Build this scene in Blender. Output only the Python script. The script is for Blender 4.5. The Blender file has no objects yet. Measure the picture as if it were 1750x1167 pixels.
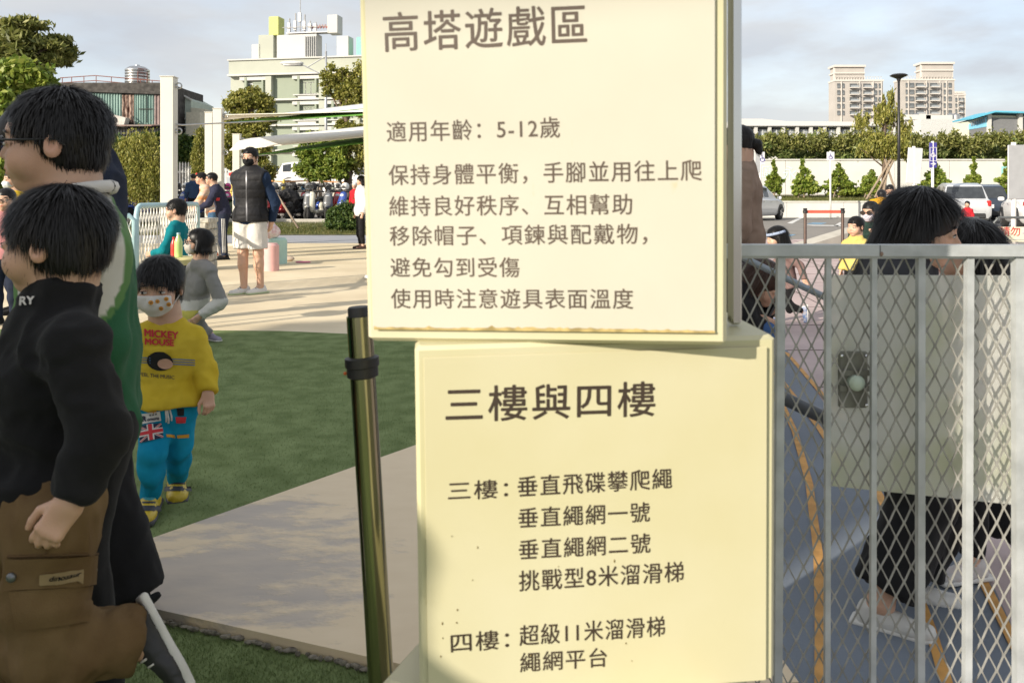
import bpy, math, random
import numpy as np
from mathutils import Vector, Matrix, Euler

S = bpy.context.scene
COL = S.collection
rnd = random.Random(7)
R = math.radians

# ------------------------------------------------------------------ camera
FPX, CX, YH, CAMH = 1400.0, 875.0, 333.0, 1.2          # photograph: 1750 x 1167
cam_d = bpy.data.cameras.new('camera')
cam = bpy.data.objects.new('camera', cam_d)
COL.objects.link(cam)
cam.location = (0, 0, CAMH)
cam.rotation_euler = (R(90), 0, 0)
cam_d.sensor_width = 36
cam_d.lens = FPX / 1750 * 36
cam_d.shift_y = -(583.5 - YH) / 1750
cam_d.clip_start, cam_d.clip_end = 0.05, 3000
cam_d.dof.use_dof = True
cam_d.dof.focus_distance = 8.0
cam_d.dof.aperture_fstop = 9.0
S.camera = cam

# ------------------------------------------------------------------ daylight
SUN_DIR = Vector((1.1, 1.0, -0.62)).normalized()        # the way the light travels
sun_el = math.asin(-SUN_DIR.z)
sun_az = math.atan2(-SUN_DIR.x, -SUN_DIR.y)
sun_d = bpy.data.lights.new('sun', 'SUN')
sun_d.energy = 2.55
sun_d.angle = R(0.6)
sun_d.color = (1.0, 0.90, 0.76)
sun = bpy.data.objects.new('sun', sun_d)
COL.objects.link(sun)
sun.rotation_euler = SUN_DIR.to_track_quat('-Z', 'Y').to_euler()

W = bpy.data.worlds.new('World')
S.world = W
W.use_nodes = True
nt = W.node_tree
nt.nodes.clear()
def WN(t, **k):
    n = nt.nodes.new(t)
    for a, b in k.items():
        setattr(n, a, b)
    return n
sky = WN('ShaderNodeTexSky', sky_type='NISHITA', sun_disc=False)
sky.sun_elevation = sun_el
sky.sun_rotation = sun_az % (2 * math.pi)
sky.air_density, sky.dust_density, sky.ozone_density = 1.0, 1.2, 1.0
bg1 = WN('ShaderNodeBackground'); bg1.inputs['Strength'].default_value = 0.14
nt.links.new(sky.outputs[0], bg1.inputs['Color'])
tc = WN('ShaderNodeTexCoord')
mp = WN('ShaderNodeMapping'); mp.inputs['Scale'].default_value = (1.0, 1.0, 3.2)
nt.links.new(tc.outputs['Generated'], mp.inputs[0])
n1 = WN('ShaderNodeTexNoise'); n1.inputs['Scale'].default_value = 4.2; n1.inputs['Detail'].default_value = 7; n1.inputs['Roughness'].default_value = .55
nt.links.new(mp.outputs[0], n1.inputs[0])
n2 = WN('ShaderNodeTexNoise'); n2.inputs['Scale'].default_value = 2.6; n2.inputs['Detail'].default_value = 5
nt.links.new(mp.outputs[0], n2.inputs[0])
cr = WN('ShaderNodeValToRGB')
cr.color_ramp.elements[0].position = .36; cr.color_ramp.elements[0].color = (.80, .80, .80, 1)
cr.color_ramp.elements[1].position = .56; cr.color_ramp.elements[1].color = (.95, .95, .95, 1)
nt.links.new(n1.outputs[0], cr.inputs[0])
cc = WN('ShaderNodeValToRGB')
cc.color_ramp.elements[0].position = .38; cc.color_ramp.elements[0].color = (.59, .61, .655, 1)
cc.color_ramp.elements[1].position = .62; cc.color_ramp.elements[1].color = (.74, .735, .725, 1)
nt.links.new(n2.outputs[0], cc.inputs[0])
bg2 = WN('ShaderNodeBackground'); bg2.inputs['Strength'].default_value = 0.37
nt.links.new(cc.outputs[0], bg2.inputs['Color'])
mx = WN('ShaderNodeMixShader')
nt.links.new(cr.outputs[0], mx.inputs[0]); nt.links.new(bg1.outputs[0], mx.inputs[1]); nt.links.new(bg2.outputs[0], mx.inputs[2])
wo = WN('ShaderNodeOutputWorld')
nt.links.new(mx.outputs[0], wo.inputs[0])

S.view_settings.view_transform = 'Standard'
S.view_settings.look = 'None'
S.view_settings.exposure = 1.48
S.view_settings.gamma = 1
S.view_settings.use_curve_mapping = False
S.cycles.max_bounces = 7
S.cycles.transparent_max_bounces = 12

# ------------------------------------------------------------------ helpers
def P(px, py, Y):
    """the point seen at pixel (px, py) of the photograph, Y metres ahead"""
    return Vector(((px - CX) * Y / FPX, Y, CAMH - (py - YH) * Y / FPX))
def G(px, py, z=0.0):
    Y = FPX * (CAMH - z) / (py - YH)
    return Vector(((px - CX) * Y / FPX, Y, z))

MATS = {}
def mat(name, col, rough=.8, metal=0., var=.12, scale=6., bump=0., bscale=40., col2=None, spec=.5, sheen=0., stretch=None, alpha=None, trans=0., detail=5, wave=None):
    """a procedural material: base colour broken up by noise (towards col2 if given), fine relief from a second noise"""
    if name in MATS:
        return MATS[name]
    m = bpy.data.materials.new(name); m.use_nodes = True
    N, L = m.node_tree.nodes, m.node_tree.links
    b = N['Principled BSDF']
    b.inputs['Roughness'].default_value = rough
    b.inputs['Metallic'].default_value = metal
    b.inputs['Specular IOR Level'].default_value = spec
    if sheen: b.inputs['Sheen Weight'].default_value = sheen
    if trans: b.inputs['Transmission Weight'].default_value = trans
    if alpha is not None: b.inputs['Alpha'].default_value = alpha
    t = N.new('ShaderNodeTexCoord')
    src = t.outputs['Object']
    if stretch:
        mpn = N.new('ShaderNodeMapping'); mpn.inputs['Scale'].default_value = stretch
        L.new(src, mpn.inputs[0]); src = mpn.outputs[0]
    n = N.new('ShaderNodeTexNoise'); n.inputs['Scale'].default_value = scale; n.inputs['Detail'].default_value = detail
    L.new(src, n.inputs[0])
    r = N.new('ShaderNodeValToRGB')
    c = Vector(col)
    lo = c * (1 - var); hi = c * (1 + var)
    if col2 is not None: hi = Vector(col2)
    r.color_ramp.elements[0].position = .36; r.color_ramp.elements[0].color = (*lo, 1)
    r.color_ramp.elements[1].position = .66; r.color_ramp.elements[1].color = (*hi, 1)
    L.new(n.outputs[0], r.inputs[0]); L.new(r.outputs[0], b.inputs['Base Color'])
    if bump:
        n3 = N.new('ShaderNodeTexNoise'); n3.inputs['Scale'].default_value = bscale; n3.inputs['Detail'].default_value = 4
        L.new(src, n3.inputs[0])
        bp = N.new('ShaderNodeBump'); bp.inputs['Strength'].default_value = min(1, bump); bp.inputs['Distance'].default_value = .01 if bump <= 1 else .01 * bump
        L.new(n3.outputs[0], bp.inputs['Height']); L.new(bp.outputs[0], b.inputs['Normal'])
    MATS[name] = m
    return m

def leafmat(name, a, b, c):
    if name in MATS: return MATS[name]
    m = bpy.data.materials.new(name); m.use_nodes = True
    N, L = m.node_tree.nodes, m.node_tree.links
    N.remove(N['Principled BSDF'])
    out = [n for n in N if n.type == 'OUTPUT_MATERIAL'][0]
    g = N.new('ShaderNodeNewGeometry')
    r = N.new('ShaderNodeValToRGB')
    r.color_ramp.elements[0].color = (*a, 1); r.color_ramp.elements[1].color = (*c, 1)
    e = r.color_ramp.elements.new(.5); e.color = (*b, 1)
    L.new(g.outputs['Random Per Island'], r.inputs[0])
    d = N.new('ShaderNodeBsdfPrincipled'); d.inputs['Roughness'].default_value = .55
    tr = N.new('ShaderNodeBsdfTranslucent')
    L.new(r.outputs[0], d.inputs['Base Color']); L.new(r.outputs[0], tr.inputs['Color'])
    x = N.new('ShaderNodeMixShader'); x.inputs[0].default_value = .38
    L.new(d.outputs[0], x.inputs[1]); L.new(tr.outputs[0], x.inputs[2]); L.new(x.outputs[0], out.inputs[0])
    MATS[name] = m
    return m

def tag(o, label=None, cat=None, group=None, kind=None):
    if label: o['label'] = label
    if cat: o['category'] = cat
    if group: o['group'] = group
    if kind: o['kind'] = kind
    return o
def thing(name, label, cat, loc=(0, 0, 0), rz=0., group=None, kind=None):
    o = bpy.data.objects.new(name, None); COL.objects.link(o)
    o.empty_display_size = .1
    o.location = loc; o.rotation_euler = (0, 0, rz)
    return tag(o, label, cat, group, kind)
def rootmat(o):
    while o.parent: o = o.parent
    return Matrix.Translation(o.location) @ Euler(o.rotation_euler).to_matrix().to_4x4()
def link(name, me, m, parent=None, world=False):
    o = bpy.data.objects.new(name, me); COL.objects.link(o)
    if m is not None:
        for x in (m if isinstance(m, (list, tuple)) else [m]): me.materials.append(x)
    if parent is not None:
        if world: me.transform(rootmat(parent).inverted())
        o.parent = parent
    return o
def npmesh(name, V, F, smooth=False):
    """V (n,3) and F (m,k) arrays, or lists"""
    me = bpy.data.meshes.new(name)
    if isinstance(F, np.ndarray):
        k = F.shape[1]
        me.vertices.add(len(V)); me.vertices.foreach_set('co', np.asarray(V, np.float32).ravel())
        me.loops.add(F.size); me.loops.foreach_set('vertex_index', F.astype(np.int32).ravel())
        me.polygons.add(len(F)); me.polygons.foreach_set('loop_start', np.arange(0, F.size, k, dtype=np.int32))
        me.update(calc_edges=True)
    else:
        me.from_pydata([tuple(v) for v in V], [], F); me.update()
    if smooth: me.polygons.foreach_set('use_smooth', np.ones(len(me.polygons), bool))
    return me

class MB:
    def __init__(s): s.v = []; s.f = []; s.m = []; s.mi = 0
    def add(s, vs, fs):
        n = len(s.v); s.v += [tuple(x) for x in vs]
        for f in fs: s.f.append(tuple(i + n for i in f)); s.m.append(s.mi)
        return s
    def box(s, c, d, rz=0., M=None, bev=0.):
        x, y, z = d[0] / 2, d[1] / 2, d[2] / 2
        if bev:
            b = min(bev, x * .9, y * .9, z * .9)
            vs = []; 
            for sz in (-1, 1):
                for lvl in ((0, 1) if sz < 0 else (1, 0)):
                    i = b if lvl == 0 else 0
                    zz = sz * (z if lvl == 0 else z - b)
                    for (ax, ay) in ((-x + b, -y), (x - b, -y), (x, -y + b), (x, y - b), (x - b, y), (-x + b, y), (-x, y - b), (-x, -y + b)):
                        vs.append((ax * (1 - i / x), ay * (1 - i / y), zz))
            fs = [tuple(range(7, -1, -1)), tuple(range(24, 32))]
            for l in range(3):
                for k in range(8): fs.append((l * 8 + k, l * 8 + (k + 1) % 8, l * 8 + 8 + (k + 1) % 8, l * 8 + 8 + k))
        else:
            vs = [(-x, -y, -z), (x, -y, -z), (x, y, -z), (-x, y, -z), (-x, -y, z), (x, -y, z), (x, y, z), (-x, y, z)]
            fs = [(0, 3, 2, 1), (4, 5, 6, 7), (0, 1, 5, 4), (1, 2, 6, 5), (2, 3, 7, 6), (3, 0, 4, 7)]
        T = Matrix.Translation(c) @ (M.to_4x4() if M is not None else Matrix.Rotation(rz, 4, 'Z'))
        return s.add([T @ Vector(p) for p in vs], fs)
    def bar(s, a, b, w, h=None, up=(0, 0, 1)):
        a, b = Vector(a), Vector(b); h = h or w
        d = (b - a); L = d.length; d.normalize()
        u = Vector(up)
        if abs(d.dot(u)) > .99: u = Vector((0, 1, 0))
        r = d.cross(u).normalized(); u = r.cross(d)
        M = Matrix((r, d, u)).transposed()
        return s.box((a + b) / 2, (w, L, h), M=M)
    def tube(s, pts, rad, n=8, cap=True):
        pts = [Vector(p) for p in pts]
        if not isinstance(rad, (list, tuple)): rad = [rad] * len(pts)
        vs = []; prev = None
        for i, p in enumerate(pts):
            d = (pts[min(i + 1, len(pts) - 1)] - pts[max(i - 1, 0)]).normalized()
            if prev is None:
                u = Vector((0, 0, 1)) if abs(d.z) < .9 else Vector((1, 0, 0))
                r = d.cross(u).normalized()
            else:
                r = (prev - d * prev.dot(d)).normalized()
            prev = r; q = d.cross(r)
            for k in range(n):
                t = 2 * math.pi * k / n
                vs.append(p + (r * math.cos(t) + q * math.sin(t)) * rad[i])
        fs = []
        for i in range(len(pts) - 1):
            for k in range(n):
                fs.append((i * n + k, i * n + (k + 1) % n, i * n + n + (k + 1) % n, i * n + n + k))
        if cap: fs += [tuple(range(n - 1, -1, -1)), tuple(range((len(pts) - 1) * n, len(pts) * n))]
        return s.add(vs, fs)
    def lathe(s, c, prof, n=16, axis='z', sx=1., sy=1.):
        """prof: (radius, height) from bottom to top"""
        vs = []; c = Vector(c)
        for r, h in prof:
            for k in range(n):
                t = 2 * math.pi * k / n
                p = (r * math.cos(t) * sx, r * math.sin(t) * sy, h)
                if axis == 'x': p = (p[2], p[0], p[1])
                if axis == 'y': p = (p[1], p[2], p[0])
                vs.append(c + Vector(p))
        fs = []
        for i in range(len(prof) - 1):
            for k in range(n): fs.append((i * n + k, i * n + (k + 1) % n, i * n + n + (k + 1) % n, i * n + n + k))
        fs += [tuple(range(n - 1, -1, -1)), tuple(range((len(prof) - 1) * n, len(prof) * n))]
        return s.add(vs, fs)
    def ball(s, c, r, n=12, m=8):
        rx, ry, rz = r if isinstance(r, (tuple, list)) else (r, r, r)
        pr = [(math.sin(math.pi * (i + .02) / (m + .04)), -math.cos(math.pi * (i + .02) / (m + .04))) for i in range(m + 1)]
        vs = [(c[0] + rx * a * math.cos(2 * math.pi * k / n), c[1] + ry * a * math.sin(2 * math.pi * k / n), c[2] + rz * b) for a, b in pr for k in range(n)]
        fs = [(i * n + k, i * n + (k + 1) % n, i * n + n + (k + 1) % n, i * n + n + k) for i in range(m) for k in range(n)]
        return s.add(vs, fs)
    def prism(s, poly, h, M=None, ax='z'):
        """poly: 2-D outline, extruded by h (along z, or along y / x for ax)"""
        n = len(poly)
        f3 = {'z': lambda a, b, t: (a, b, t), 'y': lambda a, b, t: (a, t, b), 'x': lambda a, b, t: (t, a, b)}[ax]
        h0, h1 = h if isinstance(h, (tuple, list)) else (0, h)
        vs = [f3(a, b, h0) for a, b in poly] + [f3(a, b, h1) for a, b in poly]
        if M is not None: vs = [M @ Vector(p) for p in vs]
        fs = [tuple(range(n - 1, -1, -1)), tuple(range(n, 2 * n))] + [(k, (k + 1) % n, n + (k + 1) % n, n + k) for k in range(n)]
        return s.add(vs, fs)
    def poly(s, pts): return s.add(pts, [tuple(range(len(pts)))])
    def build(s, name, m, parent=None, smooth=False, world=False, **kw):
        me = bpy.data.meshes.new(name); me.from_pydata(s.v, [], s.f)
        if isinstance(m, (list, tuple)): me.polygons.foreach_set('material_index', s.m)
        me.update()
        o = link(name, me, m, parent, world)
        import bmesh
        bm = bmesh.new(); bm.from_mesh(me); bmesh.ops.recalc_face_normals(bm, faces=bm.faces); bm.to_mesh(me); bm.free()
        if smooth:
            me.polygons.foreach_set('use_smooth', np.ones(len(me.polygons), bool))
            if smooth != True: 
                try: me.set_sharp_from_angle(angle=R(smooth))
                except Exception: pass
        if kw: tag(o, **kw)
        return o

def copy_tree(o, parent=None):
    c = o.copy(); COL.objects.link(c)
    if parent is not None: c.parent = parent
    for ch in CH(o): copy_tree(ch, c)
    return c
def CH(o): return [x for x in bpy.data.objects if x.parent == o]
def kids(root):
    """(object, parent index) list of a thing, its parts and sub-parts"""
    lst = [(root, -1)]; i = 0
    allo = [x for x in bpy.data.objects if x.parent is not None]
    while i < len(lst):
        for x in allo:
            if x.parent == lst[i][0]: lst.append((x, i))
        i += 1
    return lst
def dup(root, loc, rz=0., label=None, sc=None, remat=None, tree=None):
    lst = tree or kids(root); new = []
    for o, pi in lst:
        c = o.copy(); COL.objects.link(c)
        if pi >= 0: c.parent = new[pi]
        if remat and o.type == 'MESH' and o.name.split('.')[0] in remat:
            c.data = o.data.copy(); c.data.materials.clear(); c.data.materials.append(remat[o.name.split('.')[0]])
        new.append(c)
    new[0].location = loc; new[0].rotation_euler = (0, 0, rz)
    if sc: new[0].scale = (sc, sc, sc) if not isinstance(sc, (tuple, list)) else sc
    if label: new[0]['label'] = label
    return new[0]

def text_mesh(body, size, M, bold=0.0, depth=.0, xscale=1.0, spacing=1.0, width=None):
    """text laid in the local xz plane of M, starting at its origin; returns a mesh"""
    c = bpy.data.curves.new('lettering', 'FONT'); c.body = body; c.size = size
    c.space_character = spacing; c.resolution_u = 3; c.extrude = depth
    o = bpy.data.objects.new('lettering_tmp', c); COL.objects.link(o)
    dg = bpy.context.evaluated_depsgraph_get()
    me = bpy.data.meshes.new_from_object(o.evaluated_get(dg))
    bpy.data.objects.remove(o); bpy.data.curves.remove(c)
    if width and len(me.vertices):
        xs = [v.co.x for v in me.vertices]; k = width / (max(xs) - min(xs)); x0 = min(xs)
        xscale = k; 
        me.transform(Matrix.Translation((-x0, 0, 0)))
    me.transform(M @ Matrix.Rotation(R(90), 4, 'X') @ Matrix.Diagonal((xscale, 1, 1, 1)))
    if bold:                                            # heavier strokes: the same glyphs again, a hair to each side
        import bmesh
        bm = bmesh.new(); q = M.to_3x3()
        for dx, dz, dy in ((0, 0, 0), (bold, 0, .0006), (-bold, 0, .0012), (0, bold, .0018), (0, -bold, .0024)):
            t = me.copy(); t.transform(Matrix.Translation(q @ Vector((dx * size, dy * size, dz * size)))); bm.from_mesh(t); bpy.data.meshes.remove(t)
        bm.to_mesh(me); bm.free()
    return me
# ------------------------------------------------------------------ smooth bodies from distance fields
_perm = np.random.RandomState(3).rand(32, 32, 32).astype(np.float32)
def vnoise(p):
    """smooth value noise at points p (n,3), -1..1"""
    i = np.floor(p).astype(int); f = (p - i).astype(np.float32); f = f * f * (3 - 2 * f); i &= 31; j = (i + 1) & 31
    g = lambda a, b, c: _perm[a, b, c]
    x0, y0, z0, x1, y1, z1 = i[:, 0], i[:, 1], i[:, 2], j[:, 0], j[:, 1], j[:, 2]
    fx, fy, fz = f[:, 0], f[:, 1], f[:, 2]
    a = g(x0, y0, z0) * (1 - fx) + g(x1, y0, z0) * fx; b = g(x0, y1, z0) * (1 - fx) + g(x1, y1, z0) * fx
    c = g(x0, y0, z1) * (1 - fx) + g(x1, y0, z1) * fx; d = g(x0, y1, z1) * (1 - fx) + g(x1, y1, z1) * fx
    return ((a * (1 - fy) + b * fy) * (1 - fz) + (c * (1 - fy) + d * fy) * fz) * 2 - 1

def nets(D, org, h):
    """surface nets: the zero surface of grid D as a quad mesh"""
    inside = D < 0
    s = inside.astype(np.int8)
    tot = (s[:-1, :-1, :-1] + s[1:, :-1, :-1] + s[:-1, 1:, :-1] + s[1:, 1:, :-1] + s[:-1, :-1, 1:] + s[1:, :-1, 1:] + s[:-1, 1:, 1:] + s[1:, 1:, 1:])
    act = (tot > 0) & (tot < 8)
    ix = np.argwhere(act)
    if len(ix) == 0: return np.zeros((0, 3), np.float32), np.zeros((0, 4), np.int32)
    idx = np.full(act.shape, -1, np.int32); idx[act] = np.arange(len(ix), dtype=np.int32)
    acc = np.zeros((len(ix), 3), np.float32); cnt = np.zeros(len(ix), np.float32)
    cs = [(0, 0, 0), (1, 0, 0), (0, 1, 0), (1, 1, 0), (0, 0, 1), (1, 0, 1), (0, 1, 1), (1, 1, 1)]
    val = [D[ix[:, 0] + a, ix[:, 1] + b, ix[:, 2] + c] for a, b, c in cs]
    for a in range(8):
        for b in range(a + 1, 8):
            d = np.array(cs[b]) - np.array(cs[a])
            if np.abs(d).sum() != 1: continue
            va, vb = val[a], val[b]
            m = (va < 0) != (vb < 0)
            t = np.where(m, va / np.where(m, va - vb, 1), 0)
            acc += np.where(m[:, None], np.array(cs[a]) + t[:, None] * d, 0); cnt += m
    V = (ix + acc / cnt[:, None]) * h + org
    F = []
    for ax in range(3):
        u, v = (ax + 1) % 3, (ax + 2) % 3
        sl0 = [slice(None)] * 3; sl1 = [slice(None)] * 3
        sl0[ax] = slice(0, -1); sl1[ax] = slice(1, None)
        a0, a1 = inside[tuple(sl0)], inside[tuple(sl1)]
        e = np.argwhere(a0 != a1)
        e = e[(e[:, u] > 0) & (e[:, v] > 0) & (e[:, u] < D.shape[u] - 1) & (e[:, v] < D.shape[v] - 1)]
        du = np.zeros(3, int); du[u] = 1; dv = np.zeros(3, int); dv[v] = 1
        q = [idx[tuple((e - du - dv).T)], idx[tuple((e - dv).T)], idx[tuple(e.T)], idx[tuple((e - du).T)]]
        q = np.stack(q, 1)
        flip = ~a0[tuple(e.T)]
        q[flip] = q[flip][:, ::-1]
        F.append(q)
    F = np.concatenate(F); F = F[(F >= 0).all(1)]
    return V.astype(np.float32), F

def v3(p): return np.array([p[0], p[1], p[2]], np.float32)
class Sdf:
    def __init__(s): s.p = []
    def cone(s, a, b, r1, r2, k=.02, cut=0, op='u', flat=None):
        """a limb from a to b; cut=1 flat end at b, 2 flat at both; flat=(axis, factor) squashes it"""
        a, b = v3(a), v3(b); ab = b - a; L2 = float(ab @ ab) + 1e-9; dr = ab / math.sqrt(L2); rm = max(r1, r2)
        def f(x, y, z):
            px, py, pz = x - a[0], y - a[1], z - a[2]
            t = np.clip((px * ab[0] + py * ab[1] + pz * ab[2]) / L2, 0, 1)
            qx, qy, qz = px - t * ab[0], py - t * ab[1], pz - t * ab[2]
            if flat is not None:
                n = v3(flat[0]); g = qx * n[0] + qy * n[1] + qz * n[2]; w = flat[1] - 1
                qx, qy, qz = qx + n[0] * g * w, qy + n[1] * g * w, qz + n[2] * g * w
            d = np.sqrt(qx * qx + qy * qy + qz * qz) - (r1 + (r2 - r1) * t)
            if cut: 
                e = (x - b[0]) * dr[0] + (y - b[1]) * dr[1] + (z - b[2]) * dr[2]; d = np.maximum(d, e)
            if cut == 2:
                e = -(px * dr[0] + py * dr[1] + pz * dr[2]); d = np.maximum(d, e)
            return d
        s.p.append((f, np.minimum(a, b) - rm, np.maximum(a, b) + rm, k, op)); return s
    def ell(s, c, r, M=None, k=.02, op='u'):
        c = v3(c); r = v3(r if isinstance(r, (tuple, list, np.ndarray)) else (r, r, r)); A = np.eye(3, dtype=np.float32) if M is None else np.array(M, np.float32)
        e = np.sqrt((A * A) @ (r * r))
        def f(x, y, z):
            px, py, pz = x - c[0], y - c[1], z - c[2]
            q = [px * A[0, i] + py * A[1, i] + pz * A[2, i] for i in range(3)]
            k0 = np.sqrt(sum((q[i] / r[i]) ** 2 for i in range(3))); k1 = np.sqrt(sum((q[i] / r[i] ** 2) ** 2 for i in range(3))) + 1e-6
            return k0 * (k0 - 1) / k1
        s.p.append((f, c - e, c + e, k, op)); return s
    def rbox(s, c, d, rr, M=None, k=.02, op='u'):
        c = v3(c); d = v3(d); A = np.eye(3, dtype=np.float32) if M is None else np.array(M, np.float32); e = np.abs(A) @ d
        def f(x, y, z):
            px, py, pz = x - c[0], y - c[1], z - c[2]
            q = [np.abs(px * A[0, i] + py * A[1, i] + pz * A[2, i]) - (d[i] - rr) for i in range(3)]
            o = np.sqrt(sum(np.maximum(t, 0) ** 2 for t in q)); 
            return o + np.minimum(np.maximum(np.maximum(q[0], q[1]), q[2]), 0) - rr
        s.p.append((f, c - e, c + e, k, op)); return s
    def plane(s, p, n, k=.004):
        """keep the side the normal points away from"""
        p, n = v3(p), v3(n); n = n / np.linalg.norm(n)
        def f(x, y, z): return (x - p[0]) * n[0] + (y - p[1]) * n[1] + (z - p[2]) * n[2]
        s.p.append((f, None, None, k, 'i')); return s
    def mesh(s, h, wr=0., ws=12., stretch=(1, 1, 1)):
        lo = np.min([p[1] for p in s.p if p[4] == 'u'], 0) - 3 * h; hi = np.max([p[2] for p in s.p if p[4] == 'u'], 0) + 3 * h
        n = np.ceil((hi - lo) / h).astype(int) + 1
        D = np.full(n, 9., np.float32)
        ax = [(lo[i] + np.arange(n[i]) * h).astype(np.float32) for i in range(3)]
        for f, a, b, k, op in s.p:
            if a is None: sl = [slice(0, m) for m in n]
            else:
                i0 = np.clip(np.floor((a - lo - k * 1.5 - 2 * h) / h).astype(int), 0, n); i1 = np.clip(np.ceil((b - lo + k * 1.5 + 2 * h) / h).astype(int) + 1, 0, n)
                if (i1 <= i0).any(): continue
                sl = [slice(i0[i], i1[i]) for i in range(3)]
            x, y, z = ax[0][sl[0]][:, None, None], ax[1][sl[1]][None, :, None], ax[2][sl[2]][None, None, :]
            d = f(x, y, z); sl = tuple(sl); o = D[sl]
            k = max(k, 1e-5)
            if op == 'u':
                t = np.clip(.5 + .5 * (o - d) / k, 0, 1); D[sl] = o + (d - o) * t - k * t * (1 - t)
            else:
                if op == 's': d = -d
                t = np.clip(.5 - .5 * (o - d) / k, 0, 1); D[sl] = o + (d - o) * t + k * t * (1 - t)
        V, F = nets(D, lo, h)
        if wr and len(V):
            N = normals(V, F)
            st = np.array(stretch, np.float32)
            warp = np.stack([vnoise(V * ws * .5 + 3), vnoise(V * ws * .5 + 31), vnoise(V * ws * .5 + 17)], 1) * .7
            a, b = vnoise(V * ws * st + 5 + warp), vnoise(V * ws * 2.3 * st + 9 + warp)
            q = .9 - 2.2 * np.abs(a) + .5 * (.5 - np.abs(b) * 1.6)
            V = V + N * (wr * q[:, None])
        return V, F
def normals(V, F):
    a = V[F[:, 2]] - V[F[:, 0]]; b = V[F[:, 3]] - V[F[:, 1]]; c = np.cross(a, b)
    N = np.zeros_like(V)
    for i in range(4): np.add.at(N, F[:, i], c)
    return N / (np.linalg.norm(N, axis=1, keepdims=True) + 1e-12)
def cat(parts):
    V, F, n = [], [], 0
    for v, f in parts:
        V.append(v); F.append(f + n); n += len(v)
    return np.concatenate(V), np.concatenate(F)
def smesh(name, VF, m, parent, tints=None):
    V, F = VF
    me = npmesh(name, V, F, True)
    o = link(name, me, m, parent)
    if tints is not None:
        a = me.color_attributes.new('tint', 'FLOAT_COLOR', 'POINT'); c = np.ones((len(V), 4), np.float32); c[:, :3] = tints; a.data.foreach_set('color', c.ravel())
    return o
def ribbons(V, N, flow, n, length, width, seed=1, lift=.25, jitter=.25, bend=.3, dens=None, jl=.3):
    """hair: n thin tapering strands rooted on points V and combed along flow(V)"""
    rs = np.random.RandomState(seed)
    if dens is not None:
        ok = np.where(dens(V))[0]
    else: ok = np.arange(len(V))
    i = ok[rs.randint(0, len(ok), n)]
    p = V[i] + rs.randn(n, 3) * .003; nn = N[i]; fl = flow(V[i], nn) if callable(flow) else np.tile(np.array(flow, float), (n, 1))
    fl = fl - nn * (fl * nn).sum(1, keepdims=True); fl /= np.linalg.norm(fl, axis=1, keepdims=True) + 1e-9
    lift = lift * (np.clip((1 - nn[:, 2:3]) * 2.2, .05, 1)) if lift < .5 else lift
    d = fl + nn * lift + rs.randn(n, 3) * jitter; d /= np.linalg.norm(d, axis=1, keepdims=True)
    L = (length * (1 + jl * rs.randn(n))).clip(length * .3)[:, None]
    sd = np.cross(d, nn); sd /= np.linalg.norm(sd, axis=1, keepdims=True) + 1e-9; w = width
    p0 = p - nn * .002; p1 = p + d * L * .5; p2 = p1 + (d * (1 - bend) + fl * bend - nn * lift * bend * .8) * L * .5
    vs = np.stack([p0 - sd * w, p0 + sd * w, p1 - sd * w * .8, p1 + sd * w * .8, p2 - sd * w * .15, p2 + sd * w * .15], 1).reshape(-1, 3)
    b = np.arange(n)[:, None] * 6
    f = np.concatenate([b + np.array([0, 1, 3, 2]), b + np.array([2, 3, 5, 4])])
    return vs, f

def tintmat(name, rough=.6, bump=0., bscale=60., sheen=0., sss=0., var=.08, spec=.4):
    """base colour comes from the mesh's painted colours (skin, printed cloth), broken up by noise"""
    if name in MATS: return MATS[name]
    m = bpy.data.materials.new(name); m.use_nodes = True
    N, L = m.node_tree.nodes, m.node_tree.links; b = N['Principled BSDF']
    b.inputs['Roughness'].default_value = rough; b.inputs['Specular IOR Level'].default_value = spec
    if sheen: b.inputs['Sheen Weight'].default_value = sheen
    if sss: b.inputs['Subsurface Weight'].default_value = sss; b.inputs['Subsurface Radius'].default_value = (.012, .005, .003); b.inputs['Subsurface Scale'].default_value = 1.
    a = N.new('ShaderNodeVertexColor'); a.layer_name = 'tint'
    t = N.new('ShaderNodeTexCoord'); n = N.new('ShaderNodeTexNoise'); n.inputs['Scale'].default_value = 25; L.new(t.outputs['Object'], n.inputs[0])
    mr = N.new('ShaderNodeMapRange'); mr.inputs[3].default_value = 1 - var; mr.inputs[4].default_value = 1 + var; L.new(n.outputs[0], mr.inputs[0])
    v = N.new('ShaderNodeVectorMath'); v.operation = 'SCALE'; L.new(a.outputs[0], v.inputs[0]); L.new(mr.outputs[0], v.inputs['Scale']); L.new(v.outputs[0], b.inputs['Base Color'])
    if bump:
        n3 = N.new('ShaderNodeTexNoise'); n3.inputs['Scale'].default_value = bscale; L.new(t.outputs['Object'], n3.inputs[0])
        bp = N.new('ShaderNodeBump'); bp.inputs['Strength'].default_value = bump; bp.inputs['Distance'].default_value = .004
        L.new(n3.outputs[0], bp.inputs['Height']); L.new(bp.outputs[0], b.inputs['Normal'])
    MATS[name] = m; return m
SKIN = tintmat('skin', .5, .15, 300., sss=.12, var=.05)
HAIR = mat('hair', (.008, .007, .0065), .42, var=.3, scale=90, spec=.35)
HAIRB = mat('brown_hair', (.045, .02, .011), .42, var=.3, scale=90, spec=.35)

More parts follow.
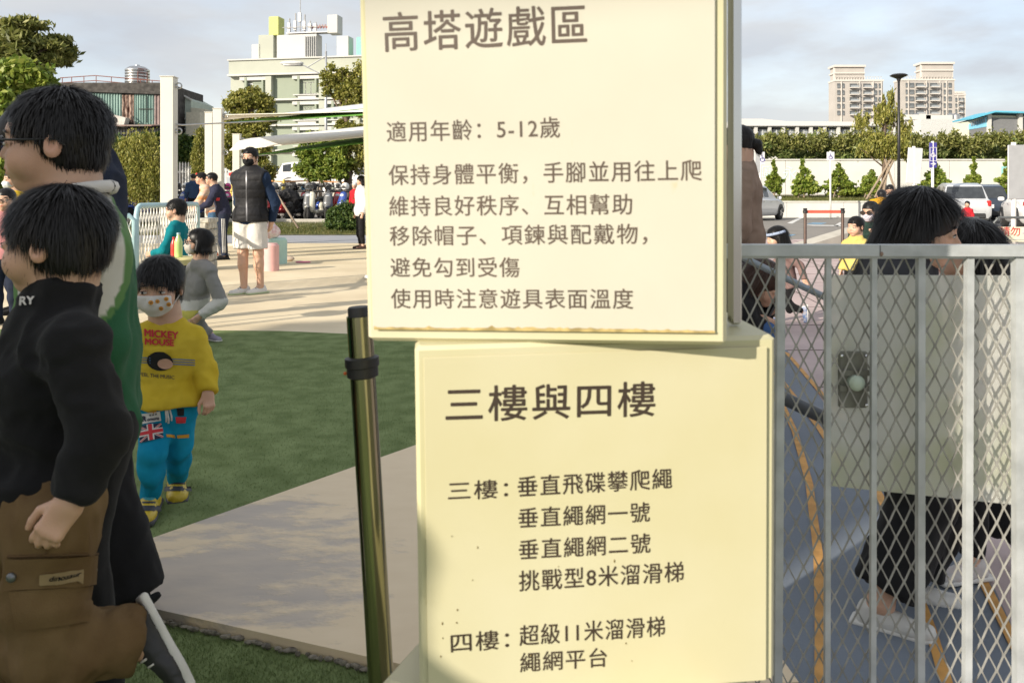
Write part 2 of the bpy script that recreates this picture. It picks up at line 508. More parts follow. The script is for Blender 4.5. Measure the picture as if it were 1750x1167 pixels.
# head in units of its own height: chin at z 0, crown at z 1, face towards -y
class Head:
    def __init__(s, org, hh, yaw, pitch=0., roll=0., wide=1.):
        s.o = v3(org); s.h = hh; s.w = wide
        s.M = np.array((Matrix.Rotation(yaw, 3, 'Z') @ Matrix.Rotation(pitch, 3, 'X') @ Matrix.Rotation(roll, 3, 'Y')), np.float32)
    def pt(s, x, y, z): return s.o + s.M @ np.array([x * s.w, y, z], np.float32) * s.h
    def loc(s, V): 
        q = (V - s.o) @ s.M / s.h; q[:, 0] /= s.w; return q
    def e(s, S, c, r, k=.05, op='u', rx=0., ry=0., rz=0., inf=0.):
        A = s.M @ np.array(Euler((rx, ry, rz)).to_matrix(), np.float32)
        S.ell(s.pt(*c), [(r[0] * s.w + inf) * s.h, (r[1] + inf) * s.h, (r[2] + inf) * s.h], A, k * s.h, op)
    def c(s, S, a, b, r1, r2, k=.04, op='u', cut=0): S.cone(s.pt(*a), s.pt(*b), r1 * s.h, r2 * s.h, k * s.h, cut, op)
    def face(s, S, detail=True, kid=True, inf=0.):
        s.e(S, (0, .06, .62), (.345, .42, .375), inf=inf)
        s.e(S, (0, -.13, .37), (.285, .275, .33), .10, inf=inf)
        s.e(S, (0, -.27, .10), (.11, .10, .09), .12, inf=inf)
        ck = .15 if kid else .11
        for q in (-1, 1): s.e(S, (q * .16, -.245, .31), (ck, ck, ck + .02), .08, inf=inf)
        s.e(S, (0, -.30, .60), (.22, .09, .09), .10, inf=inf)
        if not detail: 
            s.c(S, (0, -.37, .46), (0, -.43, .36), .03, .05, .04); return
        for q in (-1, 1): s.e(S, (q * .155, -.475, .475), (.10, .10, .062), .06, 's')
        nl = .43 if kid else .46
        s.c(S, (0, -.36, .52), (0, -nl, .375), .030, .045, .05)
        for q in (-1, 1): s.e(S, (q * .048, -.39, .352), (.036, .045, .032), .02)
        s.e(S, (0, -.36, .215), (.12, .05, .075), .05)
        s.e(S, (0, -.408, .242), (.085, .030, .022), .02)
        s.e(S, (0, -.400, .196), (.072, .034, .026), .02)
        s.e(S, (0, -.452, .2195), (.09, .05, .005), .006, 's')
        for q in (-1, 1): s.e(S, (q * .155, -.355, .475), (.075, .05, .040), .03)
    def ears(s, S, k=.02, sides=(-1, 1)):
        for q in sides:
            s.e(S, (q * .355, .035, .43), (.04, .085, .125), k, rx=R(-14), rz=q * R(22))
            s.e(S, (q * .40, .02, .445), (.035, .05, .075), .012, 's', rx=R(-14), rz=q * R(22))
            s.e(S, (q * .375, .005, .42), (.012, .02, .025), .01)
    def tint(s, V, base):
        q = s.loc(V); T = np.ones((len(V), 3), np.float32) * np.array(base, np.float32)
        def g(c, r): return np.exp(-(((q - np.array(c)) / np.array(r)) ** 2).sum(1))[:, None]
        red = np.clip(1.2 * g((0, -.43, .22), (.085, .05, .036)), 0, 1)
        T = T * (1 - red) + T * np.array((.95, .52, .50)) * red
        bl = .30 * (g((.19, -.33, .31), (.10, .12, .09)) + g((-.19, -.33, .31), (.10, .12, .09)) + g((.38, .03, .43), (.07, .12, .16)) + g((-.38, .03, .43), (.07, .12, .16)) + g((0, -.45, .36), (.05, .05, .05)))
        return T * (1 - bl * np.array((0., .28, .30)))

EYEW = mat('eye_white', (.55, .53, .50), .25, var=.03)
IRIS = mat('iris', (.012, .007, .005), .12, var=.1)
LASH = mat('lashes', (.012, .009, .008), .6, var=.1)
def eyes(H, par, look=(0, 0), sides=(-1, 1), brow=True, open_=1., lift=0.):
    for q in sides:
        w = MB(); T = Matrix.Translation(H.pt(q * .155, -.400 + .02, .468)) @ Matrix(H.M.tolist()).to_4x4()
        w.ball((0, 0, 0), (.062 * H.h, .030 * H.h, .024 * H.h * open_), 14, 8); w.v = [T @ Vector(v) for v in w.v]
        e = w.build('eye', EYEW, par, True)
        i = MB(); i.ball((look[0] * H.h * .03, -.019 * H.h, look[1] * H.h * .012), (.0235 * H.h, .0135 * H.h, .0235 * H.h * min(1, open_)), 12, 6); i.v = [T @ Vector(v) for v in i.v]
        i.build('iris', IRIS, e, True)
        l = MB(); l.tube([H.pt(q * (.155 + a * .068), -.412 + .030 * a * a + (.012 if a * q > 0 else 0), .482 + .016 * open_ * (1 - a * a) - .004 * a) for a in (-1, -.5, 0, .5, 1.1)], [.004 * H.h, .008 * H.h, .009 * H.h, .008 * H.h, .003 * H.h], 5)
        l.build('eyelashes', LASH, e, True)
        if brow:
            b = MB(); b.tube([H.pt(q * (.155 + a * .085), -.405 + .035 * a * a + (.014 if a > 0 else 0), .575 + .018 * (1 - a * a) - .008 * a + lift) for a in (-1, -.4, .2, .7, 1.15)], [.008 * H.h, .014 * H.h, .014 * H.h, .010 * H.h, .003 * H.h], 6)
            b.build('eyebrow', HAIR, par, True)

def hair(H, par, style, res, n, m=None, seed=1, line=.66, strand=None):
    m = m or HAIR; S_ = Sdf()
    t = {'short': .022, 'crew': .02, 'bowl': .034, 'bob': .06, 'long': .055, 'pony': .03}[style]
    if style in ('short', 'crew', 'bowl', 'pony'):
        H.e(S_, (0, .065, .635), (.355 + t, .435 + t, .375 + t), .02)
        if style != 'bowl': H.e(S_, (0, .16, .42), (.29 + t, .29 + t, .30), .05)
        else: H.e(S_, (0, .15, .44), (.32 + t, .31 + t, .28), .05)
        H.e(S_, (0, -.48, line - .42), (.275, .36, .42), .015, 's')
        for q in (-1, 1):
            H.e(S_, (q * .40, -.20, .34), (.20, .17, .24), .02, 's')
            H.e(S_, (q * .42, .03, .33), (.12, .125, .21 if style != 'bowl' else .19), .02, 's')
        H.e(S_, (0, .12, .0), (.5, .5, .17 if style != 'bowl' else .15), .02, 's')
        if style == 'pony':
            H.c(S_, (0, .43, .52), (0, .56, .42), .06, .13, .04); H.c(S_, (0, .56, .42), (0, .58, .22), .13, .10, .04)
    elif style == 'bob':
        H.e(S_, (0, .07, .635), (.36 + t, .435 + t, .375 + t), .03)
        H.c(S_, (0, .12, .45), (0, .14, .16), .40, .42, .06, cut=1)
        for q in (-1, 1): H.c(S_, (q * .33, -.06, .5), (q * .34, -.10, .14), .11, .09, .06, cut=1)
        H.e(S_, (0, -.47, .24), (.29, .36, .46), .02, 's')
    elif style == 'long':
        H.e(S_, (0, .07, .635), (.36 + t, .435 + t, .375 + t), .03)
        H.c(S_, (0, .18, .5), (0, .36, -.5), .385, .38, .08)
        for q in (-1, 1): H.c(S_, (q * .33, .02, .5), (q * .36, .04, -.4), .12, .10, .08)
        H.e(S_, (0, -.60, .16), (.54, .46, .46), .03, 's')
    V, F = S_.mesh(res)
    Nn = normals(V, F)
    q = H.loc(V)
    ang = np.arctan2(q[:, 0], q[:, 1] + .1); low = np.clip((.9 - q[:, 2]) * 1.4, 0, 1)
    am = {'short': .004, 'crew': .002, 'bowl': .006, 'bob': .008, 'long': .012, 'pony': .003}[style]
    V = V + Nn * (am * H.h * low * (vnoise(np.stack([ang * 9, q[:, 2] * 1.2, q[:, 2] * 0], 1)) + .6 * vnoise(np.stack([ang * 23 + 7, q[:, 2] * 1.5, q[:, 2] * 0], 1))))[:, None]
    parts = [(V, F)]
    if n:
        up = H.M @ np.array([0, 0, 1.]); fw = H.M @ np.array([0, -1., 0])
        cen = H.pt(0, .12, .93)
        def flow(p, nn):
            f = -up[None] * .8 + (p - cen) / (np.linalg.norm(p - cen, axis=1, keepdims=True) + 1e-6)
            return f
        ln = {'short': .12, 'crew': .06, 'bowl': .17, 'bob': .22, 'long': .35, 'pony': .09}[style] * H.h
        if strand: ln *= strand
        lf = {'short': .22, 'crew': .9, 'bowl': .06, 'bob': .04, 'long': .03, 'pony': .02}[style]
        parts.append(ribbons(V, Nn, flow, n, ln, .0011 * max(1, H.h / .2), seed, lf, .05 if style != 'crew' else .15, .5, dens=lambda v: (lambda q: (q[:, 1] > (-.12 if style in ('long', 'bob') else -.30)) | (q[:, 2] > line + (.24 if style in ('long', 'bob') else .10)))(H.loc(v))))
    return smesh('hair', cat(parts), m, par)
SK = (.56, .345, .24)       # skin base colour
def cloth(name, col, rough=.9, bump=.16, bscale=350., var=.10, scale=9., **k):
    return mat(name, col, rough, var=var, scale=scale, bump=bump, bscale=bscale, spec=.15, **k)
def hand_sdf(S, wr, dirn, palm_n, thumb, L, curl=.35, k=None, spread=1.):
    """a hand from the wrist: palm, four fingers of two bent lengths, a thumb off the side. dirn: towards the fingertips, palm_n: out of the back of the hand, thumb: side the thumb is on"""
    d = Vector(dirn).normalized(); n = Vector(palm_n); n = (n - d * n.dot(d)).normalized(); t = Vector(thumb); t = (t - d * t.dot(d) - n * t.dot(n)).normalized()
    wr = Vector(wr); k = k or L * .05
    M = Matrix((t, d, n)).transposed()
    S.rbox(wr + d * L * .27, (L * .205, L * .27, L * .085), L * .075, M, k * 1.5)
    S.cone(wr - d * L * .15, wr + d * L * .1, L * .15, L * .15, k * 2.5, flat=(n, 1.35))
    for i, (o, ln, r) in enumerate(((.145, .42, .056), (.05, .47, .058), (-.05, .44, .055), (-.145, .34, .048))):
        b = wr + d * L * (.50 - .02 * abs(i - 1)) + t * L * o + n * L * .01
        sp = t * (o * .55 * spread)
        c = curl * (1 + .12 * i)
        d1 = (d + sp - n * c).normalized(); d2 = (d * (1 - c * .55) + sp * .6 - n * c * 2.1).normalized(); d3 = (d * (1 - c) + sp * .3 - n * c * 2.9).normalized()
        p1 = b + d1 * L * ln * .45; p2 = p1 + d2 * L * ln * .31; p3 = p2 + d3 * L * ln * .24
        S.cone(b - d1 * L * .05, p1, L * r, L * r * .94, k * .7); S.cone(p1, p2, L * r * .96, L * r * .86, k * .3); S.cone(p2, p3, L * r * .87, L * r * .74, k * .25)
        S.ell(b + n * L * .03, L * .05, None, k)
    b = wr + d * L * .12 + t * L * .13 - n * L * .03
    p1 = b + (d * .75 + t * .62 - n * .25).normalized() * L * .27; p2 = p1 + (d * 1. + t * .12 - n * .25).normalized() * L * .20; p3 = p2 + (d * 1. - t * .1 - n * .3).normalized() * L * .13
    S.cone(b, p1, L * .095, L * .068, k); S.cone(p1, p2, L * .066, L * .058, k * .3); S.cone(p2, p3, L * .058, L * .045, k * .3)

def shoe(par, an, toe, L, m, msole, res=.006, ground=None, up=None, hi=.35, trim=None, name='shoe'):
    """a shoe under ankle an pointing along toe; up = the shoe's own up direction"""
    an = Vector(an); f = Vector(toe).normalized(); u = Vector(up or (0, 0, 1)); u = (u - f * u.dot(f)).normalized(); s = f.cross(u)
    c = an - u * (L * .28)                                   # sole level below the ankle
    if ground is not None and up is None: c.z = ground
    M = Matrix((s, f, u)).transposed()
    S_ = Sdf()
    S_.rbox(c + f * L * .22 + u * L * .10, (L * .15, L * .5, L * .11), L * .10, M, L * .05)
    S_.ell(c - f * L * .13 + u * L * .19, (L * .135, L * .17, L * .20), M, L * .06)
    S_.cone(c - f * L * .05 + u * L * .26, c + f * L * .35 + u * L * .15, L * .13, L * .11, L * .08)
    S_.ell(c + f * L * .45 + u * L * .11, (L * .17, L * .24, L * .10), M, L * .06)
    S_.cone(c + u * L * .2, an + u * L * .05, L * .13, L * .125, L * .05, cut=1)
    S_.plane(c + u * L * .055, -u)
    o = smesh(name, S_.mesh(res, L * .006, 60), m, par)
    S2 = Sdf()
    S2.rbox(c + f * L * .17 + u * L * .045, (L * .17, L * .55, L * .045), L * .035, M, L * .02)
    S2.ell(c + f * L * .46 + u * L * .045, (L * .19, L * .26, L * .055), M, L * .04)
    smesh('sole', S2.mesh(res), msole, o)
    if trim is not None:
        b = MB()
        for i in range(4):
            q = c + f * L * (.12 + .085 * i) + u * L * (.36 - .045 * i)
            b.tube([q - s * L * .09 - u * L * .03, q - s * L * .03 + u * L * .012, q + s * L * .03 + u * L * .012, q + s * L * .09 - u * L * .03], L * .014, 5)
        b.build('laces', trim, o, True)
    return o

def person(label, loc, yaw, h, group=None, hd=.135, pose=None, head=(0, 0, 0), hairstyle=('short', 800), top=None, legs=None, shoes=None, mask=None, res=.012, skin=SK, fat=1., detail=False, mat_hair=None,
           glasses=None, hands=True, handpose=None, kid=None, headw=1., hline=.66, top_kw=None, look=(0, 0), face=True, earsides=(-1, 1), facepoint=None, shoek=1.):
    """yaw 0 faces the camera's side (-y). pose: joint overrides as fractions of h in the body's own frame, or world Vectors"""
    loc = Vector(loc); root = thing('person', label, 'person', loc, 0, group, 'thing')
    kid = hd > .15 if kid is None else kid
    k = (1 - hd) / .865; Rz = Matrix.Rotation(yaw, 3, 'Z')
    J = dict(pel=(0, 0, .525 * k), chest=(0, 0, .71 * k), neck=(0, .008, .835 * k), chin=(0, -.0, (1 - hd)),
             Lsh=(.098, .005, .772 * k), Lel=(.135, .02, .63 * k), Lwr=(.14, -.025, .49 * k), Lhd=(.14, -.04, .42 * k),
             Rsh=(-.098, .005, .772 * k), Rel=(-.135, .02, .63 * k), Rwr=(-.14, -.025, .49 * k), Rhd=(-.14, -.04, .42 * k),
             Lhip=(.05, 0, .50 * k), Lkn=(.056, -.01, .28 * k), Lan=(.056, .012, .045), Rhip=(-.05, 0, .50 * k), Rkn=(-.056, -.01, .28 * k), Ran=(-.056, .012, .045),
             Lto=(.07, -.1, .0), Rto=(-.07, -.1, .0))
    rel = {}
    for n_, v in (pose or {}).items():
        if n_ in ('shift',): continue
        J[n_] = v
    def W_(v): return (v - loc) if isinstance(v, Vector) else Rz @ Vector(v) * h
    J = {n_: W_(v) for n_, v in J.items()}
    for s_ in 'LR':
        if s_ + 'hd' not in (pose or {}) :
            d_ = (J[s_ + 'wr'] - J[s_ + 'el']).normalized(); J[s_ + 'hd'] = J[s_ + 'wr'] + d_ * .06 * h
        if s_ + 'to' not in (pose or {}):
            J[s_ + 'to'] = J[s_ + 'an'] + Rz @ Vector((.015 if s_ == 'L' else -.015, -.1, -.03)) * h
    up = (J['neck'] - J['pel']).normalized(); rt = (J['Lsh'] - J['Rsh']); rt = (rt - up * rt.dot(up)).normalized(); fw = rt.cross(up) * -1.0   # towards the face
    B = Matrix((rt, -fw, up)).transposed()
    H = Head(J['chin'], hd * h, yaw + head[0], head[1], head[2], headw)
    if True:
        pass
    f = fat * h
    def torso(S, t, kk, sh=True, low=True, belly=0.):
        S.ell(J['chest'] + up * .02 * h, (.098 * f + t, .066 * f + t, .125 * h + t), B, kk)
        S.cone(J['Lsh'], J['Rsh'], .034 * f + t, .034 * f + t, kk * .8); S.cone(J['Lsh'] * .85 + J['Rsh'] * .15, J['neck'], .033 * f + t, .026 * f + t, kk); S.cone(J['Rsh'] * .85 + J['Lsh'] * .15, J['neck'], .033 * f + t, .026 * f + t, kk)
        S.ell(J['pel'] * .55 + J['chest'] * .45 + fw * (.012 + belly) * h, (.086 * f + t, (.062 + belly) * f + t, .11 * h + t), B, kk)
        if low: S.ell(J['pel'], (.092 * f + t * 1.4, .068 * f + t * 1.5, .085 * h + t), B, kk)
    def arm(S, s_, t, k0, end='wr', cut=1, w=1., frac=1.):
        a, b, c = J[s_ + 'sh'], J[s_ + 'el'], J[s_ + 'wr']
        if end == 'short': S.cone(a, a.lerp(b, frac), .034 * f + t, .031 * f + t * 1.5, k0, cut=cut); return
        S.cone(a, b, .030 * f + t, .025 * f + t * w, k0); S.cone(b, b.lerp(c, frac), .0245 * f + t * w, .0165 * f + t * w, k0 * .7, cut=cut)
    def leg(S, s_, t, k0, cut=1, flare=0., frac=1., w=1., cuff=0.):
        a, b, c = J[s_ + 'hip'], J[s_ + 'kn'], J[s_ + 'an']
        S.cone(a, b, .050 * f + t, .033 * f + t * w + flare * .35, k0)
        S.cone(b, b.lerp(c, frac), .033 * f + t * w + flare * .35, .021 * f + t * w + flare, k0 * .6, cut=cut)
        S.ell(b.lerp(c, .3) - (fw * .008 * h), (.032 * f + t * w, .032 * f + t * w, .06 * h + t), None, k0 * .6)
    # body: one skin surface
    S = Sdf(); kk = .03 * h
    torso(S, 0, kk)
    for s_ in 'LR':
        arm(S, s_, 0, .02 * h, cut=0); leg(S, s_, 0, .02 * h, cut=0)
        S.cone(J[s_ + 'an'], J[s_ + 'to'] * (.15 if shoes else .7) + J[s_ + 'an'] * (.85 if shoes else .3), .019 * f, .017 * f, .01 * h)
        if hands and not detail:
            S.cone(J[s_ + 'wr'], J[s_ + 'hd'], .0165 * f, .02 * f, .01 * h)
    nb = H.pt(0, .14, .25)
    nr = .27 * hd * h if kid else .31 * hd * h
    S.cone(J['neck'] - up * .02 * h, nb, nr * 1.12, nr, .02 * h)
    hres = res if not detail else detail
    Sh = S if hres == res else Sdf()
    H.face(Sh, face, kid)
    if Sh is not S: Sh.cone(J['neck'] * .5 + v3(nb) * .5 if False else Vector(v3(J['neck']) * .6 + v3(nb) * .4), nb, nr * 1.06, nr, .02 * h)
    H.ears(Sh, sides=earsides)
    parts = [S.mesh(res)]
    if Sh is not S: parts.append(Sh.mesh(hres))
    if hands:
        for s_ in 'LR':
            hp = (handpose or {}).get(s_)
            if detail and (hp is None or hp is not False):
                Sx = Sdf(); hp = hp or {}
                d_ = J[s_ + 'hd'] - J[s_ + 'wr']
                hand_sdf(Sx, J[s_ + 'wr'], d_, hp.get('n', rt * (1 if s_ == 'L' else -1)), hp.get('t', fw), hp.get('L', .105 * h), hp.get('curl', .35), spread=hp.get('spread', 1.))
                Sx.cone(J[s_ + 'wr'], J[s_ + 'wr'].lerp(J[s_ + 'el'], .3), .017 * f, .019 * f, .01 * h)
                parts.append(Sx.mesh(min(detail, .0035)))
    V, F = cat(parts)
    smesh('body', (V, F), SKIN, root, H.tint(V, skin))
    if face and (detail or hres < .009): eyes(H, root, look)
    if hairstyle: hair(H, root, hairstyle[0], min(hres, .006) if detail else min(res, .009), hairstyle[1], mat_hair, hash(label) % 99 if False else len(label), hline)
    if mask:
        S = Sdf(); H.face(S, False, kid, inf=.034); H.e(S, (0, -.52, .30), (.01, .01, .01), .01)
        H.c(S, (0, -.40, .40), (0, -.45, .32), .05, .06, .08); H.e(S, (0, -.385, .225), (.17, .10, .12), .05)
        A = H.M
        for p_, n_ in (((0, -.44, .43), (0, .25, 1)), ((0, -.2, .045), (0, .2, -1)), ((.245, 0, 0), (1, .15, 0)), ((-.245, 0, 0), (-1, .15, 0)), ((0, -.10, 0), (0, 1, 0))): S.plane(H.pt(*p_), A @ np.array(n_, np.float32), .03 * H.h)
        VF = S.mesh(min(hres, .006))
        mo = smesh('face_mask', VF, mask, root, None)
        b = MB()
        for q in (-1, 1):
            for z in (.40, .14): b.tube([H.pt(q * .235, -.16, z), H.pt(q * .33, -.03, .40 if z > .3 else .30), H.pt(q * .375, .08, .44)], .012 * H.h, 4)
        b.build('ear_loop', mask, mo)
    if glasses:
        b = MB()
        for q in (-1, 1):
            ring = [H.pt(q * .165 + .125 * math.cos(t), -.475, .47 + .095 * math.sin(t)) for t in np.linspace(0, 2 * math.pi, 17)]
            b.tube(ring, .012 * H.h, 5, False); b.tube([H.pt(q * .29, -.47, .50), H.pt(q * .36, -.2, .49), H.pt(q * .375, .06, .49), H.pt(q * .375, .14, .42)], .012 * H.h, 5)
        b.tube([H.pt(-.05, -.475, .49), H.pt(0, -.49, .50), H.pt(.05, -.475, .49)], .010 * H.h, 5)
        g = b.build('glasses', glasses[0], root, True)
        b = MB()
        for q in (-1, 1): b.poly([H.pt(q * .165 + .12 * math.cos(t), -.472, .47 + .09 * math.sin(t)) for t in np.linspace(0, 2 * math.pi, 17)[:-1]])
        b.build('lens', glasses[1], g)
    if top:
        kw = dict(t=.014, hem=-.03, sleeve='wr', w=1., wr=.004, ws=14., collar=0, belly=0., frac=.96, name='shirt', cuff=0); kw.update(top_kw or {})
        t = kw['t'] * (h / 1.6) ** .5; S = Sdf(); torso(S, t, kk, belly=kw['belly'])
        if kw.get('low'): S.cone(J['pel'] - rt * .04 * h, J['pel'] + rt * .04 * h, kw['low'] * h, kw['low'] * h, .03 * h)
        S.plane(J['pel'] - up * (-kw['hem']) * -1 * h if False else J['pel'] + up * kw['hem'] * h, -up)
        if kw['sleeve']:
            for s_ in 'LR': arm(S, s_, t, .02 * h, kw['sleeve'], 1, kw['w'], kw['frac'] if kw['sleeve'] == 'wr' else kw.get('slen', .7))
        if kw['collar']: S.cone(J['neck'] - up * .01 * h, v3(J['neck']) * (1 - kw['collar']) + v3(nb) * kw['collar'] if False else Vector(v3(J['neck']) * (1 - kw['collar']) + v3(nb) * kw['collar']), nr * 1.12 + t * .7, nr + t * .7, .012 * h, cut=1)
        else: S.cone(J['neck'] - up * .02 * h, J['neck'] + up * .012 * h, nr * 1.05 + t, nr + t * .7, .02 * h, cut=1)
        VF = S.mesh(min(res, .010), kw['wr'], kw['ws'], kw.get('stretch', (1, 1, 1)))
        so = smesh(kw['name'], VF, top, root, kw['paint']((VF[0] + v3(loc))) if kw.get('paint') else None)
        J['shirt_obj'] = so
    if legs:
        kw = dict(t=.010, flare=0., frac=1., wr=.004, ws=12., w=1., name='trousers', waist=.015); kw.update(legs[1] if isinstance(legs, tuple) else {})
        m_ = legs[0] if isinstance(legs, tuple) else legs
        S = Sdf(); t = kw['t']; S.ell(J['pel'], (.090 * f + t, .066 * f + t, .085 * h + t), B, kk * .7)
        S.plane(J['pel'] + up * kw['waist'] * h, up)
        for s_ in 'LR':
            if kw.get('short'): a, b = J[s_ + 'hip'], J[s_ + 'kn']; S.cone(a, a.lerp(b, kw['short']), .052 * f + t, .042 * f + t * 2.0, .008 * h, cut=1)
            else: leg(S, s_, t, .02 * h, 1, kw['flare'], kw['frac'], kw['w'])
        VF = S.mesh(min(res, .010), kw['wr'], kw['ws'], kw.get('stretch', (1, 1, .5)))
        J['leg_obj'] = smesh(kw['name'], VF, m_, root, kw['paint']((VF[0] + v3(loc))) if kw.get('paint') else None)
    if shoes:
        for s_ in 'LR':
            d_ = J[s_ + 'to'] - J[s_ + 'an']; a_ = J[s_ + 'an']
            up_ = None if a_.z < .075 * h + .02 and abs(d_.z) < .06 * h else ((J[s_ + 'kn'] - a_).normalized())
            fl = d_.copy(); 
            if up_ is None: fl.z = 0
            shoe(root, a_, fl, .15 * h * shoek * (1.06 if kid else 1), shoes[0], shoes[1], max(.004, res * .6), a_.z - .045 * h if up_ is None else None, up_, trim=shoes[2] if len(shoes) > 2 else None)
    J['torso'] = torso; J['H'] = H; J['root'] = root; J['loc'] = loc; J['up'] = up; J['rt'] = rt; J['fw'] = fw
    return J
# ================================================================== THE SETTING
def sheet(name, pts, z, m, thick=0.0, kind='structure', label=None, sub=0):
    b = MB()
    b.prism([(p[0], p[1]) for p in pts], (z - max(thick, .0), z)) if thick else b.poly([(p[0], p[1], z) for p in pts])
    return b.build(name, m, kind=kind)
def GP(*px): return [G(a, b) for a, b in px]

M_yel = mat('painted_yellow_concrete', (.64, .535, .36), .75, var=.10, scale=1.1, bump=.12, bscale=60, col2=(.70, .60, .42))
M_turf = mat('artificial_turf', (.145, .195, .075), .95, var=.12, scale=7, bump=.35, bscale=260, col2=(.20, .255, .11), spec=.1)
M_blue = mat('blue_grey_path', (.14, .165, .20), .7, var=.10, scale=1.5, bump=.15, bscale=90)
M_pink = mat('pink_paving', (.44, .35, .34), .8, var=.12, scale=1.6, bump=.15, bscale=70)
M_asph = mat('parking_asphalt', (.22, .205, .185), .9, var=.10, scale=.8, bump=.2, bscale=60)
M_kerb = mat('concrete_kerb', (.42, .40, .35), .85, var=.10, scale=3, bump=.2)
M_white = mat('white_painted_metal', (.72, .71, .67), .45, var=.04, scale=3)
M_wall = mat('whitewashed_wall', (.58, .58, .55), .8, var=.05, scale=.8, bump=.1)
M_grass = mat('short_grass', (.10, .12, .030), .95, var=.3, scale=3, bump=.8, bscale=30, col2=(.19, .17, .06))

# the path of sand coloured paint worn down to grey: own shader with a worn mask
def worn_mat():
    m = bpy.data.materials.new('worn_painted_path'); m.use_nodes = True
    N, L = m.node_tree.nodes, m.node_tree.links; b = N['Principled BSDF']; b.inputs['Roughness'].default_value = .7
    t = N.new('ShaderNodeTexCoord')
    big = N.new('ShaderNodeTexNoise'); big.inputs['Scale'].default_value = 1.15; big.inputs['Detail'].default_value = 7; big.inputs['Roughness'].default_value = .68
    mpn = N.new('ShaderNodeMapping'); mpn.inputs['Rotation'].default_value = (0, 0, R(-28)); mpn.inputs['Scale'].default_value = (.7, 1.6, 1); L.new(t.outputs['Object'], mpn.inputs[0]); L.new(mpn.outputs[0], big.inputs[0])
    # wear is strongest at the near corner of the path
    g = N.new('ShaderNodeVectorMath'); g.operation = 'DISTANCE'; g.inputs[1].default_value = (-1.02, 2.62, 0); L.new(t.outputs['Object'], g.inputs[0])
    mr = N.new('ShaderNodeMapRange'); mr.inputs[1].default_value = .15; mr.inputs[2].default_value = .95; mr.inputs[3].default_value = .18; mr.inputs[4].default_value = -.12; L.new(g.outputs['Value'], mr.inputs[0])
    ad = N.new('ShaderNodeMath'); ad.operation = 'ADD'; L.new(big.outputs[0], ad.inputs[0]); L.new(mr.outputs[0], ad.inputs[1])
    r = N.new('ShaderNodeValToRGB'); r.color_ramp.elements[0].position = .565; r.color_ramp.elements[1].position = .625; L.new(ad.outputs[0], r.inputs[0])
    n2 = N.new('ShaderNodeTexNoise'); n2.inputs['Scale'].default_value = 9; n2.inputs['Detail'].default_value = 6; L.new(mpn.outputs[0], n2.inputs[0])
    c1 = N.new('ShaderNodeValToRGB'); c1.color_ramp.elements[0].color = (.66, .53, .355, 1); c1.color_ramp.elements[1].color = (.76, .63, .445, 1); L.new(n2.outputs[0], c1.inputs[0])
    c2 = N.new('ShaderNodeValToRGB'); c2.color_ramp.elements[0].color = (.38, .345, .32, 1); c2.color_ramp.elements[1].color = (.60, .51, .40, 1); L.new(n2.outputs[0], c2.inputs[0])
    mxn = N.new('ShaderNodeMix'); mxn.data_type = 'RGBA'; L.new(r.outputs[0], mxn.inputs[0]); L.new(c1.outputs[0], mxn.inputs[6]); L.new(c2.outputs[0], mxn.inputs[7]); L.new(mxn.outputs[2], b.inputs['Base Color'])
    v = N.new('ShaderNodeTexVoronoi'); v.feature = 'DISTANCE_TO_EDGE'; v.inputs['Scale'].default_value = 2.2; w_ = N.new('ShaderNodeTexNoise'); w_.inputs['Scale'].default_value = 5; L.new(t.outputs['Object'], w_.inputs[0]); L.new(w_.outputs['Color'], v.inputs[0])
    bp = N.new('ShaderNodeBump'); bp.inputs['Strength'].default_value = .5; bp.inputs['Distance'].default_value = .008
    sm = N.new('ShaderNodeMath'); sm.operation = 'SUBTRACT'; L.new(n2.outputs[0], sm.inputs[0]); L.new(r.outputs[0], sm.inputs[1]); L.new(sm.outputs[0], bp.inputs['Height']); L.new(bp.outputs[0], b.inputs['Normal'])
    return m
M_worn = worn_mat()

# base ground: one big sheet with the rise of the far car parks
def ground_z(x, y):
    def ss(a, b, t): t = max(0, min(1, (t - a) / (b - a))); return t * t * (3 - 2 * t)
    zl = .30 * ss(24, 27, y) + 1.3 * ss(33, 52, y)
    zr = 1.0 * ss(43.2, 52, y)
    w = ss(4, 12, x); return zl * (1 - w) + zr * w
b = MB(); xs = [-700, -300, -120] + list(range(-60, 61, 6)) + [120, 300, 700]; ys = [-400, -120, -40, -12, 0, 12, 22, 24, 25, 26, 27, 30, 34, 38, 43, 45, 47, 49, 52, 60, 80, 140, 300, 1500]
for y in ys:
    for x in xs: b.v.append((x, y, ground_z(x, y) - (.05 if y < 21 else .012)))
n = len(xs)
for j in range(len(ys) - 1):
    for i in range(n - 1): b.f.append((j * n + i, j * n + i + 1, (j + 1) * n + i + 1, (j + 1) * n + i)); b.m.append(0)
b.build('ground', M_asph, kind='structure', smooth=True)
sheet('yellow_plaza', [(-30, 3), (2.3, 3), (2.3, 14), (.8, 20.3), (-30, 20.3)], .0, M_yel)
# turf areas
turf_far = GP((0, 560), (200, 562), (360, 566), (480, 567), (620, 573), (760, 584)) 
e1 = G(700, 768); e0 = G(245, 930)
d_ = (e1 - e0)
sheet('turf', [(-9, 7.0)] + [(p.x, p.y) for p in turf_far[1:]] + [(.9, 6.5), (e1.x + d_.x * 1.2, e1.y + d_.y * 1.2), (e1.x, e1.y), (e0.x, e0.y), (-1.5, 2.5), (-9, 2.5)], .008, M_turf)
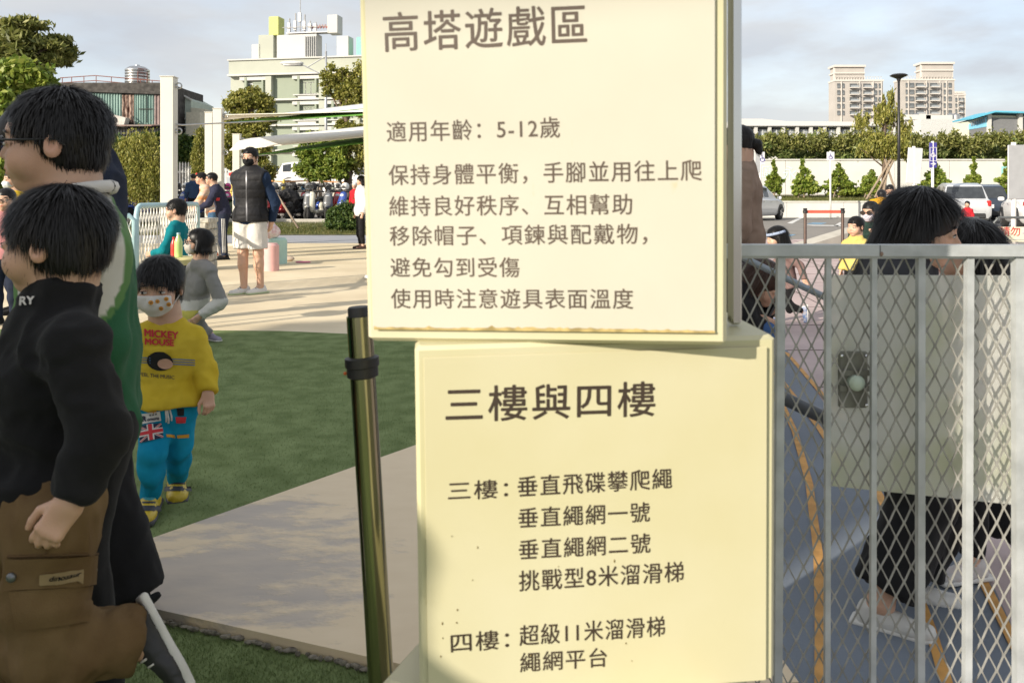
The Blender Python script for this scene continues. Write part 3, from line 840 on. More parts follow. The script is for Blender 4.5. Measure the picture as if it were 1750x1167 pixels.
# worn path between the two turfs, its near edge a low lip
l0, l1 = G(270, 1048), G(640, 1132); dl = l1 - l0
path = [Vector((-1.5, 2.5, 0)), e0, e1, e1 + d_ * 1.2, Vector((.7, 2.0, 0)), l1 + dl * .6, l1, l0]
pb = MB(); pb.prism([(p.x, p.y) for p in path], (-.03, .012)); pb.build('sand_path', M_worn, kind='structure')
rb = MB(); rr = random.Random(4)
pts_u = [l0 + dl * (t / 26 * 3 - 1.5) for t in range(40)]
near = MB(); near.poly([(-6, -3, -.02), (2.2, -3, -.02), (2.2, 2.6, -.02), (-6, 4.0, -.02)]); near.build('turf_near', M_turf, kind='structure')
# raise: the near turf lies lower than the path; crumbled edge stones along the lip
for i in range(90):
    t = -1.1 + i * .0266 + rr.uniform(-.012, .012); q = l0 + dl * t
    rb.ball((q.x, q.y - .012 + rr.uniform(-.006, .006), -.012), (.005 + rr.random() * .013, .003 + rr.random() * .006, .004 + rr.random() * .005), 6, 4)
rb.build('crumbled_edge', mat('crumbled_concrete', (.22, .20, .165), .95, var=.4, scale=60, bump=1), kind='stuff')
# turf fibres: short blades, thick near the camera
def blades(name, n, fx, z, hgt, w, m, seed):
    rs = np.random.RandomState(seed); p = fx(rs, n); p = np.concatenate([p, np.full((len(p), 1), z)], 1) if p.shape[1] == 2 else p
    n = len(p); a = rs.rand(n) * 6.28; ln = hgt * (.6 + .8 * rs.rand(n)); s = np.stack([np.cos(a), np.sin(a), a * 0], 1) * w
    l = np.stack([rs.randn(n) * .45, rs.randn(n) * .45, np.ones(n)], 1) * ln[:, None]
    V = np.stack([p - s, p + s, p + l], 1).reshape(-1, 3); F = np.arange(n * 3).reshape(-1, 3)
    o = link(name, npmesh(name, V, F), m); tag(o, kind='stuff'); return o
L_turf = leafmat('turf_fibre', (.11, .165, .055), (.175, .23, .085), (.25, .30, .13))
def turf_pts(rs, n):
    Y = 2.2 + 4.3 * rs.rand(n) ** 1.6; X = -3.2 + 3.6 * rs.rand(n)
    d = (X - e0.x) * d_.y - (Y - e0.y) * d_.x; ok = d < -.01; return np.stack([X, Y], 1)[ok]
blades('turf_blades', 120000, turf_pts, .006, .008, .0014, L_turf, 1)
def turf_pts2(rs, n):
    Y = 1.6 + .75 * rs.rand(n); X = -1.6 + 1.5 * rs.rand(n); d = (X - l0.x) * dl.y - (Y - l0.y) * dl.x; return np.stack([X, Y], 1)[d > .012]
blades('turf_blades', 50000, turf_pts2, -.022, .011, .0013, L_turf, 2)

# left, far side: grey path, grass strip, kerb, scooter park
sheet('grey_path', [(-30, 20.3), (.8, 20.3), (3, 24.2), (-30, 24.2)], .004, mat('grey_path_paving', (.30, .31, .34), .8, var=.08, scale=2))
gb = MB()
for i in range(12):
    x0, x1 = -30 + i * 2.9, -30 + (i + 1) * 2.9
    for (ya, za, yb, zb) in ((24.2, .02, 25.4, .16), (25.4, .16, 27.0, .27)):
        gb.poly([(x0, ya, za), (x1, ya, za), (x1, yb, zb), (x0, yb, zb)])
gb.build('grass_strip', M_grass, kind='structure')
def strip_pts(rs, n):
    Y = 24.3 + 2.6 * rs.rand(n); X = -20 + 23 * rs.rand(n); Z = np.where(Y < 25.4, .02 + (Y - 24.2) / 1.2 * .14, .16 + (Y - 25.4) / 1.6 * .11); return np.stack([X, Y, Z], 1)
L_gr = leafmat('grass_blade', (.06, .09, .02), (.13, .15, .035), (.26, .23, .09))
blades('grass', 60000, strip_pts, 0, .07, .008, L_gr, 3)
kb = MB()
for i in range(22): kb.box((-29 + i * 1.5, 27.1, .28), (1.47, .2, .24), bev=.02)
kb.build('kerb', M_kerb, kind='structure')

# right: pink paving, blue path with orange lines, parking bays
M_org = mat('orange_line_paint', (.52, .27, .07), .7, var=.15, scale=20)
sheet('pink_plaza', [(.3, 1.0), (9, 1.0), (9, 10), (13, 22.0), (2.4, 22.0), (2.3, 14), (1.2, 6)], .004, M_pink)
bl = GP((1250, 585), (1345, 600), (1408, 690), (1470, 760), (1700, 1010), (1760, 1140), (2100, 1600), (700, 1600), (700, 1000), (1100, 640))
sheet('blue_path', bl, .008, M_blue)
def line(pxs, w, z=.012):
    b = MB(); p = [G(a, c) for a, c in pxs]
    q = []
    for i in range(len(p) - 1):
        for t in range(4): q.append(p[i].lerp(p[i + 1], t / 4))
    q.append(p[-1]); L_, R_ = [], []
    for i, a in enumerate(q):
        d = (q[min(i + 1, len(q) - 1)] - q[max(i - 1, 0)]).normalized(); s = Vector((-d.y, d.x, 0)) * w / 2
        L_.append(a + s); R_.append(a - s)
    for i in range(len(q) - 1): b.poly([(v.x, v.y, z) for v in (L_[i], L_[i + 1], R_[i + 1], R_[i])])
    b.build('orange_line', M_org, kind='structure')
line([(1300, 590), (1345, 606), (1408, 680), (1500, 790)], .028)
line([(1250, 600), (1330, 645), (1400, 735), (1440, 800)], .028)
line([(1335, 690), (1358, 740), (1383, 830), (1398, 950), (1402, 1060), (1403, 1190)], .030)
line([(1480, 810), (1503, 850), (1535, 930), (1590, 1080), (1625, 1200)], .030)
line([(1640, 930), (1686, 1010), (1745, 1130), (1790, 1230)], .030)
# joints of the pink paving: recessed slots between slabs
jb = MB()
for i in range(14): jb.box((5.4, 5.2 + i * 1.2, .0055), (8.5, .014, .003), rz=.03)
for i in range(7): jb.box((2.6 + i * 1.25, 13, .0055), (.012, 18, .003), rz=-.12)
jb.build('paving_joint', mat('joint_dirt', (.12, .09, .09), .95), kind='structure')
# parking floor on the right with white and blue markings
sheet('parking_lot', [(2.4, 22), (40, 22), (40, 43.2), (-3, 43.2), (.8, 22)], .0, M_asph)
M_line = mat('white_line_paint', (.62, .62, .60), .8, var=.12, scale=10)
M_blp = mat('blue_mark_paint', (.17, .30, .42), .8, var=.25, scale=8)
def mark(pxs, m=M_line): 
    pts = [G(a, c) for a, c in pxs]; b = MB(); b.poly([(p.x, p.y, .006) for p in pts]); b.build('road_marking', m, kind='structure')
mark([(1340, 384), (1368, 371), (1374, 372), (1349, 385)]); mark([(1425, 386), (1436, 380), (1442, 380), (1432, 387)])
mark([(1300, 383.5), (1440, 385.5), (1440, 387), (1300, 385)]); mark([(1262, 399), (1335, 398), (1335, 400), (1262, 401)])
mark([(1378, 383), (1390, 380.5), (1413, 381), (1404, 384)], M_blp); mark([(1322, 403), (1336, 399.5), (1364, 400), (1352, 404)], M_blp)
for i in range(5): mark([(1480 + i * 60, 386), (1490 + i * 60, 378), (1494 + i * 60, 378), (1485 + i * 60, 386)])
# retaining wall, grass bank and boundary wall
rw = thing('retaining_wall', 'low pale concrete retaining wall along the back of the right car park', 'wall', (20, 43.3, 0), kind='thing')
w_ = MB()
for i in range(14): w_.box((-16 + i * 3, 0, .4), (2.985, .22, .83), bev=.01)
w_.build('wall_panel', M_wall, rw); c_ = MB(); c_.box((4, .0, .835), (44, .3, .07), bev=.01); c_.build('coping', mat('pale_coping', (.62, .60, .53), .8), rw)
bk = MB()
for i in range(20):
    x0 = 2 + i * 3
    bk.poly([(x0, 43.4, .78), (x0 + 3, 43.4, .78), (x0 + 3, 47, .98), (x0, 47, .98)]); bk.poly([(x0, 47, .98), (x0 + 3, 47, .98), (x0 + 3, 59.9, 1.15), (x0, 59.9, 1.15)])
bk.build('grass_bank', mat('dry_bank', (.13, .10, .045), .95, var=.35, scale=2.5, bump=.8, bscale=20, col2=(.20, .17, .05)), kind='structure')
def bank_pts(rs, n):
    Y = 43.5 + 6 * rs.rand(n); X = 3 + 40 * rs.rand(n); return np.stack([X, Y, .79 + (Y - 43.4) * .05], 1)
blades('grass', 50000, bank_pts, 0, .10, .016, L_gr, 5)
bw = thing('boundary_wall', 'long tall white boundary wall with faint teal characters behind the young trees', 'wall', (22, 60, 0), kind='thing')
w_ = MB()
for i in range(16):
    w_.box((-24 + i * 4, 0, 2.35), (3.97, .25, 2.74), bev=.01)
w_.build('wall_panel', M_wall, bw)
c_ = MB(); c_.box((8, -.02, 3.76), (64, .36, .09)); c_.build('coping', M_wall, bw); c_ = MB(); c_.box((8, -.05, 1.1), (64, .3, .3)); c_.build('plinth', mat('grey_plinth', (.35, .34, .32), .8), bw)
M_teal = mat('teal_letter', (.25, .62, .60), .7)
for body, px, py, sz in (('社', 1262, 300, 1.0), ('區', 1300, 303, 1.0), ('永', 1337, 306, 1.1), ('中', 1708, 308, 1.5)):
    q = P(px, py, 59.85); o = link('lettering', text_mesh(body, sz, Matrix.Translation(q)), M_teal if body == '中' else mat('faded_teal_letter', (.55, .74, .72), .8), bw, True)
# ================================================================== BUILDINGS
# pale green four-storey building, its front turned a little to the left
M_pg = mat('pale_green_render', (.40, .42, .355), .85, var=.04, scale=.4)
M_dg = mat('sage_green_render', (.27, .31, .24), .85, var=.05, scale=.4)
M_bw = mat('building_white', (.52, .52, .49), .8, var=.03, scale=.4)
M_gl = mat('dark_window_glass', (.10, .12, .13), .12, var=.5, scale=.9, col2=(.30, .33, .35), spec=.8)
M_fr = mat('window_frame_white', (.66, .67, .66), .5)
g0 = P(392, 333, 100.0); ang = -R(10.6)
gbd = thing('school_building', 'pale green four-storey building with white bands, rooftop boxes and rows of recessed windows', 'building', (g0.x, g0.y, 1.2), ang, kind='thing')
Lg, Hg = 46.0, 16.2
w_ = MB(); w_.box((Lg / 2, 6.3, Hg / 2 - .5), (Lg, 12, Hg + 1)); w_.build('wall', M_pg, gbd)
for fl in range(5):
    zt = 14.5 - fl * 3.07
    b = MB(); b.box((Lg / 2 - .02, .0, zt), (Lg + .1, .9, .22)); b.build('white_band', M_bw, gbd)
b = MB(); b.box((Lg / 2, .15, 15.45), (Lg, .6, 1.7)); b.build('parapet', M_pg, gbd)
b = MB(); b.box((Lg / 2, .1, 16.36), (Lg + .2, .9, .16)); b.build('parapet_cap', M_bw, gbd)
winm = MB(); winm.box((0, 0, 0), (2.05, .10, 1.35)); win0 = winm.build('window', M_gl, gbd)
frm = MB()
for x in (-1.02, -.34, .34, 1.02): frm.box((x, -.06, 0), (.10, .06, 1.4))
for z in (-.68, .68): frm.box((0, -.06, z), (2.14, .06, .08))
frm.build('window_frame', M_fr, win0)
wn = kids(win0)
snm = MB(); snm.box((0, 0, 0), (.62, .10, 1.35)); sn0 = snm.build('side_window', M_gl, gbd); sfm = MB(); sfm.box((0, -.06, 0), (.06, .05, 1.4)); sfm.box((0, -.06, .68), (.66, .05, .07)); sfm.build('window_frame', M_fr, sn0)
first = True
for fl in range(4):
    zc = 14.0 - fl * 3.07
    for k in range(9):
        x = 5.9 + k * 4.35 - (2.5 if k == 0 else 0)
        # sunken bay: white lintel beam, dark reveal, pier, sill block
        b = MB(); b.box((x - .2, -.02, zc + .05), (3.5, .36, .40)); b.build('lintel', M_bw, gbd)
        b = MB(); b.box((x + 1.95, -.10, zc - 1.2), (.75, .75, 2.9)); b.build('pier', M_pg, gbd)
        b = MB(); b.box((x - .1, -.08, zc - 2.05), (3.4, .5, .12)); b.box((x - .1, -.0, zc - 2.4), (2.3, .3, .55)); b.build('sill', M_bw, gbd)
        b = MB(); b.box((x - 1.15, -.02, zc - .9), (.28, .45, 2.2)); b.box((x + 1.05, -.02, zc - .9), (.22, .45, 1.5)); b.build('fin', M_dg, gbd)
        if first: o, s2 = win0, sn0; first = False
        else:
            c = [q.copy() for q, _ in wn]; [COL.objects.link(q) for q in c]; c[1].parent = c[0]; o = c[0]
            s2 = sn0.copy(); COL.objects.link(s2); fr2 = CH(sn0)[0].copy(); COL.objects.link(fr2); fr2.parent = s2
        o.location = (x - .05, .26, zc - 1.22); s2.location = (x + 1.38, .26, zc - 1.22)
b = MB(); b.box((Lg / 2, .22, 7.3), (Lg - 6, .10, 14.0)); b.build('recess_wall', M_dg, gbd)
for (x, z, sx, sz, m, nm) in ((3.1, 16.4, 1.2, 2.0, M_bw, 'condenser_unit'), (8.4, 16.4, 5.2, 3.0, M_bw, 'machine_room'), (4.4, 16.4, 2.0, 3.1, M_pg, 'stair_head'), (14.3, 16.4, 1.5, 2.6, M_bw, 'condenser_unit'), (17.0, 16.4, 1.9, 2.4, mat('mint_box', (.20, .60, .42), .6), 'mint_cabinet'), (20.0, 16.4, 2.8, 1.4, mat('dull_green_box', (.30, .36, .25), .7), 'low_cabinet'), (5.4, 19.4, 1.3, 2.3, mat('lime_box', (.48, .52, .15), .6), 'lime_panel'), (13.0, 19.4, 1.3, 2.2, M_bw, 'white_cabinet')):
    b = MB(); b.box((x, 1.6, z + sz / 2), (sx, 1.6, sz), bev=.05); b.build(nm, m, gbd)
b = MB()
for i in range(6): b.box((9.6 + i * .27, .72, 17.9), (.08, .1, 2.4))
b.build('louvre', mat('louvre_grey', (.22, .23, .24), .6), gbd)
b = MB()
for (x, h_) in ((7.2, 2.2), (8.0, 2.8), (8.6, 5.6), (9.2, 2.6), (9.9, 1.8), (10.6, 1.6)): b.tube([(x, 1.4, 19.3), (x, 1.4, 19.3 + h_)], .09 if h_ < 5 else .05, 6); b.box((x, 1.25, 19.6 + h_ * .35), (.34, .25, 1.1))
b.box((9.8, 1.4, 19.6), (5.5, 1.2, .12)); b.tube([(6.5, .9, 20.3), (12.5, .9, 20.3)], .05, 5); b.build('antenna', mat('antenna_grey', (.42, .42, .42), .5, .3), gbd)
b = MB()
for i in range(30): b.box((9.5 + i * .12, 2.1, 20.4 + (i % 3) * .1), (.12, .12, .25))
b.build('roof_clutter', mat('red_brown', (.30, .10, .08), .7), gbd)
b = MB(); b.box((0.45, -.06, 7.5), (.08, .1, 9)); b.box((.8, -.06, 7.5), (.06, .1, 9)); b.box((.6, -.1, 12.2), (.9, .1, .08)); b.build('drain_pipe', M_pg, gbd)

# corrugated shed with its rusty patch, water tank and railing
M_cor = mat('teal_corrugated', (.18, .30, .27), .6, .15, var=.2, scale=1.5, stretch=(3, 3, .4), col2=(.26, .38, .34))
M_rust = mat('rusty_sheet', (.10, .028, .012), .85, var=.5, scale=4, col2=(.40, .30, .24), stretch=(2, 2, .6))
M_cor2 = mat('faded_red_sheet', (.23, .17, .16), .7, var=.2, scale=3)
M_drk = mat('weathered_dark', (.06, .055, .05), .9, var=.4, scale=3)
Ys = 62.0; sa = P(100, 333, Ys)
shed = thing('shed_building', 'teal corrugated metal building with a rusty door panel, steel water tank and rooftop railing', 'building', (sa.x, Ys, 1.2), -R(0), kind='thing')
def SX(px): return (px - 100) * Ys / FPX
def SZ(py): return (333 - py) * Ys / FPX
b = MB(); b.box((SX(190), 4, SZ(270)), (SX(280), 7.8, 11.4)); b.build('rear_wall', M_drk, shed)
def corr(x0, x1, z0, z1, y, m, nm, nw=5, slope=0.):
    """one corrugated sheet: folded ribs"""
    b = MB(); vs = []; n = nw * 4
    for i in range(n + 1):
        t = i / n; x = x0 + (x1 - x0) * t; yy = y - (.07 if i % 4 in (1, 2) else 0)
        vs += [(x, yy, z0), (x, yy, z1 - slope * (x - x0))]
    b.add(vs, [(2 * i, 2 * i + 2, 2 * i + 3, 2 * i + 1) for i in range(n)]); return b.build(nm, m, shed)
z1, z0 = SZ(157), SZ(214); sl = .035
xs_ = [100, 118, 136, 154, 172, 190, 209]
for a, c in zip(xs_[:-1], xs_[1:]): corr(SX(a), SX(c) - .02, z0, z1 - sl * (SX(a)), 0, M_cor, 'cladding_sheet', 4, sl)
corr(SX(209), SX(229), SZ(210), SZ(163), -.06, M_rust, 'rusty_panel', 3)
for a, c in ((230, 247), (247, 264)): corr(SX(a), SX(c) - .02, z0, z1 - sl * SX(a), 0, M_cor, 'cladding_sheet', 4, sl)
corr(SX(264), SX(282), z0, z1 - sl * SX(264), -.02, M_cor2, 'faded_sheet', 3, sl)
b = MB(); b.bar((SX(96), -.1, z1 + .15), (SX(290), -.1, z1 + .15 - sl * SX(290)), .3, .22); b.build('eave', M_drk, shed)
b = MB()
for a, c in ((185, 214), (214, 243), (243, 285)): b.box(((SX(a) + SX(c)) / 2, -1.2, z0 - .12), (SX(c) - SX(a) - .03, 2.8, .08), M=Matrix.Rotation(R(6), 3, 'X'))
b.build('lean_to_roof', mat('streaked_roof_sheet', (.30, .30, .27), .8, var=.3, scale=2.5, col2=(.26, .11, .08)), shed)
corr(SX(182), SX(290), SZ(265), z0 - .3, -.9, mat('green_grey_wall', (.13, .16, .13), .8, var=.3), 'lower_wall', 14)
for x in (213, 232, 265):
    b = MB(); b.box((SX(x) + .35, -1.02, SZ(234)), (.95, .1, 1.05)); wd = b.build('window', M_gl, shed)
    b = MB()
    for i in range(5): b.box((SX(x) + .35 - .4 + i * .2, -1.09, SZ(234)), (.04, .04, 1.05))
    for i in range(3): b.box((SX(x) + .35, -1.09, SZ(234) - .4 + i * .4), (.95, .04, .04))
    b.build('window_grille', M_drk, wd)
b = MB(); b.box((SX(208), -.75, SZ(208)), (1.5, .7, .75), M=Matrix.Rotation(R(14), 3, 'Y')); 
ac = b.build('air_conditioner', mat('dirty_white', (.50, .48, .44), .7), shed)
b = MB(); b.lathe((SX(206), -1.16, SZ(208)), [(.26, 0), (.28, .06), (.0, .07)], 14, 'y'); b.build('fan_grille', M_drk, ac)
b = MB()
tx = SX(212)
for i in range(9): b.lathe((tx, 2.2, SZ(156) + i * .22), [(.86, 0), (.91, .06), (.91, .16), (.86, .22)], 24)
b.lathe((tx, 2.2, SZ(156) + 1.98), [(.86, 0), (.6, .18), (.2, .26), (.19, .34), (0.01, .35)], 24)
tk = b.build('water_tank', mat('stainless', (.55, .55, .54), .28, 1.0, var=.08, scale=3), shed, 30)
b = MB()
for i in range(7): b.tube([(tx + .55, 1.1, SZ(150) + i * .27), (tx + 1.0, 1.7, SZ(150) + i * .27)], .03, 4)
b.tube([(tx + .55, 1.1, SZ(157)), (tx + .55, 1.1, SZ(118))], .035, 4); b.tube([(tx + 1., 1.7, SZ(157)), (tx + 1., 1.7, SZ(118))], .035, 4); b.build('tank_ladder', mat('rust_red_paint', (.22, .09, .07), .8), tk)
b = MB(); rail = [(100, 133), (160, 129), (278, 139)]
for dz in (0, .38):
    b.tube([(SX(x), .2, SZ(y) - dz) for x, y in rail], .035, 5)
b.tube([(SX(278), .2, SZ(139)), (SX(276), 5, SZ(141))], .035, 5)
for x in (104, 120, 141, 162, 188, 238, 249, 258, 277): 
    yy = 133 - 4 * (x - 100) / 60 if x < 160 else 129 + 10 * (x - 160) / 118
    b.tube([(SX(x), .2, SZ(157)), (SX(x), .2, SZ(yy))], .03, 5)
b.build('railing', mat('rust_red_paint', (.22, .09, .07), .8), shed)
b = MB(); b.tube([(SX(229), -.2, SZ(200)), (SX(240), -.9, SZ(215))], .05, 4); b.tube([(SX(252), -.1, SZ(165)), (SX(252), -.1, SZ(210))], .02, 4); b.tube([(SX(238), -.1, SZ(187)), (SX(262), -.1, SZ(187))], .03, 4); b.build('pipe', M_drk, shed)
# plain beige gabled house beside it
hs = thing('gabled_house', 'plain pale grey gabled house behind the tall white post', 'building', (P(300, 333, 66).x, 66, 1.2), kind='thing')
k = 66 / FPX
b = MB(); b.prism([(-1.0, -1.5), (1.25, -1.5), (1.25, 7.6), (.0, 8.3), (-1.0, 8.1)], (0, 5), ax='y'); b.build('wall', mat('pale_sage', (.40, .46, .40), .85, var=.08), hs)
b = MB(); b.box((1.8, 1.0, 3.6), (1.1, 4, 5.9)); b.prism([(1.25, 5.4), (2.4, 6.3), (2.4, 6.9), (1.25, 7.0)], (-.1, 3), ax='y'); b.build('annex_wall', mat('pale_cream', (.52, .50, .40), .85, var=.08), hs)
b = MB(); b.bar((0, -.1, 8.36), (1.34, -.1, 7.62), .2, .12); b.box((.12, -.05, 6.1), (2.2, .1, .1)); b.box((.12, -.05, 5.3), (2.2, .1, .08)); b.build('roof_trim', M_bw, hs)

# the two apartment towers, the low tower and the long white school block
M_tw = mat('tower_tile', (.42, .395, .365), .8, var=.06, scale=.15)
M_twl = mat('tower_light_band', (.56, .53, .49), .8, var=.04)
M_twg = mat('tower_glass', (.09, .10, .11), .2, var=.4, scale=.3, col2=(.20, .22, .23))
def tower(x0, x1, ytop, ysh, xs0, xs1, label, Y, cols, seed):
    k = Y / FPX; X0 = (x0 - CX) * k
    t = thing('apartment_tower', label, 'tower block', (X0, Y, 1.2), 0, 'apartment towers on the skyline', 'thing')
    Wd = (x1 - x0) * k; Z = lambda py: (333 - py) * k; Xp = lambda px: (px - x0) * k
    b = MB(); b.box((Wd / 2, 3.5, Z(ysh) / 2), (Wd, 7, Z(ysh))); b.build('wall', M_tw, t)
    b = MB(); a0, a1 = Xp(xs0), Xp(xs1)
    b.box(((a0 + a1) / 2, 3.7, (Z(ysh) + Z(ytop)) / 2), (a1 - a0 - 1., 5.6, Z(ytop) - Z(ysh))); b.build('penthouse', M_tw, t)
    b = MB(); b.box(((a0 + a1) / 2, 3.6, Z(ytop)), (a1 - a0 + .6, 7, .9)); b.box(((a0 + a1) / 2, 3.6, Z(ytop + 12)), (a1 - a0, 6.4, .6)); b.box((Wd / 2, 3.5, Z(ysh)), (Wd + .4, 7.6, .7)); b.build('cornice', M_twl, t)
    b = MB(); b.box((a0 + .4, 1.5, (Z(ysh) + Z(ytop)) / 2), (.9, .9, Z(ytop) - Z(ysh))); b.box((a1 - .4, 1.5, (Z(ysh) + Z(ytop)) / 2), (.9, .9, Z(ytop) - Z(ysh))); b.build('corner_column', M_twl, t)
    b = MB()
    for i in range(18): b.box((Xp(x0) + i * Wd / 18 + .4, .3, Z(ysh) + .9), (.12, .12, 1.6))
    b.box((Wd / 2, .3, Z(ysh) + 1.6), (Wd, .12, .12)); b.build('roof_railing', M_twl, t)
    wm = {}
    for r in range(5 if Y > 300 and x1 - x0 > 40 else 6):
        zc = Z(ysh + 9) - r * 2.9
        for (px, w, kind) in cols:
            key = (w, kind)
            if key not in wm:
                b = MB(); b.box((0, 0, 0), (w * k, .4, 1.75 if kind else 1.9)); me = b.build('window', M_twg, t); wm[key] = me; o = me
                if kind:
                    c = MB(); c.box((0, -1.0, -1.0), (w * k + .5, 1.6, .35)); c.build('balcony', M_twl, o)
                    c = MB(); c.box((0, -1.7, -.45), (w * k + .3, .08, .7)); c.build('balustrade', mat('balcony_rail', (.30, .33, .35), .3), o)
            else:
                src = wm[key]; o = src.copy(); COL.objects.link(o)
                for ch in CH(src): q = ch.copy(); COL.objects.link(q); q.parent = o
            o.location = (Xp(px), -.15, zc)
    b = MB()
    for px, w, kind in cols[::2]: b.box((Xp(px + w * .9), -.2, Z(ysh) / 2), (.35, .5, Z(ysh) - 1))
    b.build('pilaster', M_twl, t)
    return t
tower(1427, 1509, 113, 138, 1427, 1479, 'brownish apartment tower with one square penthouse, behind the tall conifer', 350, [(1433, 5, 0), (1441, 3, 0), (1458, 12, 1), (1469, 4, 0), (1481, 12, 1), (1495, 6, 0), (1503, 3, 0)], 1)
tower(1541, 1631, 108, 137, 1576, 1631, 'brownish apartment tower with a penthouse on its right, beside the black lamp post', 350, [(1549, 3, 0), (1558, 7, 0), (1571, 13, 1), (1584, 4, 0), (1595, 12, 1), (1606, 4, 0), (1614, 3, 0), (1623, 5, 0)], 2)
tower(1630, 1650, 158, 162, 1633, 1648, 'narrow lower apartment tower peeping out on the right of the two big towers', 420, [(1634, 3, 0), (1640, 4, 1), (1646, 3, 0)], 3)

kk = 130 / FPX
sch = thing('long_school_block', 'long low white building with recessed window bays above the bushes', 'building', (P(1262, 333, 130).x, 130, 1.2), 0, kind='thing')
X = lambda px: (px - 1262) * kk
Z = lambda py: (333 - py) * kk
b = MB(); b.box((X(1456), 7, Z(250) / 2 + .9), (X(1650), 13, Z(222) + .0)); b.build('wall', M_bw, sch)
b = MB(); b.prism([(X(1258), Z(204)), (X(1300), Z(204)), (X(1340), Z(208)), (X(1650), Z(211)), (X(1650), Z(216)), (X(1258), Z(216))], (-.7, 12), ax='y'); b.build('roof_fascia', mat('clean_white', (.56, .56, .55), .7, var=.03), sch)
wm = None
for i in range(16):
    px = 1281 + i * 23.5
    b = MB(); b.box((X(px + 10), -.1, Z(227)), (.5, .5, Z(210) - Z(245))); b.build('pier', M_bw, sch)
    if wm is None:
        b = MB(); b.box((0, 0, 0), (1.2, .2, .95)); wm = o = b.build('window', M_gl, sch); c = MB(); c.box((0, -.12, 0), (.08, .06, .95)); c.box((0, -.12, 0), (1.2, .06, .06)); c.build('window_frame', M_fr, o); c = MB(); c.box((0, -.3, .85), (1.7, .5, .15)); c.build('canopy', mat('grey_canopy', (.4, .42, .4), .6), o)
    else:
        o = wm.copy(); COL.objects.link(o)
        for ch in CH(wm): q = ch.copy(); COL.objects.link(q); q.parent = o
    o.location = (X(px), .42, Z(226))
b = MB(); b.box((X(1600), -2, Z(225)), (X(1262 + 95), 4, 3.2)); b.build('side_wing', mat('pale_grey_render', (.50, .51, .50), .8), sch)
b = MB(); b.box((X(1608), 2, Z(203)), (4.2, 3, 1.2)); b.box((X(1572), 2, Z(200)), (4, 3, .8)); b.build('roof_box', M_bw, sch)
for px in (1556, 1576, 1636, 1645):
    b = MB(); b.lathe((X(px), 2, Z(206)), [(.6, 0), (.6, 1.0), (.4, 1.2), (.1, 1.3)], 12); b.build('roof_tank', mat('stainless', (.5, .5, .5), .3, 1.), sch, 30)

# hall with the blue roof at the right edge
kb_ = 110 / FPX
hall = thing('sports_hall', 'grey hall with a bright blue sloping roof at the right edge', 'building', (P(1652, 333, 110).x, 110, 1.2), 0, kind='thing')
X = lambda px: (px - 1652) * kb_; Z = lambda py: (333 - py) * kb_
b = MB(); b.prism([(X(1652), Z(209)), (X(1690), Z(197)), (X(1900), Z(203)), (X(1900), 0), (X(1652), 0)], (0, 3), ax='y'); b.build('wall', M_pg if False else mat('cream_render', (.62, .60, .47), .8), hall)
b = MB(); b.prism([(X(1650), Z(206)), (X(1690), Z(194)), (X(1900), Z(200)), (X(1900), Z(197.5)), (X(1690), Z(191.5)), (X(1649), Z(204))], (-1.5, 3.2), ax='y'); b.build('roof', mat('bright_blue_roof', (.10, .42, .58), .5), hall)
b = MB(); b.prism([(X(1655), Z(213)), (X(1684), Z(200)), (X(1684), Z(217)), (X(1655), Z(222))], (-.3, 0), ax='y'); b.build('blue_panel', mat('sky_blue_panel', (.20, .50, .68), .5), hall)
for i in range(7):
    b = MB(); b.box((X(1658 + i * 3.6), -.36, Z(212.5 - i * 1.1)), (.13, .1, .55)); b.build('slit_window', M_gl, hall)
M_sh = mat('grey_louvre_panel', (.17, .175, .18), .7, var=.06)
for (a, c, t, u) in ((1656, 1684, 218, 232), (1690, 1737, 202, 233), (1743, 1790, 203, 233), (1796, 1850, 204, 233)):
    b = MB(); b.box(((X(a) + X(c)) / 2, -.1, (Z(t) + Z(u)) / 2), (X(c) - X(a), .3, Z(t) - Z(u))); b.build('panel', M_sh, hall)
for px in (1687, 1740, 1793):
    b = MB(); b.box((X(px), -.3, Z(215)), (.45, .7, Z(192) - Z(236))); b.build('column', M_bw, hall)
for px in (1697, 1712, 1727, 1744):
    b = MB(); b.box((X(px), -.1, Z(242)), (.5, .3, .5)); b.build('window', M_gl, hall)

# ================================================================== POSTS, LAMPS, SAILS
M_post = mat('cream_white_post', (.58, .57, .51), .5, var=.04, scale=2, bump=.05)
M_steel = mat('galvanised_steel', (.48, .49, .49), .35, .9, var=.1, scale=8)
def post(px0, px1, ptop, Y, label, zg=0.):
    k = Y / FPX; w = (px1 - px0) * k; x = ((px0 + px1) / 2 - CX) * k; zt = CAMH - (ptop - YH) * k
    t = thing('shade_post', label, 'post', (x, Y, zg), R(3), 'white posts of the shade sails', 'thing')
    b = MB(); b.box((0, 0, (zt - zg) / 2), (w, w, zt - zg), bev=.008); b.build('column', M_post, t)
    b = MB(); b.box((0, 0, zt - zg + .006), (w + .02, w + .02, .012)); b.build('cap', M_post, t)
    b = MB(); b.box((0, 0, .015), (w + .16, w + .16, .03)); b.build('base_plate', M_post, t)
    for z_ in (zt - zg - .13, zt - zg - .85):
        b = MB(); r_ = [(w / 2 + .05 + .045 * math.cos(a), 0, z_ + .045 * math.sin(a)) for a in np.linspace(0, 2 * math.pi, 13)]; b.tube(r_, .012, 6, False); b.tube([(w / 2 - .02, 0, z_), (w / 2 + .03, 0, z_)], .02, 8); b.build('eye_bolt', M_steel, t, True)
    return t
post(278, 300, 133, 13.0, 'tallest white shade post, standing behind the mesh fence left of the plaza')
post(352, 365, 193, 17.0, 'white shade post, left one of a close pair behind the capped man')
post(366, 381, 187, 16.2, 'white shade post, the right one of a close pair behind the two leaning men')
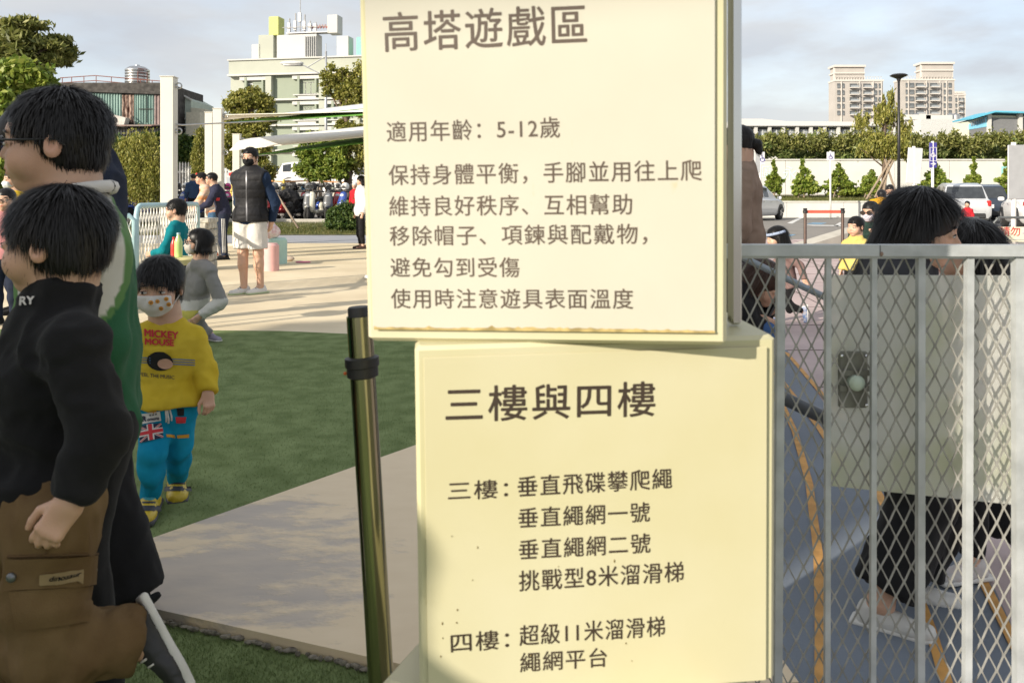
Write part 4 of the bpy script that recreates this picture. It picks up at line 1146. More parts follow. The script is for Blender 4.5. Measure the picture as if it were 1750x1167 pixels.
post(399, 411, 230, 19.5, 'shorter white shade post directly behind the man in the black vest')
# cables and sails
M_sail_w = mat('white_sail', (.72, .70, .64), .8, var=.03); M_sail_g = mat('green_sail', (.10, .28, .04), .8, var=.08)
def cable(pts, r, label):
    b = MB(); b.tube(pts, r, 6); o = b.build('tension_cable', M_steel, None, True); tag(o, label, 'cable', None, 'thing'); return o
cable([P(299, 213, 13.0), P(312, 214, 13.1), P(460, 207, 16), P(616, 195, 17)], .014, 'steel tension cable running from the tallest white post across to the sail')
cable([P(410, 268, 19.5), P(500, 262, 18)], .012, 'thin steel cable holding the lower green sail beside the vested man')
def sail(pts, m, label, thick=.012, sag=.12, nm='shade_sail'):
    """pts: 4 corners; a slightly sagging sheet"""
    n = 12; b = MB(); A, B_, C_, D_ = pts
    for s_ in (0, 1):
        for j in range(n + 1):
            for i in range(n + 1):
                u, v = i / n, j / n; p = (A * (1 - u) + B_ * u) * (1 - v) + (D_ * (1 - u) + C_ * u) * v
                p = p + Vector((0, 0, -sag * 16 * u * (1 - u) * v * (1 - v) * .5 - s_ * thick)); b.v.append(tuple(p))
    m_ = (n + 1) ** 2
    for j in range(n):
        for i in range(n):
            a = j * (n + 1) + i; b.f += [(a, a + 1, a + n + 2, a + n + 1), (m_ + a, m_ + a + n + 1, m_ + a + n + 2, m_ + a + 1)]; b.m += [0, 0]
    for i in range(n):
        for (a, c) in ((i, i + 1), (n * (n + 1) + i + 1, n * (n + 1) + i), ((i + 1) * (n + 1), i * (n + 1)), (i * (n + 1) + n, (i + 1) * (n + 1) + n)): b.f.append((a, m_ + a, m_ + c, c)); b.m.append(0)
    o = b.build(nm, m, None, True); tag(o, label, 'shade sail', 'shade sails', 'thing'); return o
sail([P(381, 196, 16.2), P(640, 190, 15.0), P(700, 168, 17.5), P(382, 205, 19.5)], M_sail_w, 'upper white shade sail stretched between the paired posts and the sign')
sail([P(395, 208, 16.4), P(460, 205.5, 16.2), P(700, 192, 14.5), P(680, 180, 16)], M_sail_g, 'green shade sail under the upper white sail', sag=.0)
sail([P(392, 257, 18.5), P(412, 238, 19.6), P(700, 208, 20.5), P(640, 232, 16.5)], M_sail_w, 'lower white shade sail hanging above the head of the vested man', sag=.02)
sail([P(428, 266, 18.5), P(520, 250, 19.0), P(700, 222, 19.5), P(700, 236, 17.5)], M_sail_g, 'green shade sail lowest of all, right of the vested man', sag=.0)

def lamp_post(px, pb, pt, Y, label, m, arm=True):
    zb = CAMH - (pb - YH) * Y / FPX; zt = CAMH - (pt - YH) * Y / FPX; x = (px - CX) * Y / FPX; H_ = zt - zb
    t = thing('street_lamp', label, 'street lamp', (x, Y, zb), 0, None, 'thing')
    b = MB(); b.tube([(0, 0, 0), (0, 0, H_)], [.09 if arm else .085, .055 if arm else .06], 10); b.build('pole', m, t, True)
    b = MB(); b.lathe((0, 0, 0), [(.2, 0), (.2, .05), (.12, .4)], 12); b.build('base', m, t)
    if arm:
        b = MB(); b.tube([(0, 0, H_ - 1.3), (-1.1, 0, H_ - .75), (-1.25, 0, H_ - .7)], .035, 6); b.tube([(0, 0, H_ - .25), (-1.0, 0, H_ - .85)], .028, 6); b.tube([(0, 0, H_), (0, 0, H_ + .4)], .02, 5); b.build('arm', m, t)
        b = MB(); b.ball((-1.75, 0, H_ - .62), (.62, .22, .13), 14, 8); b.box((-1.7, 0, H_ - .72), (.9, .3, .06)); b.build('lamp_head', mat('lamp_head_grey', (.60, .60, .58), .4), t, True)
    else:
        b = MB(); b.lathe((0, 0, H_), [(.07, -.30), (.12, -.16), (.42, -.02), (.46, .02), (.34, .09), (.1, .12)], 20); b.build('lamp_head', m, t, 30)
    return t
lamp_post(557, 330, 88, 42, 'grey street lamp with a single arm in front of the green building', mat('lamp_grey', (.45, .46, .47), .5, .5))
lamp_post(1536, 345, 130, 44, 'black lamp post with a flat round head between the two apartment towers', mat('lamp_black', (.02, .02, .022), .4), False)
# ================================================================== TREES AND PLANTS
LV = dict(gold=leafmat('golden_leaf', (.11, .13, .02), (.27, .275, .05), (.46, .42, .12)),
          dark=leafmat('dark_leaf', (.025, .06, .012), (.065, .12, .022), (.15, .20, .045)),
          fresh=leafmat('fresh_leaf', (.09, .15, .018), (.21, .29, .04), (.40, .44, .09)),
          olive=leafmat('olive_leaf', (.09, .11, .025), (.20, .22, .05), (.36, .35, .12)),
          bush=leafmat('bush_leaf', (.08, .13, .03), (.19, .25, .07), (.36, .39, .15)))
M_bark = mat('bark', (.13, .095, .07), .9, var=.3, scale=12, bump=1, bscale=40, stretch=(3, 3, .6))
M_bark2 = mat('pale_bark', (.28, .22, .16), .9, var=.25, scale=12, bump=1, bscale=40, stretch=(3, 3, .6))
def leaves(blobs, n, size, seed, clump=.22, up=0., elong=1.8, cl=26, shell=.55):
    rs = np.random.RandomState(seed); B = np.array([[*c, *r] for c, r in blobs], float)
    vol = np.prod(B[:, 3:], 1) ** (2 / 3); vol /= vol.sum()
    P_ = []
    for k, bl in enumerate(B):
        nb = max(8, int(n * vol[k])); nc = max(4, int(cl * (vol[k] * len(B)) ** .5))
        u = rs.randn(nc, 3); u /= np.linalg.norm(u, axis=1, keepdims=True); rad = shell + (1 - shell) * rs.rand(nc, 1) ** .6
        c = bl[:3] + u * rad * bl[3:]
        w = rs.rand(nc) ** .7 + .15; i = rs.choice(nc, nb, p=w / w.sum())
        s_ = bl[3:] * clump * (.6 + .8 * rs.rand(nc, 1))
        p = c[i] + rs.randn(nb, 3) * s_[i] * np.array([1, 1, 1 + up])
        P_.append(p)
    p = np.concatenate(P_); n = len(p)
    d = rs.randn(n, 3) + np.array([0, 0, up * 2.2]); d /= np.linalg.norm(d, axis=1, keepdims=True)
    s = np.cross(d, rs.randn(n, 3)); s /= np.linalg.norm(s, axis=1, keepdims=True) + 1e-9
    L = size * (.6 + .8 * rs.rand(n, 1)); w = L / elong * .5
    V = np.stack([p - d * L * .5, p - s * w, p + d * L * .5, p + s * w], 1).reshape(-1, 3)
    return V, np.arange(n * 4).reshape(-1, 4)
def tree(name, label, cat_, base, blobs, n, size, leafm, seed, trunk=(.12, .05), group=None, bark=None, clump=.22, up=0., elong=1.8, cl=26, shell=.55, stakes=0, top=None, limbs=True):
    """blobs: crown masses in metres relative to base; every mass gets its own limb"""
    t = thing(name, label, cat_, base, 0, group, 'thing')
    me = npmesh('crown', *leaves(blobs, n, size, seed, clump, up, elong, cl, shell)); link('crown', me, LV[leafm], t)
    rr = random.Random(seed); zt = top or max(c[2] for c, r in blobs)
    b = MB(); pts = []; z = -.05
    for i in range(7): pts.append((rr.uniform(-.03, .03) * i * trunk[0] * 3, rr.uniform(-.03, .03) * i * trunk[0] * 3, zt * i / 6 - (.05 if i == 0 else 0)))
    b.tube(pts, [trunk[0] * (1.3 if i == 0 else 1) * (1 - i / 6) + trunk[1] * i / 6 for i in range(7)], 8)
    if limbs:
        for c, r in blobs:
            z0 = max(.1, min(c[2] * .8, c[2] - r[2] * .7)) if abs(c[0]) + abs(c[1]) > .15 else c[2] * .5
            j = min(5, int(z0 / zt * 6)); a = Vector(pts[j]); q = Vector(c); mid = a.lerp(q, .5) + Vector((0, 0, -r[2] * .15)); rad = trunk[0] * .35
            b.tube([a, mid, q], [rad, rad * .6, rad * .25], 5)
            for _ in range(4):
                e = q + Vector((rr.uniform(-1, 1) * r[0], rr.uniform(-1, 1) * r[1], rr.uniform(-.3, 1) * r[2])) * .75; b.tube([mid.lerp(q, .5), e], [rad * .35, rad * .1], 4)
    b.build('trunk', bark or M_bark, t, True)
    if stakes:
        for i in range(stakes):
            a = 6.28 * i / stakes + .5; s_ = MB(); s_.tube([(math.cos(a) * .55, math.sin(a) * .55, 0), (math.cos(a) * .05, math.sin(a) * .05, 1.25)], .035, 6); s_.build('stake', M_bark2, t)
    return t
def px_blobs(base, Y, lst, dep=.8):
    """lst: (px, py, rx px, ry px[, dy]) -> metres relative to base"""
    k = Y / FPX; out = []
    for i, q in enumerate(lst):
        p = P(q[0], q[1], Y); rx, rz = q[2] * k, q[3] * k
        dy = q[4] if len(q) > 4 else 0
        out.append(((p.x - base[0], dy, p.z - base[2]), (rx, rx * dep, rz)))
    return out
def ptree(name, label, cat_, px, zg, Y, lst, n, size, leafm, seed, **k):
    base = (P(px, 333, Y).x, Y, zg); return tree(name, label, cat_, base, px_blobs(base, Y, lst), n, size, leafm, seed, **k)

# far left: a large feathery tree and a bright leafy one in front
ptree('feathery_tree', 'big feathery olive tree rising at the left edge against the sky', 'tree', -40, .3, 30, [(20, 95, 60, 42), (-30, 60, 55, 30), (60, 85, 42, 24, 1), (75, 118, 24, 22), (-60, 130, 70, 70), (35, 60, 30, 20), (20, 130, 50, 30), (88, 78, 20, 9), (96, 106, 13, 6), (40, 42, 36, 10), (70, 62, 26, 9, 1)], 30000, .30, 'olive', 11, trunk=(.3, .1), clump=.16, elong=3.2, cl=60, shell=.2)
ptree('leafy_tree', 'bright green broad leaved tree standing lower in front of the feathery tree', 'tree', -10, .2, 24, [(5, 150, 50, 40), (50, 135, 38, 30), (-20, 220, 60, 60), (25, 235, 45, 60), (10, 300, 45, 40), (70, 145, 22, 20)], 22000, .20, 'fresh', 12, trunk=(.18, .08), clump=.18, elong=1.5, cl=60, shell=.3)
ptree('conifer_bush', 'broad golden green conifer with upright plumes in front of the shed', 'tree', 235, .25, 24.5, [(232, 285, 30, 45), (212, 290, 24, 40), (258, 285, 26, 45), (238, 262, 20, 26), (218, 265, 12, 24), (252, 255, 12, 22), (198, 300, 16, 30), (272, 300, 14, 36), (240, 320, 36, 22)], 26000, .10, 'gold', 13, trunk=(.09, .04), clump=.14, up=.9, elong=3., cl=50, shell=.5)
ptree('golden_cypress', 'narrow golden cypress between the tall white post and the paired posts', 'tree', 341, .3, 30, [(342, 250, 9, 26), (338, 275, 11, 26), (346, 285, 10, 22), (339, 305, 12, 18), (344, 230, 5, 12)], 7000, .11, 'gold', 14, trunk=(.07, .03), clump=.16, up=.9, elong=3., cl=30)
ptree('cloud_pruned_tree', 'round clumped olive green tree in front of the left end of the green building', 'tree', 432, .35, 33, [(425, 170, 30, 18), (398, 180, 16, 14), (450, 178, 18, 14), (408, 210, 24, 20), (445, 208, 24, 20), (425, 235, 26, 18), (460, 195, 10, 12), (400, 245, 20, 16), (440, 255, 24, 16), (392, 275, 14, 16), (450, 290, 20, 18), (420, 160, 14, 9)], 22000, .12, 'gold', 15, trunk=(.20, .08), clump=.17, elong=1.7, cl=30, shell=.55)
ptree('cloud_pruned_tree', 'round clumped golden green tree whose right side is cut off by the sign', 'tree', 595, .35, 31, [(568, 128, 16, 14), (590, 130, 14, 12), (560, 150, 14, 12), (585, 155, 18, 16), (605, 165, 20, 30), (590, 185, 14, 12), (600, 230, 22, 24), (605, 270, 26, 24), (585, 215, 12, 9), (620, 140, 24, 30), (575, 250, 14, 12)], 20000, .12, 'gold', 16, trunk=(.18, .08), clump=.17, elong=1.7, cl=26)
for i, (px, sc, sd, lb) in enumerate(((527, 1.0, 21, 'thin young tree left of the grey street lamp, before the white off-roader'), (549, .9, 22, 'thin young tree right under the grey street lamp'), (580, 1.0, 23, 'thin young tree by the white saloon car near the sign'))):
    ptree('young_tree', lb, 'tree', px, .45, 30.5, [(px, 248, 11, 10), (px - 6, 262, 13, 9), (px + 6, 275, 15, 9), (px - 3, 290, 16, 10), (px + 2, 300, 13, 8), (px, 234, 6, 8)], 3600, .14, 'fresh', sd, trunk=(.04, .015), group='young trees by the scooter park', bark=M_bark2, clump=.25, elong=1.5, cl=12, stakes=3)
ptree('round_shrub', 'rounded dark green shrub at the corner of the grass strip beside the sign', 'shrub', 585, .1, 25.0, [(575, 370, 16, 16), (592, 366, 16, 18), (585, 382, 24, 14), (602, 378, 14, 14), (567, 382, 9, 9)], 9000, .07, 'dark', 24, trunk=(.03, .01), clump=.2, elong=1.5, cl=40)
hb = (P(310, 333, 36).x, 36, .5)
hd_ = tree('leafy_hedge', 'lush dark green hedge growing over the white picket fence', 'hedge', hb, px_blobs(hb, 36, [(255, 250, 30, 16), (285, 244, 20, 14), (312, 255, 18, 20), (330, 262, 14, 16), (300, 270, 22, 18), (322, 242, 10, 10), (190, 255, 30, 20), (350, 270, 10, 18)]), 14000, .19, 'dark', 25, trunk=(.06, .03), clump=.2, elong=1.4, cl=40)
pk = thing('picket_fence', 'tall white picket fence below the leafy hedge', 'fence', (P(322, 333, 34).x, 34, .6), 0, None, 'thing')
pm = MB(); pm.box((0, 0, .95), (.055, .03, 1.9)); pm.box((0, 0, 1.92), (.03, .03, .06)); p0 = pm.build('picket', M_white, pk)
for i in range(-30, 14):
    q = p0 if i == -30 else p0.copy()
    if i > -30: COL.objects.link(q)
    q.location = (i * .12, 0, 0)
b = MB(); b.box((-.95, .04, .35), (5.4, .03, .07)); b.box((-.95, .04, 1.55), (5.4, .03, .07)); b.build('rail', M_white, pk)

# right: conical young trees in front of the boundary wall
ct = [(1323, 277, 335, 15), (1374, 276, 335, 23), (1434, 285, 336, 26), (1487, 290, 336, 22), (1600, 278, 330, 22), (1663, 270, 326, 13), (1722, 268, 335, 18)]
lbs = ['slender young tree just right of the beige hooded woman', 'wide bushy young tree between the slender one and the disabled parking sign', 'young tree behind the disabled parking sign pole', 'dense young tree below the left side of the tall conifer', 'young tree between the grey board and the purple parking sign', 'small narrow young tree behind the silver car', 'young tree partly behind the grey board at the right edge']
for i, ((px, yt, yb, w), lb) in enumerate(zip(ct, lbs)):
    h_ = yb - yt; bl = []
    for j in range(7):
        f_ = j / 6; ww = w * (1.0 - .78 * f_) * (1 if j > 0 else .8)
        for s_ in ((-1, 1) if ww > 9 else (0,)): bl.append((px + s_ * ww * .5 + rnd.uniform(-2.5, 2.5), yb - 8 - f_ * (h_ - 12) + rnd.uniform(-2, 2), ww * rnd.uniform(.4, .7), 3.2 + rnd.random() * 2.5))
    ptree('young_tree', lb, 'tree', px, .86, 47.5, bl, 4200, .20, 'fresh', 30 + i, trunk=(.07, .02), group='young trees along the boundary wall', bark=M_bark2, clump=.26, elong=1.5, cl=8, stakes=2)
ptree('tall_conifer', 'tall reddish tipped conifer with bare inner limbs, propped by wooden poles', 'tree', 1511, .86, 46, [(1514, 172, 9, 16), (1523, 182, 9, 18), (1500, 190, 10, 14), (1532, 205, 12, 14), (1476, 210, 13, 14), (1545, 215, 12, 14), (1510, 200, 16, 14), (1483, 232, 12, 7), (1549, 236, 9, 12), (1500, 245, 24, 14), (1530, 250, 22, 14), (1478, 258, 18, 10), (1516, 262, 26, 12), (1545, 258, 14, 12)], 12500, .19, 'gold', 41, trunk=(.16, .05), clump=.15, up=1.1, elong=2.8, cl=12, shell=.45)
pr = thing('prop_poles', 'wooden poles leaning together to prop up the tall conifer', 'tree prop', (P(1511, 333, 46).x, 45.7, .86), 0, None, 'thing')
for (a, c) in (((1480, 342), (1527, 266)), ((1495, 338), (1532, 264)), ((1508, 341), (1519, 275)), ((1535, 342), (1512, 272))):
    b = MB(); A = P(a[0], a[1], 45.4); C_ = P(c[0], c[1], 45.9); b.tube([A, C_], .06, 7); b.build('pole', M_bark2, pr, world=True)
hb = (P(1450, 333, 70).x, 70, 1.2); rr = random.Random(5)
bl = []
for i in range(58):
    px = 1262 + i * 8.6; yt = 244 + 6 * math.sin(i * .7) + rr.uniform(-7, 6) + (6 if i < 3 else 0)
    bl.append((px, yt + 8, 11, 9, rr.uniform(-1.5, 1.5))); bl.append((px + 3, yt + 22, 13, 10, rr.uniform(-1, 2)))
me = npmesh('bush_belt', *leaves(px_blobs(hb, 70, bl), 52000, .34, 51, .30, 0, 1.9, 10, .35)); o = link('bush_belt', me, LV['bush']); o.location = hb; tag(o, kind='stuff')
bl = [(1245 + i * 14 + rr.uniform(-4, 4), 245 + rr.uniform(-7, 5), 8, 8, -1.5) for i in range(36)]
me = npmesh('bush_belt', *leaves(px_blobs(hb, 70, bl), 16000, .32, 52, .45, .4, 2.4, 8, .2)); o = link('bush_belt', me, LV['olive']); o.location = hb; tag(o, kind='stuff')
ptree('dry_bush', 'brownish twiggy bush under the tall conifer', 'shrub', 1460, .86, 49, [(1455, 328, 14, 7), (1466, 331, 12, 6)], 1500, .15, 'olive', 53, trunk=(.03, .01), clump=.3)
# off frame on the left: trees whose long shadows stripe the plaza
for i, (x, y, h_) in enumerate(((-13.5, 8.0, 4.2), (-16.0, 12.6, 5.0), (-19, 9.5, 6))):
    base = (x, y, 0); tree('young_tree', ['slim young tree outside the left of the plaza, nearest the turf', 'slim young tree outside the left of the plaza, farther back', 'slim young tree outside the left of the plaza, tallest'][i], 'tree', base, [((0, 0, h_ * .8), (.5, .5, h_ * .16)), ((.2, .1, h_ * .6), (.6, .6, h_ * .12)), ((-.2, 0, h_ * .45), (.5, .5, h_ * .08))], 1800, .12, 'fresh', 60 + i, trunk=(.05, .02), bark=M_bark2, stakes=2)
# ================================================================== VEHICLES AND THINGS OF THE CAR PARKS
M_tyre = mat('tyre_rubber', (.02, .02, .02), .85, var=.2)
M_rim = mat('alloy_rim', (.42, .42, .43), .3, .9)
M_cgl = mat('car_glass', (.03, .035, .04), .06, var=.2, spec=.9)
M_lred = mat('tail_light_red', (.42, .02, .02), .2)
M_lcl = mat('head_light_clear', (.60, .62, .64), .1)
M_blk = mat('black_plastic', (.018, .018, .02), .5)
M_chr = mat('chrome', (.6, .6, .6), .12, 1.)
def car(label, kindlabel, loc, rz, paint, kind='suv', group='cars parked in the car parks'):
    """length along +x (front), built from a lofted shell"""
    L, Wd, Hh = (4.65, 1.84, 1.68) if kind == 'suv' else (4.55, 1.78, 1.45)
    t = thing('parked_car', label, kindlabel, loc, rz, group, 'thing')
    if kind == 'suv':
        st = [(-2.32, .45, .95, .70), (-2.25, .32, 1.02, .86), (-2.0, .24, 1.05, .91), (-1.2, .22, 1.05, .92), (0, .22, 1.03, .92), (1.1, .22, 1.02, .91), (1.75, .24, .96, .90), (2.15, .30, .86, .84), (2.32, .42, .72, .70)]
        gh = [(-2.12, 1.0, .80, 1.02), (-1.85, 1.03, .76, 1.58), (-1.3, 1.03, .74, 1.66), (-.3, 1.03, .74, 1.68), (.35, 1.03, .74, 1.62), (1.25, 1.0, .80, 1.02)]
    else:
        st = [(-2.27, .45, .85, .68), (-2.2, .30, .95, .82), (-1.9, .24, .98, .88), (-1.2, .22, .96, .89), (0, .22, .93, .89), (1.1, .22, .90, .88), (1.7, .24, .84, .87), (2.1, .30, .74, .82), (2.27, .40, .62, .66)]
        gh = [(-1.95, .94, .76, .96), (-1.2, .95, .70, 1.36), (-.5, .94, .68, 1.45), (.2, .93, .68, 1.42), (.55, .92, .69, 1.34), (1.35, .88, .76, .92)]
    b = MB(); sec = []
    for x, z0, z1, w in st:
        m_ = (z0 + z1) / 2
        sec.append([(x, s * y, z) for s, lst in ((1, ((w * .86, z0), (w * .98, z0 + .12), (w, m_), (w * .97, z1 - .08), (w * .88, z1))), (-1, ((w * .88, z1), (w * .97, z1 - .08), (w, m_), (w * .98, z0 + .12), (w * .86, z0)))) for y, z in lst])
    vs = [p for s_ in sec for p in s_]; n = 10
    fs = [(i * n + k, i * n + (k + 1) % n, (i + 1) * n + (k + 1) % n, (i + 1) * n + k) for i in range(len(sec) - 1) for k in range(n)] + [tuple(range(n)), tuple((len(sec) - 1) * n + k for k in range(n - 1, -1, -1))]
    b.add(vs, fs)
    o = b.build('body', paint, t, 40)
    b = MB(); vs = []; n = 6
    for x, z0, w, z1 in gh:
        wt = w * .82 if z1 > z0 + .1 else w
        for p in ((x, w, z0), (x, wt, z1 - .05), (x, wt * .9, z1), (x, -wt * .9, z1), (x, -wt, z1 - .05), (x, -w, z0)): vs.append(p)
    b.add(vs, [(i * n + k, i * n + k + 1, (i + 1) * n + k + 1, (i + 1) * n + k) for i in range(len(gh) - 1) for k in range(n - 1)])
    b.build('roof', paint, t, 40)
    for s in (-1, 1):
        for a, c in ((1, 2), (2, 3), (3, 4)):
            g1, g2 = gh[a], gh[c]
            def pt(g, f): return (g[0], s * (g[2] + (g[2] * .82 - g[2]) * f + .012), g[1] + (g[3] - .05 - g[1]) * f)
            q = [Vector(pt(g1, .12)), Vector(pt(g2, .12)), Vector(pt(g2, .90)), Vector(pt(g1, .90))]
            q[0].x += .05; q[3].x += .05; q[1].x -= .05; q[2].x -= .05
            w_ = MB(); w_.poly(q); w_.build('side_window', M_cgl, t)
    for (g1, g2, nm) in ((gh[-1], gh[-2], 'windscreen'), (gh[0], gh[1], 'rear_window')):
        d = .02 if nm == 'windscreen' else -.02
        w_ = MB(); w_.poly([(g1[0] + (g2[0] - g1[0]) * f + d, y * (g1[2] * (1 - .18 * f)) * .88, g1[1] + (g2[3] - g1[1]) * f + .012) for f, y in ((.10, -1), (.10, 1), (.88, 1), (.88, -1))]); w_.build(nm, M_cgl, t)
    wh = None
    for x in (-1.42, 1.42):
        for s in (-1, 1):
            if wh is None:
                w_ = MB(); w_.lathe((0, -.11, 0), [(.22, 0), (.33, .01), (.345, .05), (.345, .17), (.33, .21), (.22, .22)], 22, 'y'); wh = w_.build('wheel', M_tyre, t, 30)
                r_ = MB(); r_.lathe((0, -.115, 0), [(.02, 0), (.22, .01), (.235, .03), (.235, .20), (.22, .22), (.02, .23)], 18, 'y')
                for q in range(5):
                    for yy in (-.125, .125): 
                        a = q * 1.2566; r_.bar((.03 * math.cos(a), yy, .03 * math.sin(a)), (.21 * math.cos(a), yy, .21 * math.sin(a)), .02, .05)
                rm = r_.build('rim', M_rim, wh); ww = wh
            else:
                ww = wh.copy(); COL.objects.link(ww); c_ = rm.copy(); COL.objects.link(c_); c_.parent = ww
            ww.location = (x, s * (Wd / 2 - .11), .345)
            a_ = MB(); a_.prism([(x + .42 * math.cos(k), .345 + .42 * math.sin(k)) for k in np.linspace(0, math.pi, 13)], (s * (Wd / 2 - .03) - .02, s * (Wd / 2 + .005) + .012), ax='y'); a_.build('wheel_arch', M_blk, t)
    for s in (-1, 1):
        m_ = MB(); m_.box((.95, s * (Wd / 2 + .09), 1.06 if kind == 'suv' else .98), (.12, .2, .14), bev=.03); m_.build('mirror', paint, t)
        l_ = MB(); l_.box((2.12, s * .62, .78), (.22, .36, .14), rz=-s * .3, bev=.03); l_.build('headlight', M_lcl, t)
        l_ = MB(); l_.box((-2.20, s * .70, .88), (.20, .30, .22), rz=s * .25, bev=.03); l_.build('tail_light', M_lred, t)
        h_ = MB(); h_.box((.2, s * (Wd / 2 + .004), .88), (.16, .02, .03)); h_.box((-.75, s * (Wd / 2 + .004), .9), (.16, .02, .03)); h_.build('door_handle', M_chr, t)
    l_ = MB(); l_.box((-2.30, 0, .42), (.08, 1.3, .2), bev=.03); l_.box((2.28, 0, .40), (.1, 1.2, .2), bev=.03); l_.build('bumper', M_blk, t)
    l_ = MB(); l_.box((-2.33, 0, .72), (.02, .38, .15)); l_.build('number_plate', mat('plate_white', (.6, .6, .6), .5), t)
    return t
P_wh = mat('white_car_paint', (.72, .72, .71), .22, var=.02, spec=.7); P_si = mat('silver_car_paint', (.55, .57, .60), .22, .35, var=.02); P_dk = mat('dark_blue_car_paint', (.025, .035, .055), .2, var=.05, spec=.8); P_bk = mat('black_car_paint', (.015, .015, .017), .2, var=.05, spec=.8)
def zl(y): return ground_z(-10, y)
car('white off-roader seen side on behind the scooters, left of the saloon', 'car', (P(541, 333, 48).x, 48, zl(48) - .02), R(4), P_wh)
car('white saloon car behind the scooters, cut off by the sign', 'car', (P(640, 333, 46).x, 46.5, zl(46.5) - .02), R(6), P_wh, 'sedan')
car('dark car between the vested man and the white off-roader', 'car', (P(432, 333, 47).x, 50, zl(50) - .02), R(60), P_bk, 'sedan')
car('white car parked at the retaining wall beside the beige hooded woman', 'car', (P(1284, 333, 39).x, 39, -.01), R(52), P_wh)
car('silver estate car parked tail towards us, behind the long haired woman', 'car', (P(1634, 333, 33.2).x, 33.2, -.01), R(70), P_si)
car('dark blue car half hidden on the right of the silver estate', 'car', (P(1672, 333, 37).x, 37, -.01), R(70), P_dk)
car('white car at the right edge behind the barrier sign', 'car', (P(1775, 333, 29).x, 29, -.01), R(68), P_wh)

# scooters
def scooter(body, seed):
    t = thing('parked_scooter', 'scooter', 'scooter', (0, 0, 0), 0, 'scooters parked in the left car park', 'thing')
    b = MB(); b.lathe((0, -.055, 0), [(.14, 0), (.23, .015), (.245, .055), (.23, .095), (.14, .11)], 16, 'y'); w0 = b.build('wheel', M_tyre, t, 30); w0.location = (.62, 0, .245)
    r_ = MB(); r_.lathe((0, -.05, 0), [(.02, 0), (.15, .0), (.15, .1), (.02, .1)], 12, 'y'); rm = r_.build('rim', M_rim, w0)
    w1 = w0.copy(); COL.objects.link(w1); w1.location = (-.58, 0, .245); c = rm.copy(); COL.objects.link(c); c.parent = w1
    S_ = Sdf()
    S_.cone((.52, 0, .60), (.42, 0, .92), .13, .10, .05, flat=((0, 1, 0), .75)); S_.ell((.50, 0, .50), (.12, .17, .20), None, .05)
    S_.rbox((.05, 0, .33), (.30, .15, .06), .04, None, .06); S_.ell((-.45, 0, .58), (.42, .15, .17), Euler((0, R(8), 0)).to_matrix(), .05); S_.ell((-.25, 0, .45), (.20, .13, .18), None, .05); S_.ell((.62, 0, .50), (.20, .07, .045), None, .02)
    smesh('fairing', S_.mesh(.028), body, t)
    S_ = Sdf(); S_.ell((-.40, 0, .78), (.40, .14, .075), Euler((0, R(6), 0)).to_matrix(), .03); S_.ell((-.12, 0, .76), (.16, .12, .07), None, .03); smesh('seat', S_.mesh(.025), M_blk, t)
    b = MB(); b.tube([(.60, 0, .25), (.45, 0, .75), (.40, 0, 1.0)], .035, 8); b.tube([(.32, -.33, 1.02), (.40, -.15, 1.03), (.40, .15, 1.03), (.32, .33, 1.02)], .02, 6); b.tube([(.3, -.36, 1.02), (.34, -.24, 1.02)], .03, 6); b.tube([(.3, .36, 1.02), (.34, .24, 1.02)], .03, 6); b.build('handlebar', M_blk, t)
    for s in (-1, 1):
        b = MB(); b.tube([(.38, s * .2, 1.03), (.36, s * .28, 1.2)], .01, 5); b.ball((.36, s * .31, 1.24), (.02, .08, .06), 10, 6); b.build('mirror', M_blk, t)
    b = MB(); b.ball((.50, 0, .88), (.06, .09, .07), 10, 6); b.build('headlight', M_lcl, t, True)
    b = MB(); b.box((-.86, 0, .62), (.06, .18, .08), bev=.02); b.build('tail_light', M_lred, t)
    b = MB(); b.tube([(-.2, -.16, .25), (-.75, -.18, .32)], [.04, .06], 8); b.box((-.35, 0, .25), (.4, .22, .2), bev=.04); b.build('engine', M_rim, t)
    return t
sc_m = dict(black=M_blk, red=mat('scooter_red', (.35, .02, .025), .25, spec=.7), blue=mat('scooter_blue', (.03, .07, .30), .25, spec=.7), cream=mat('scooter_cream', (.60, .58, .48), .3, spec=.7), grey=mat('scooter_grey', (.12, .125, .13), .3, spec=.7), green=mat('scooter_green', (.07, .11, .04), .4, spec=.7), pink=mat('scooter_magenta', (.5, .04, .2), .3))
proto = scooter(M_blk, 1); ptree_ = kids(proto)
spots = [(195, 27.8, 'black'), (213, 28.6, 'grey'), (250, 29, 'blue'), (268, 28, 'grey'), (308, 28.4, 'black'), (322, 29.4, 'pink'), (331, 27.9, 'blue'), (345, 28.8, 'grey'), (385, 28.5, 'green'), (392, 29.6, 'pink'), (478, 28.0, 'red'), (492, 29.2, 'grey'), (507, 28.1, 'black'), (520, 30.2, 'red'), (528, 28.0, 'grey'), (541, 29.2, 'blue'), (545, 28.0, 'cream'), (560, 30.2, 'red'), (566, 28.3, 'grey'), (580, 28.8, 'red'), (590, 30.4, 'black'), (600, 28.2, 'blue'), (232, 30.6, 'red'), (288, 30.8, 'grey'), (300, 31.6, 'blue'), (505, 31.8, 'grey'), (540, 32.2, 'black'), (575, 32.2, 'cream'), (470, 31.4, 'grey'), (610, 30.0, 'grey')]
def near_lab(px):
    for a, l_ in ((205, 'behind the boys at the mesh fence corner'), (240, 'under the golden conifer'), (275, 'left of the tall white post'), (315, 'just right of the tall white post'), (350, 'behind the capped man'), (400, 'between the tracksuit man and the vested man'), (485, 'by the leaning wooden pole'), (515, 'behind the leaning pole, in the dense row'), (548, 'in the middle of the dense row'), (575, 'behind the cream scooter'), (700, 'behind the round shrub')):
        if px < a: return l_
seen = {}
heads = []
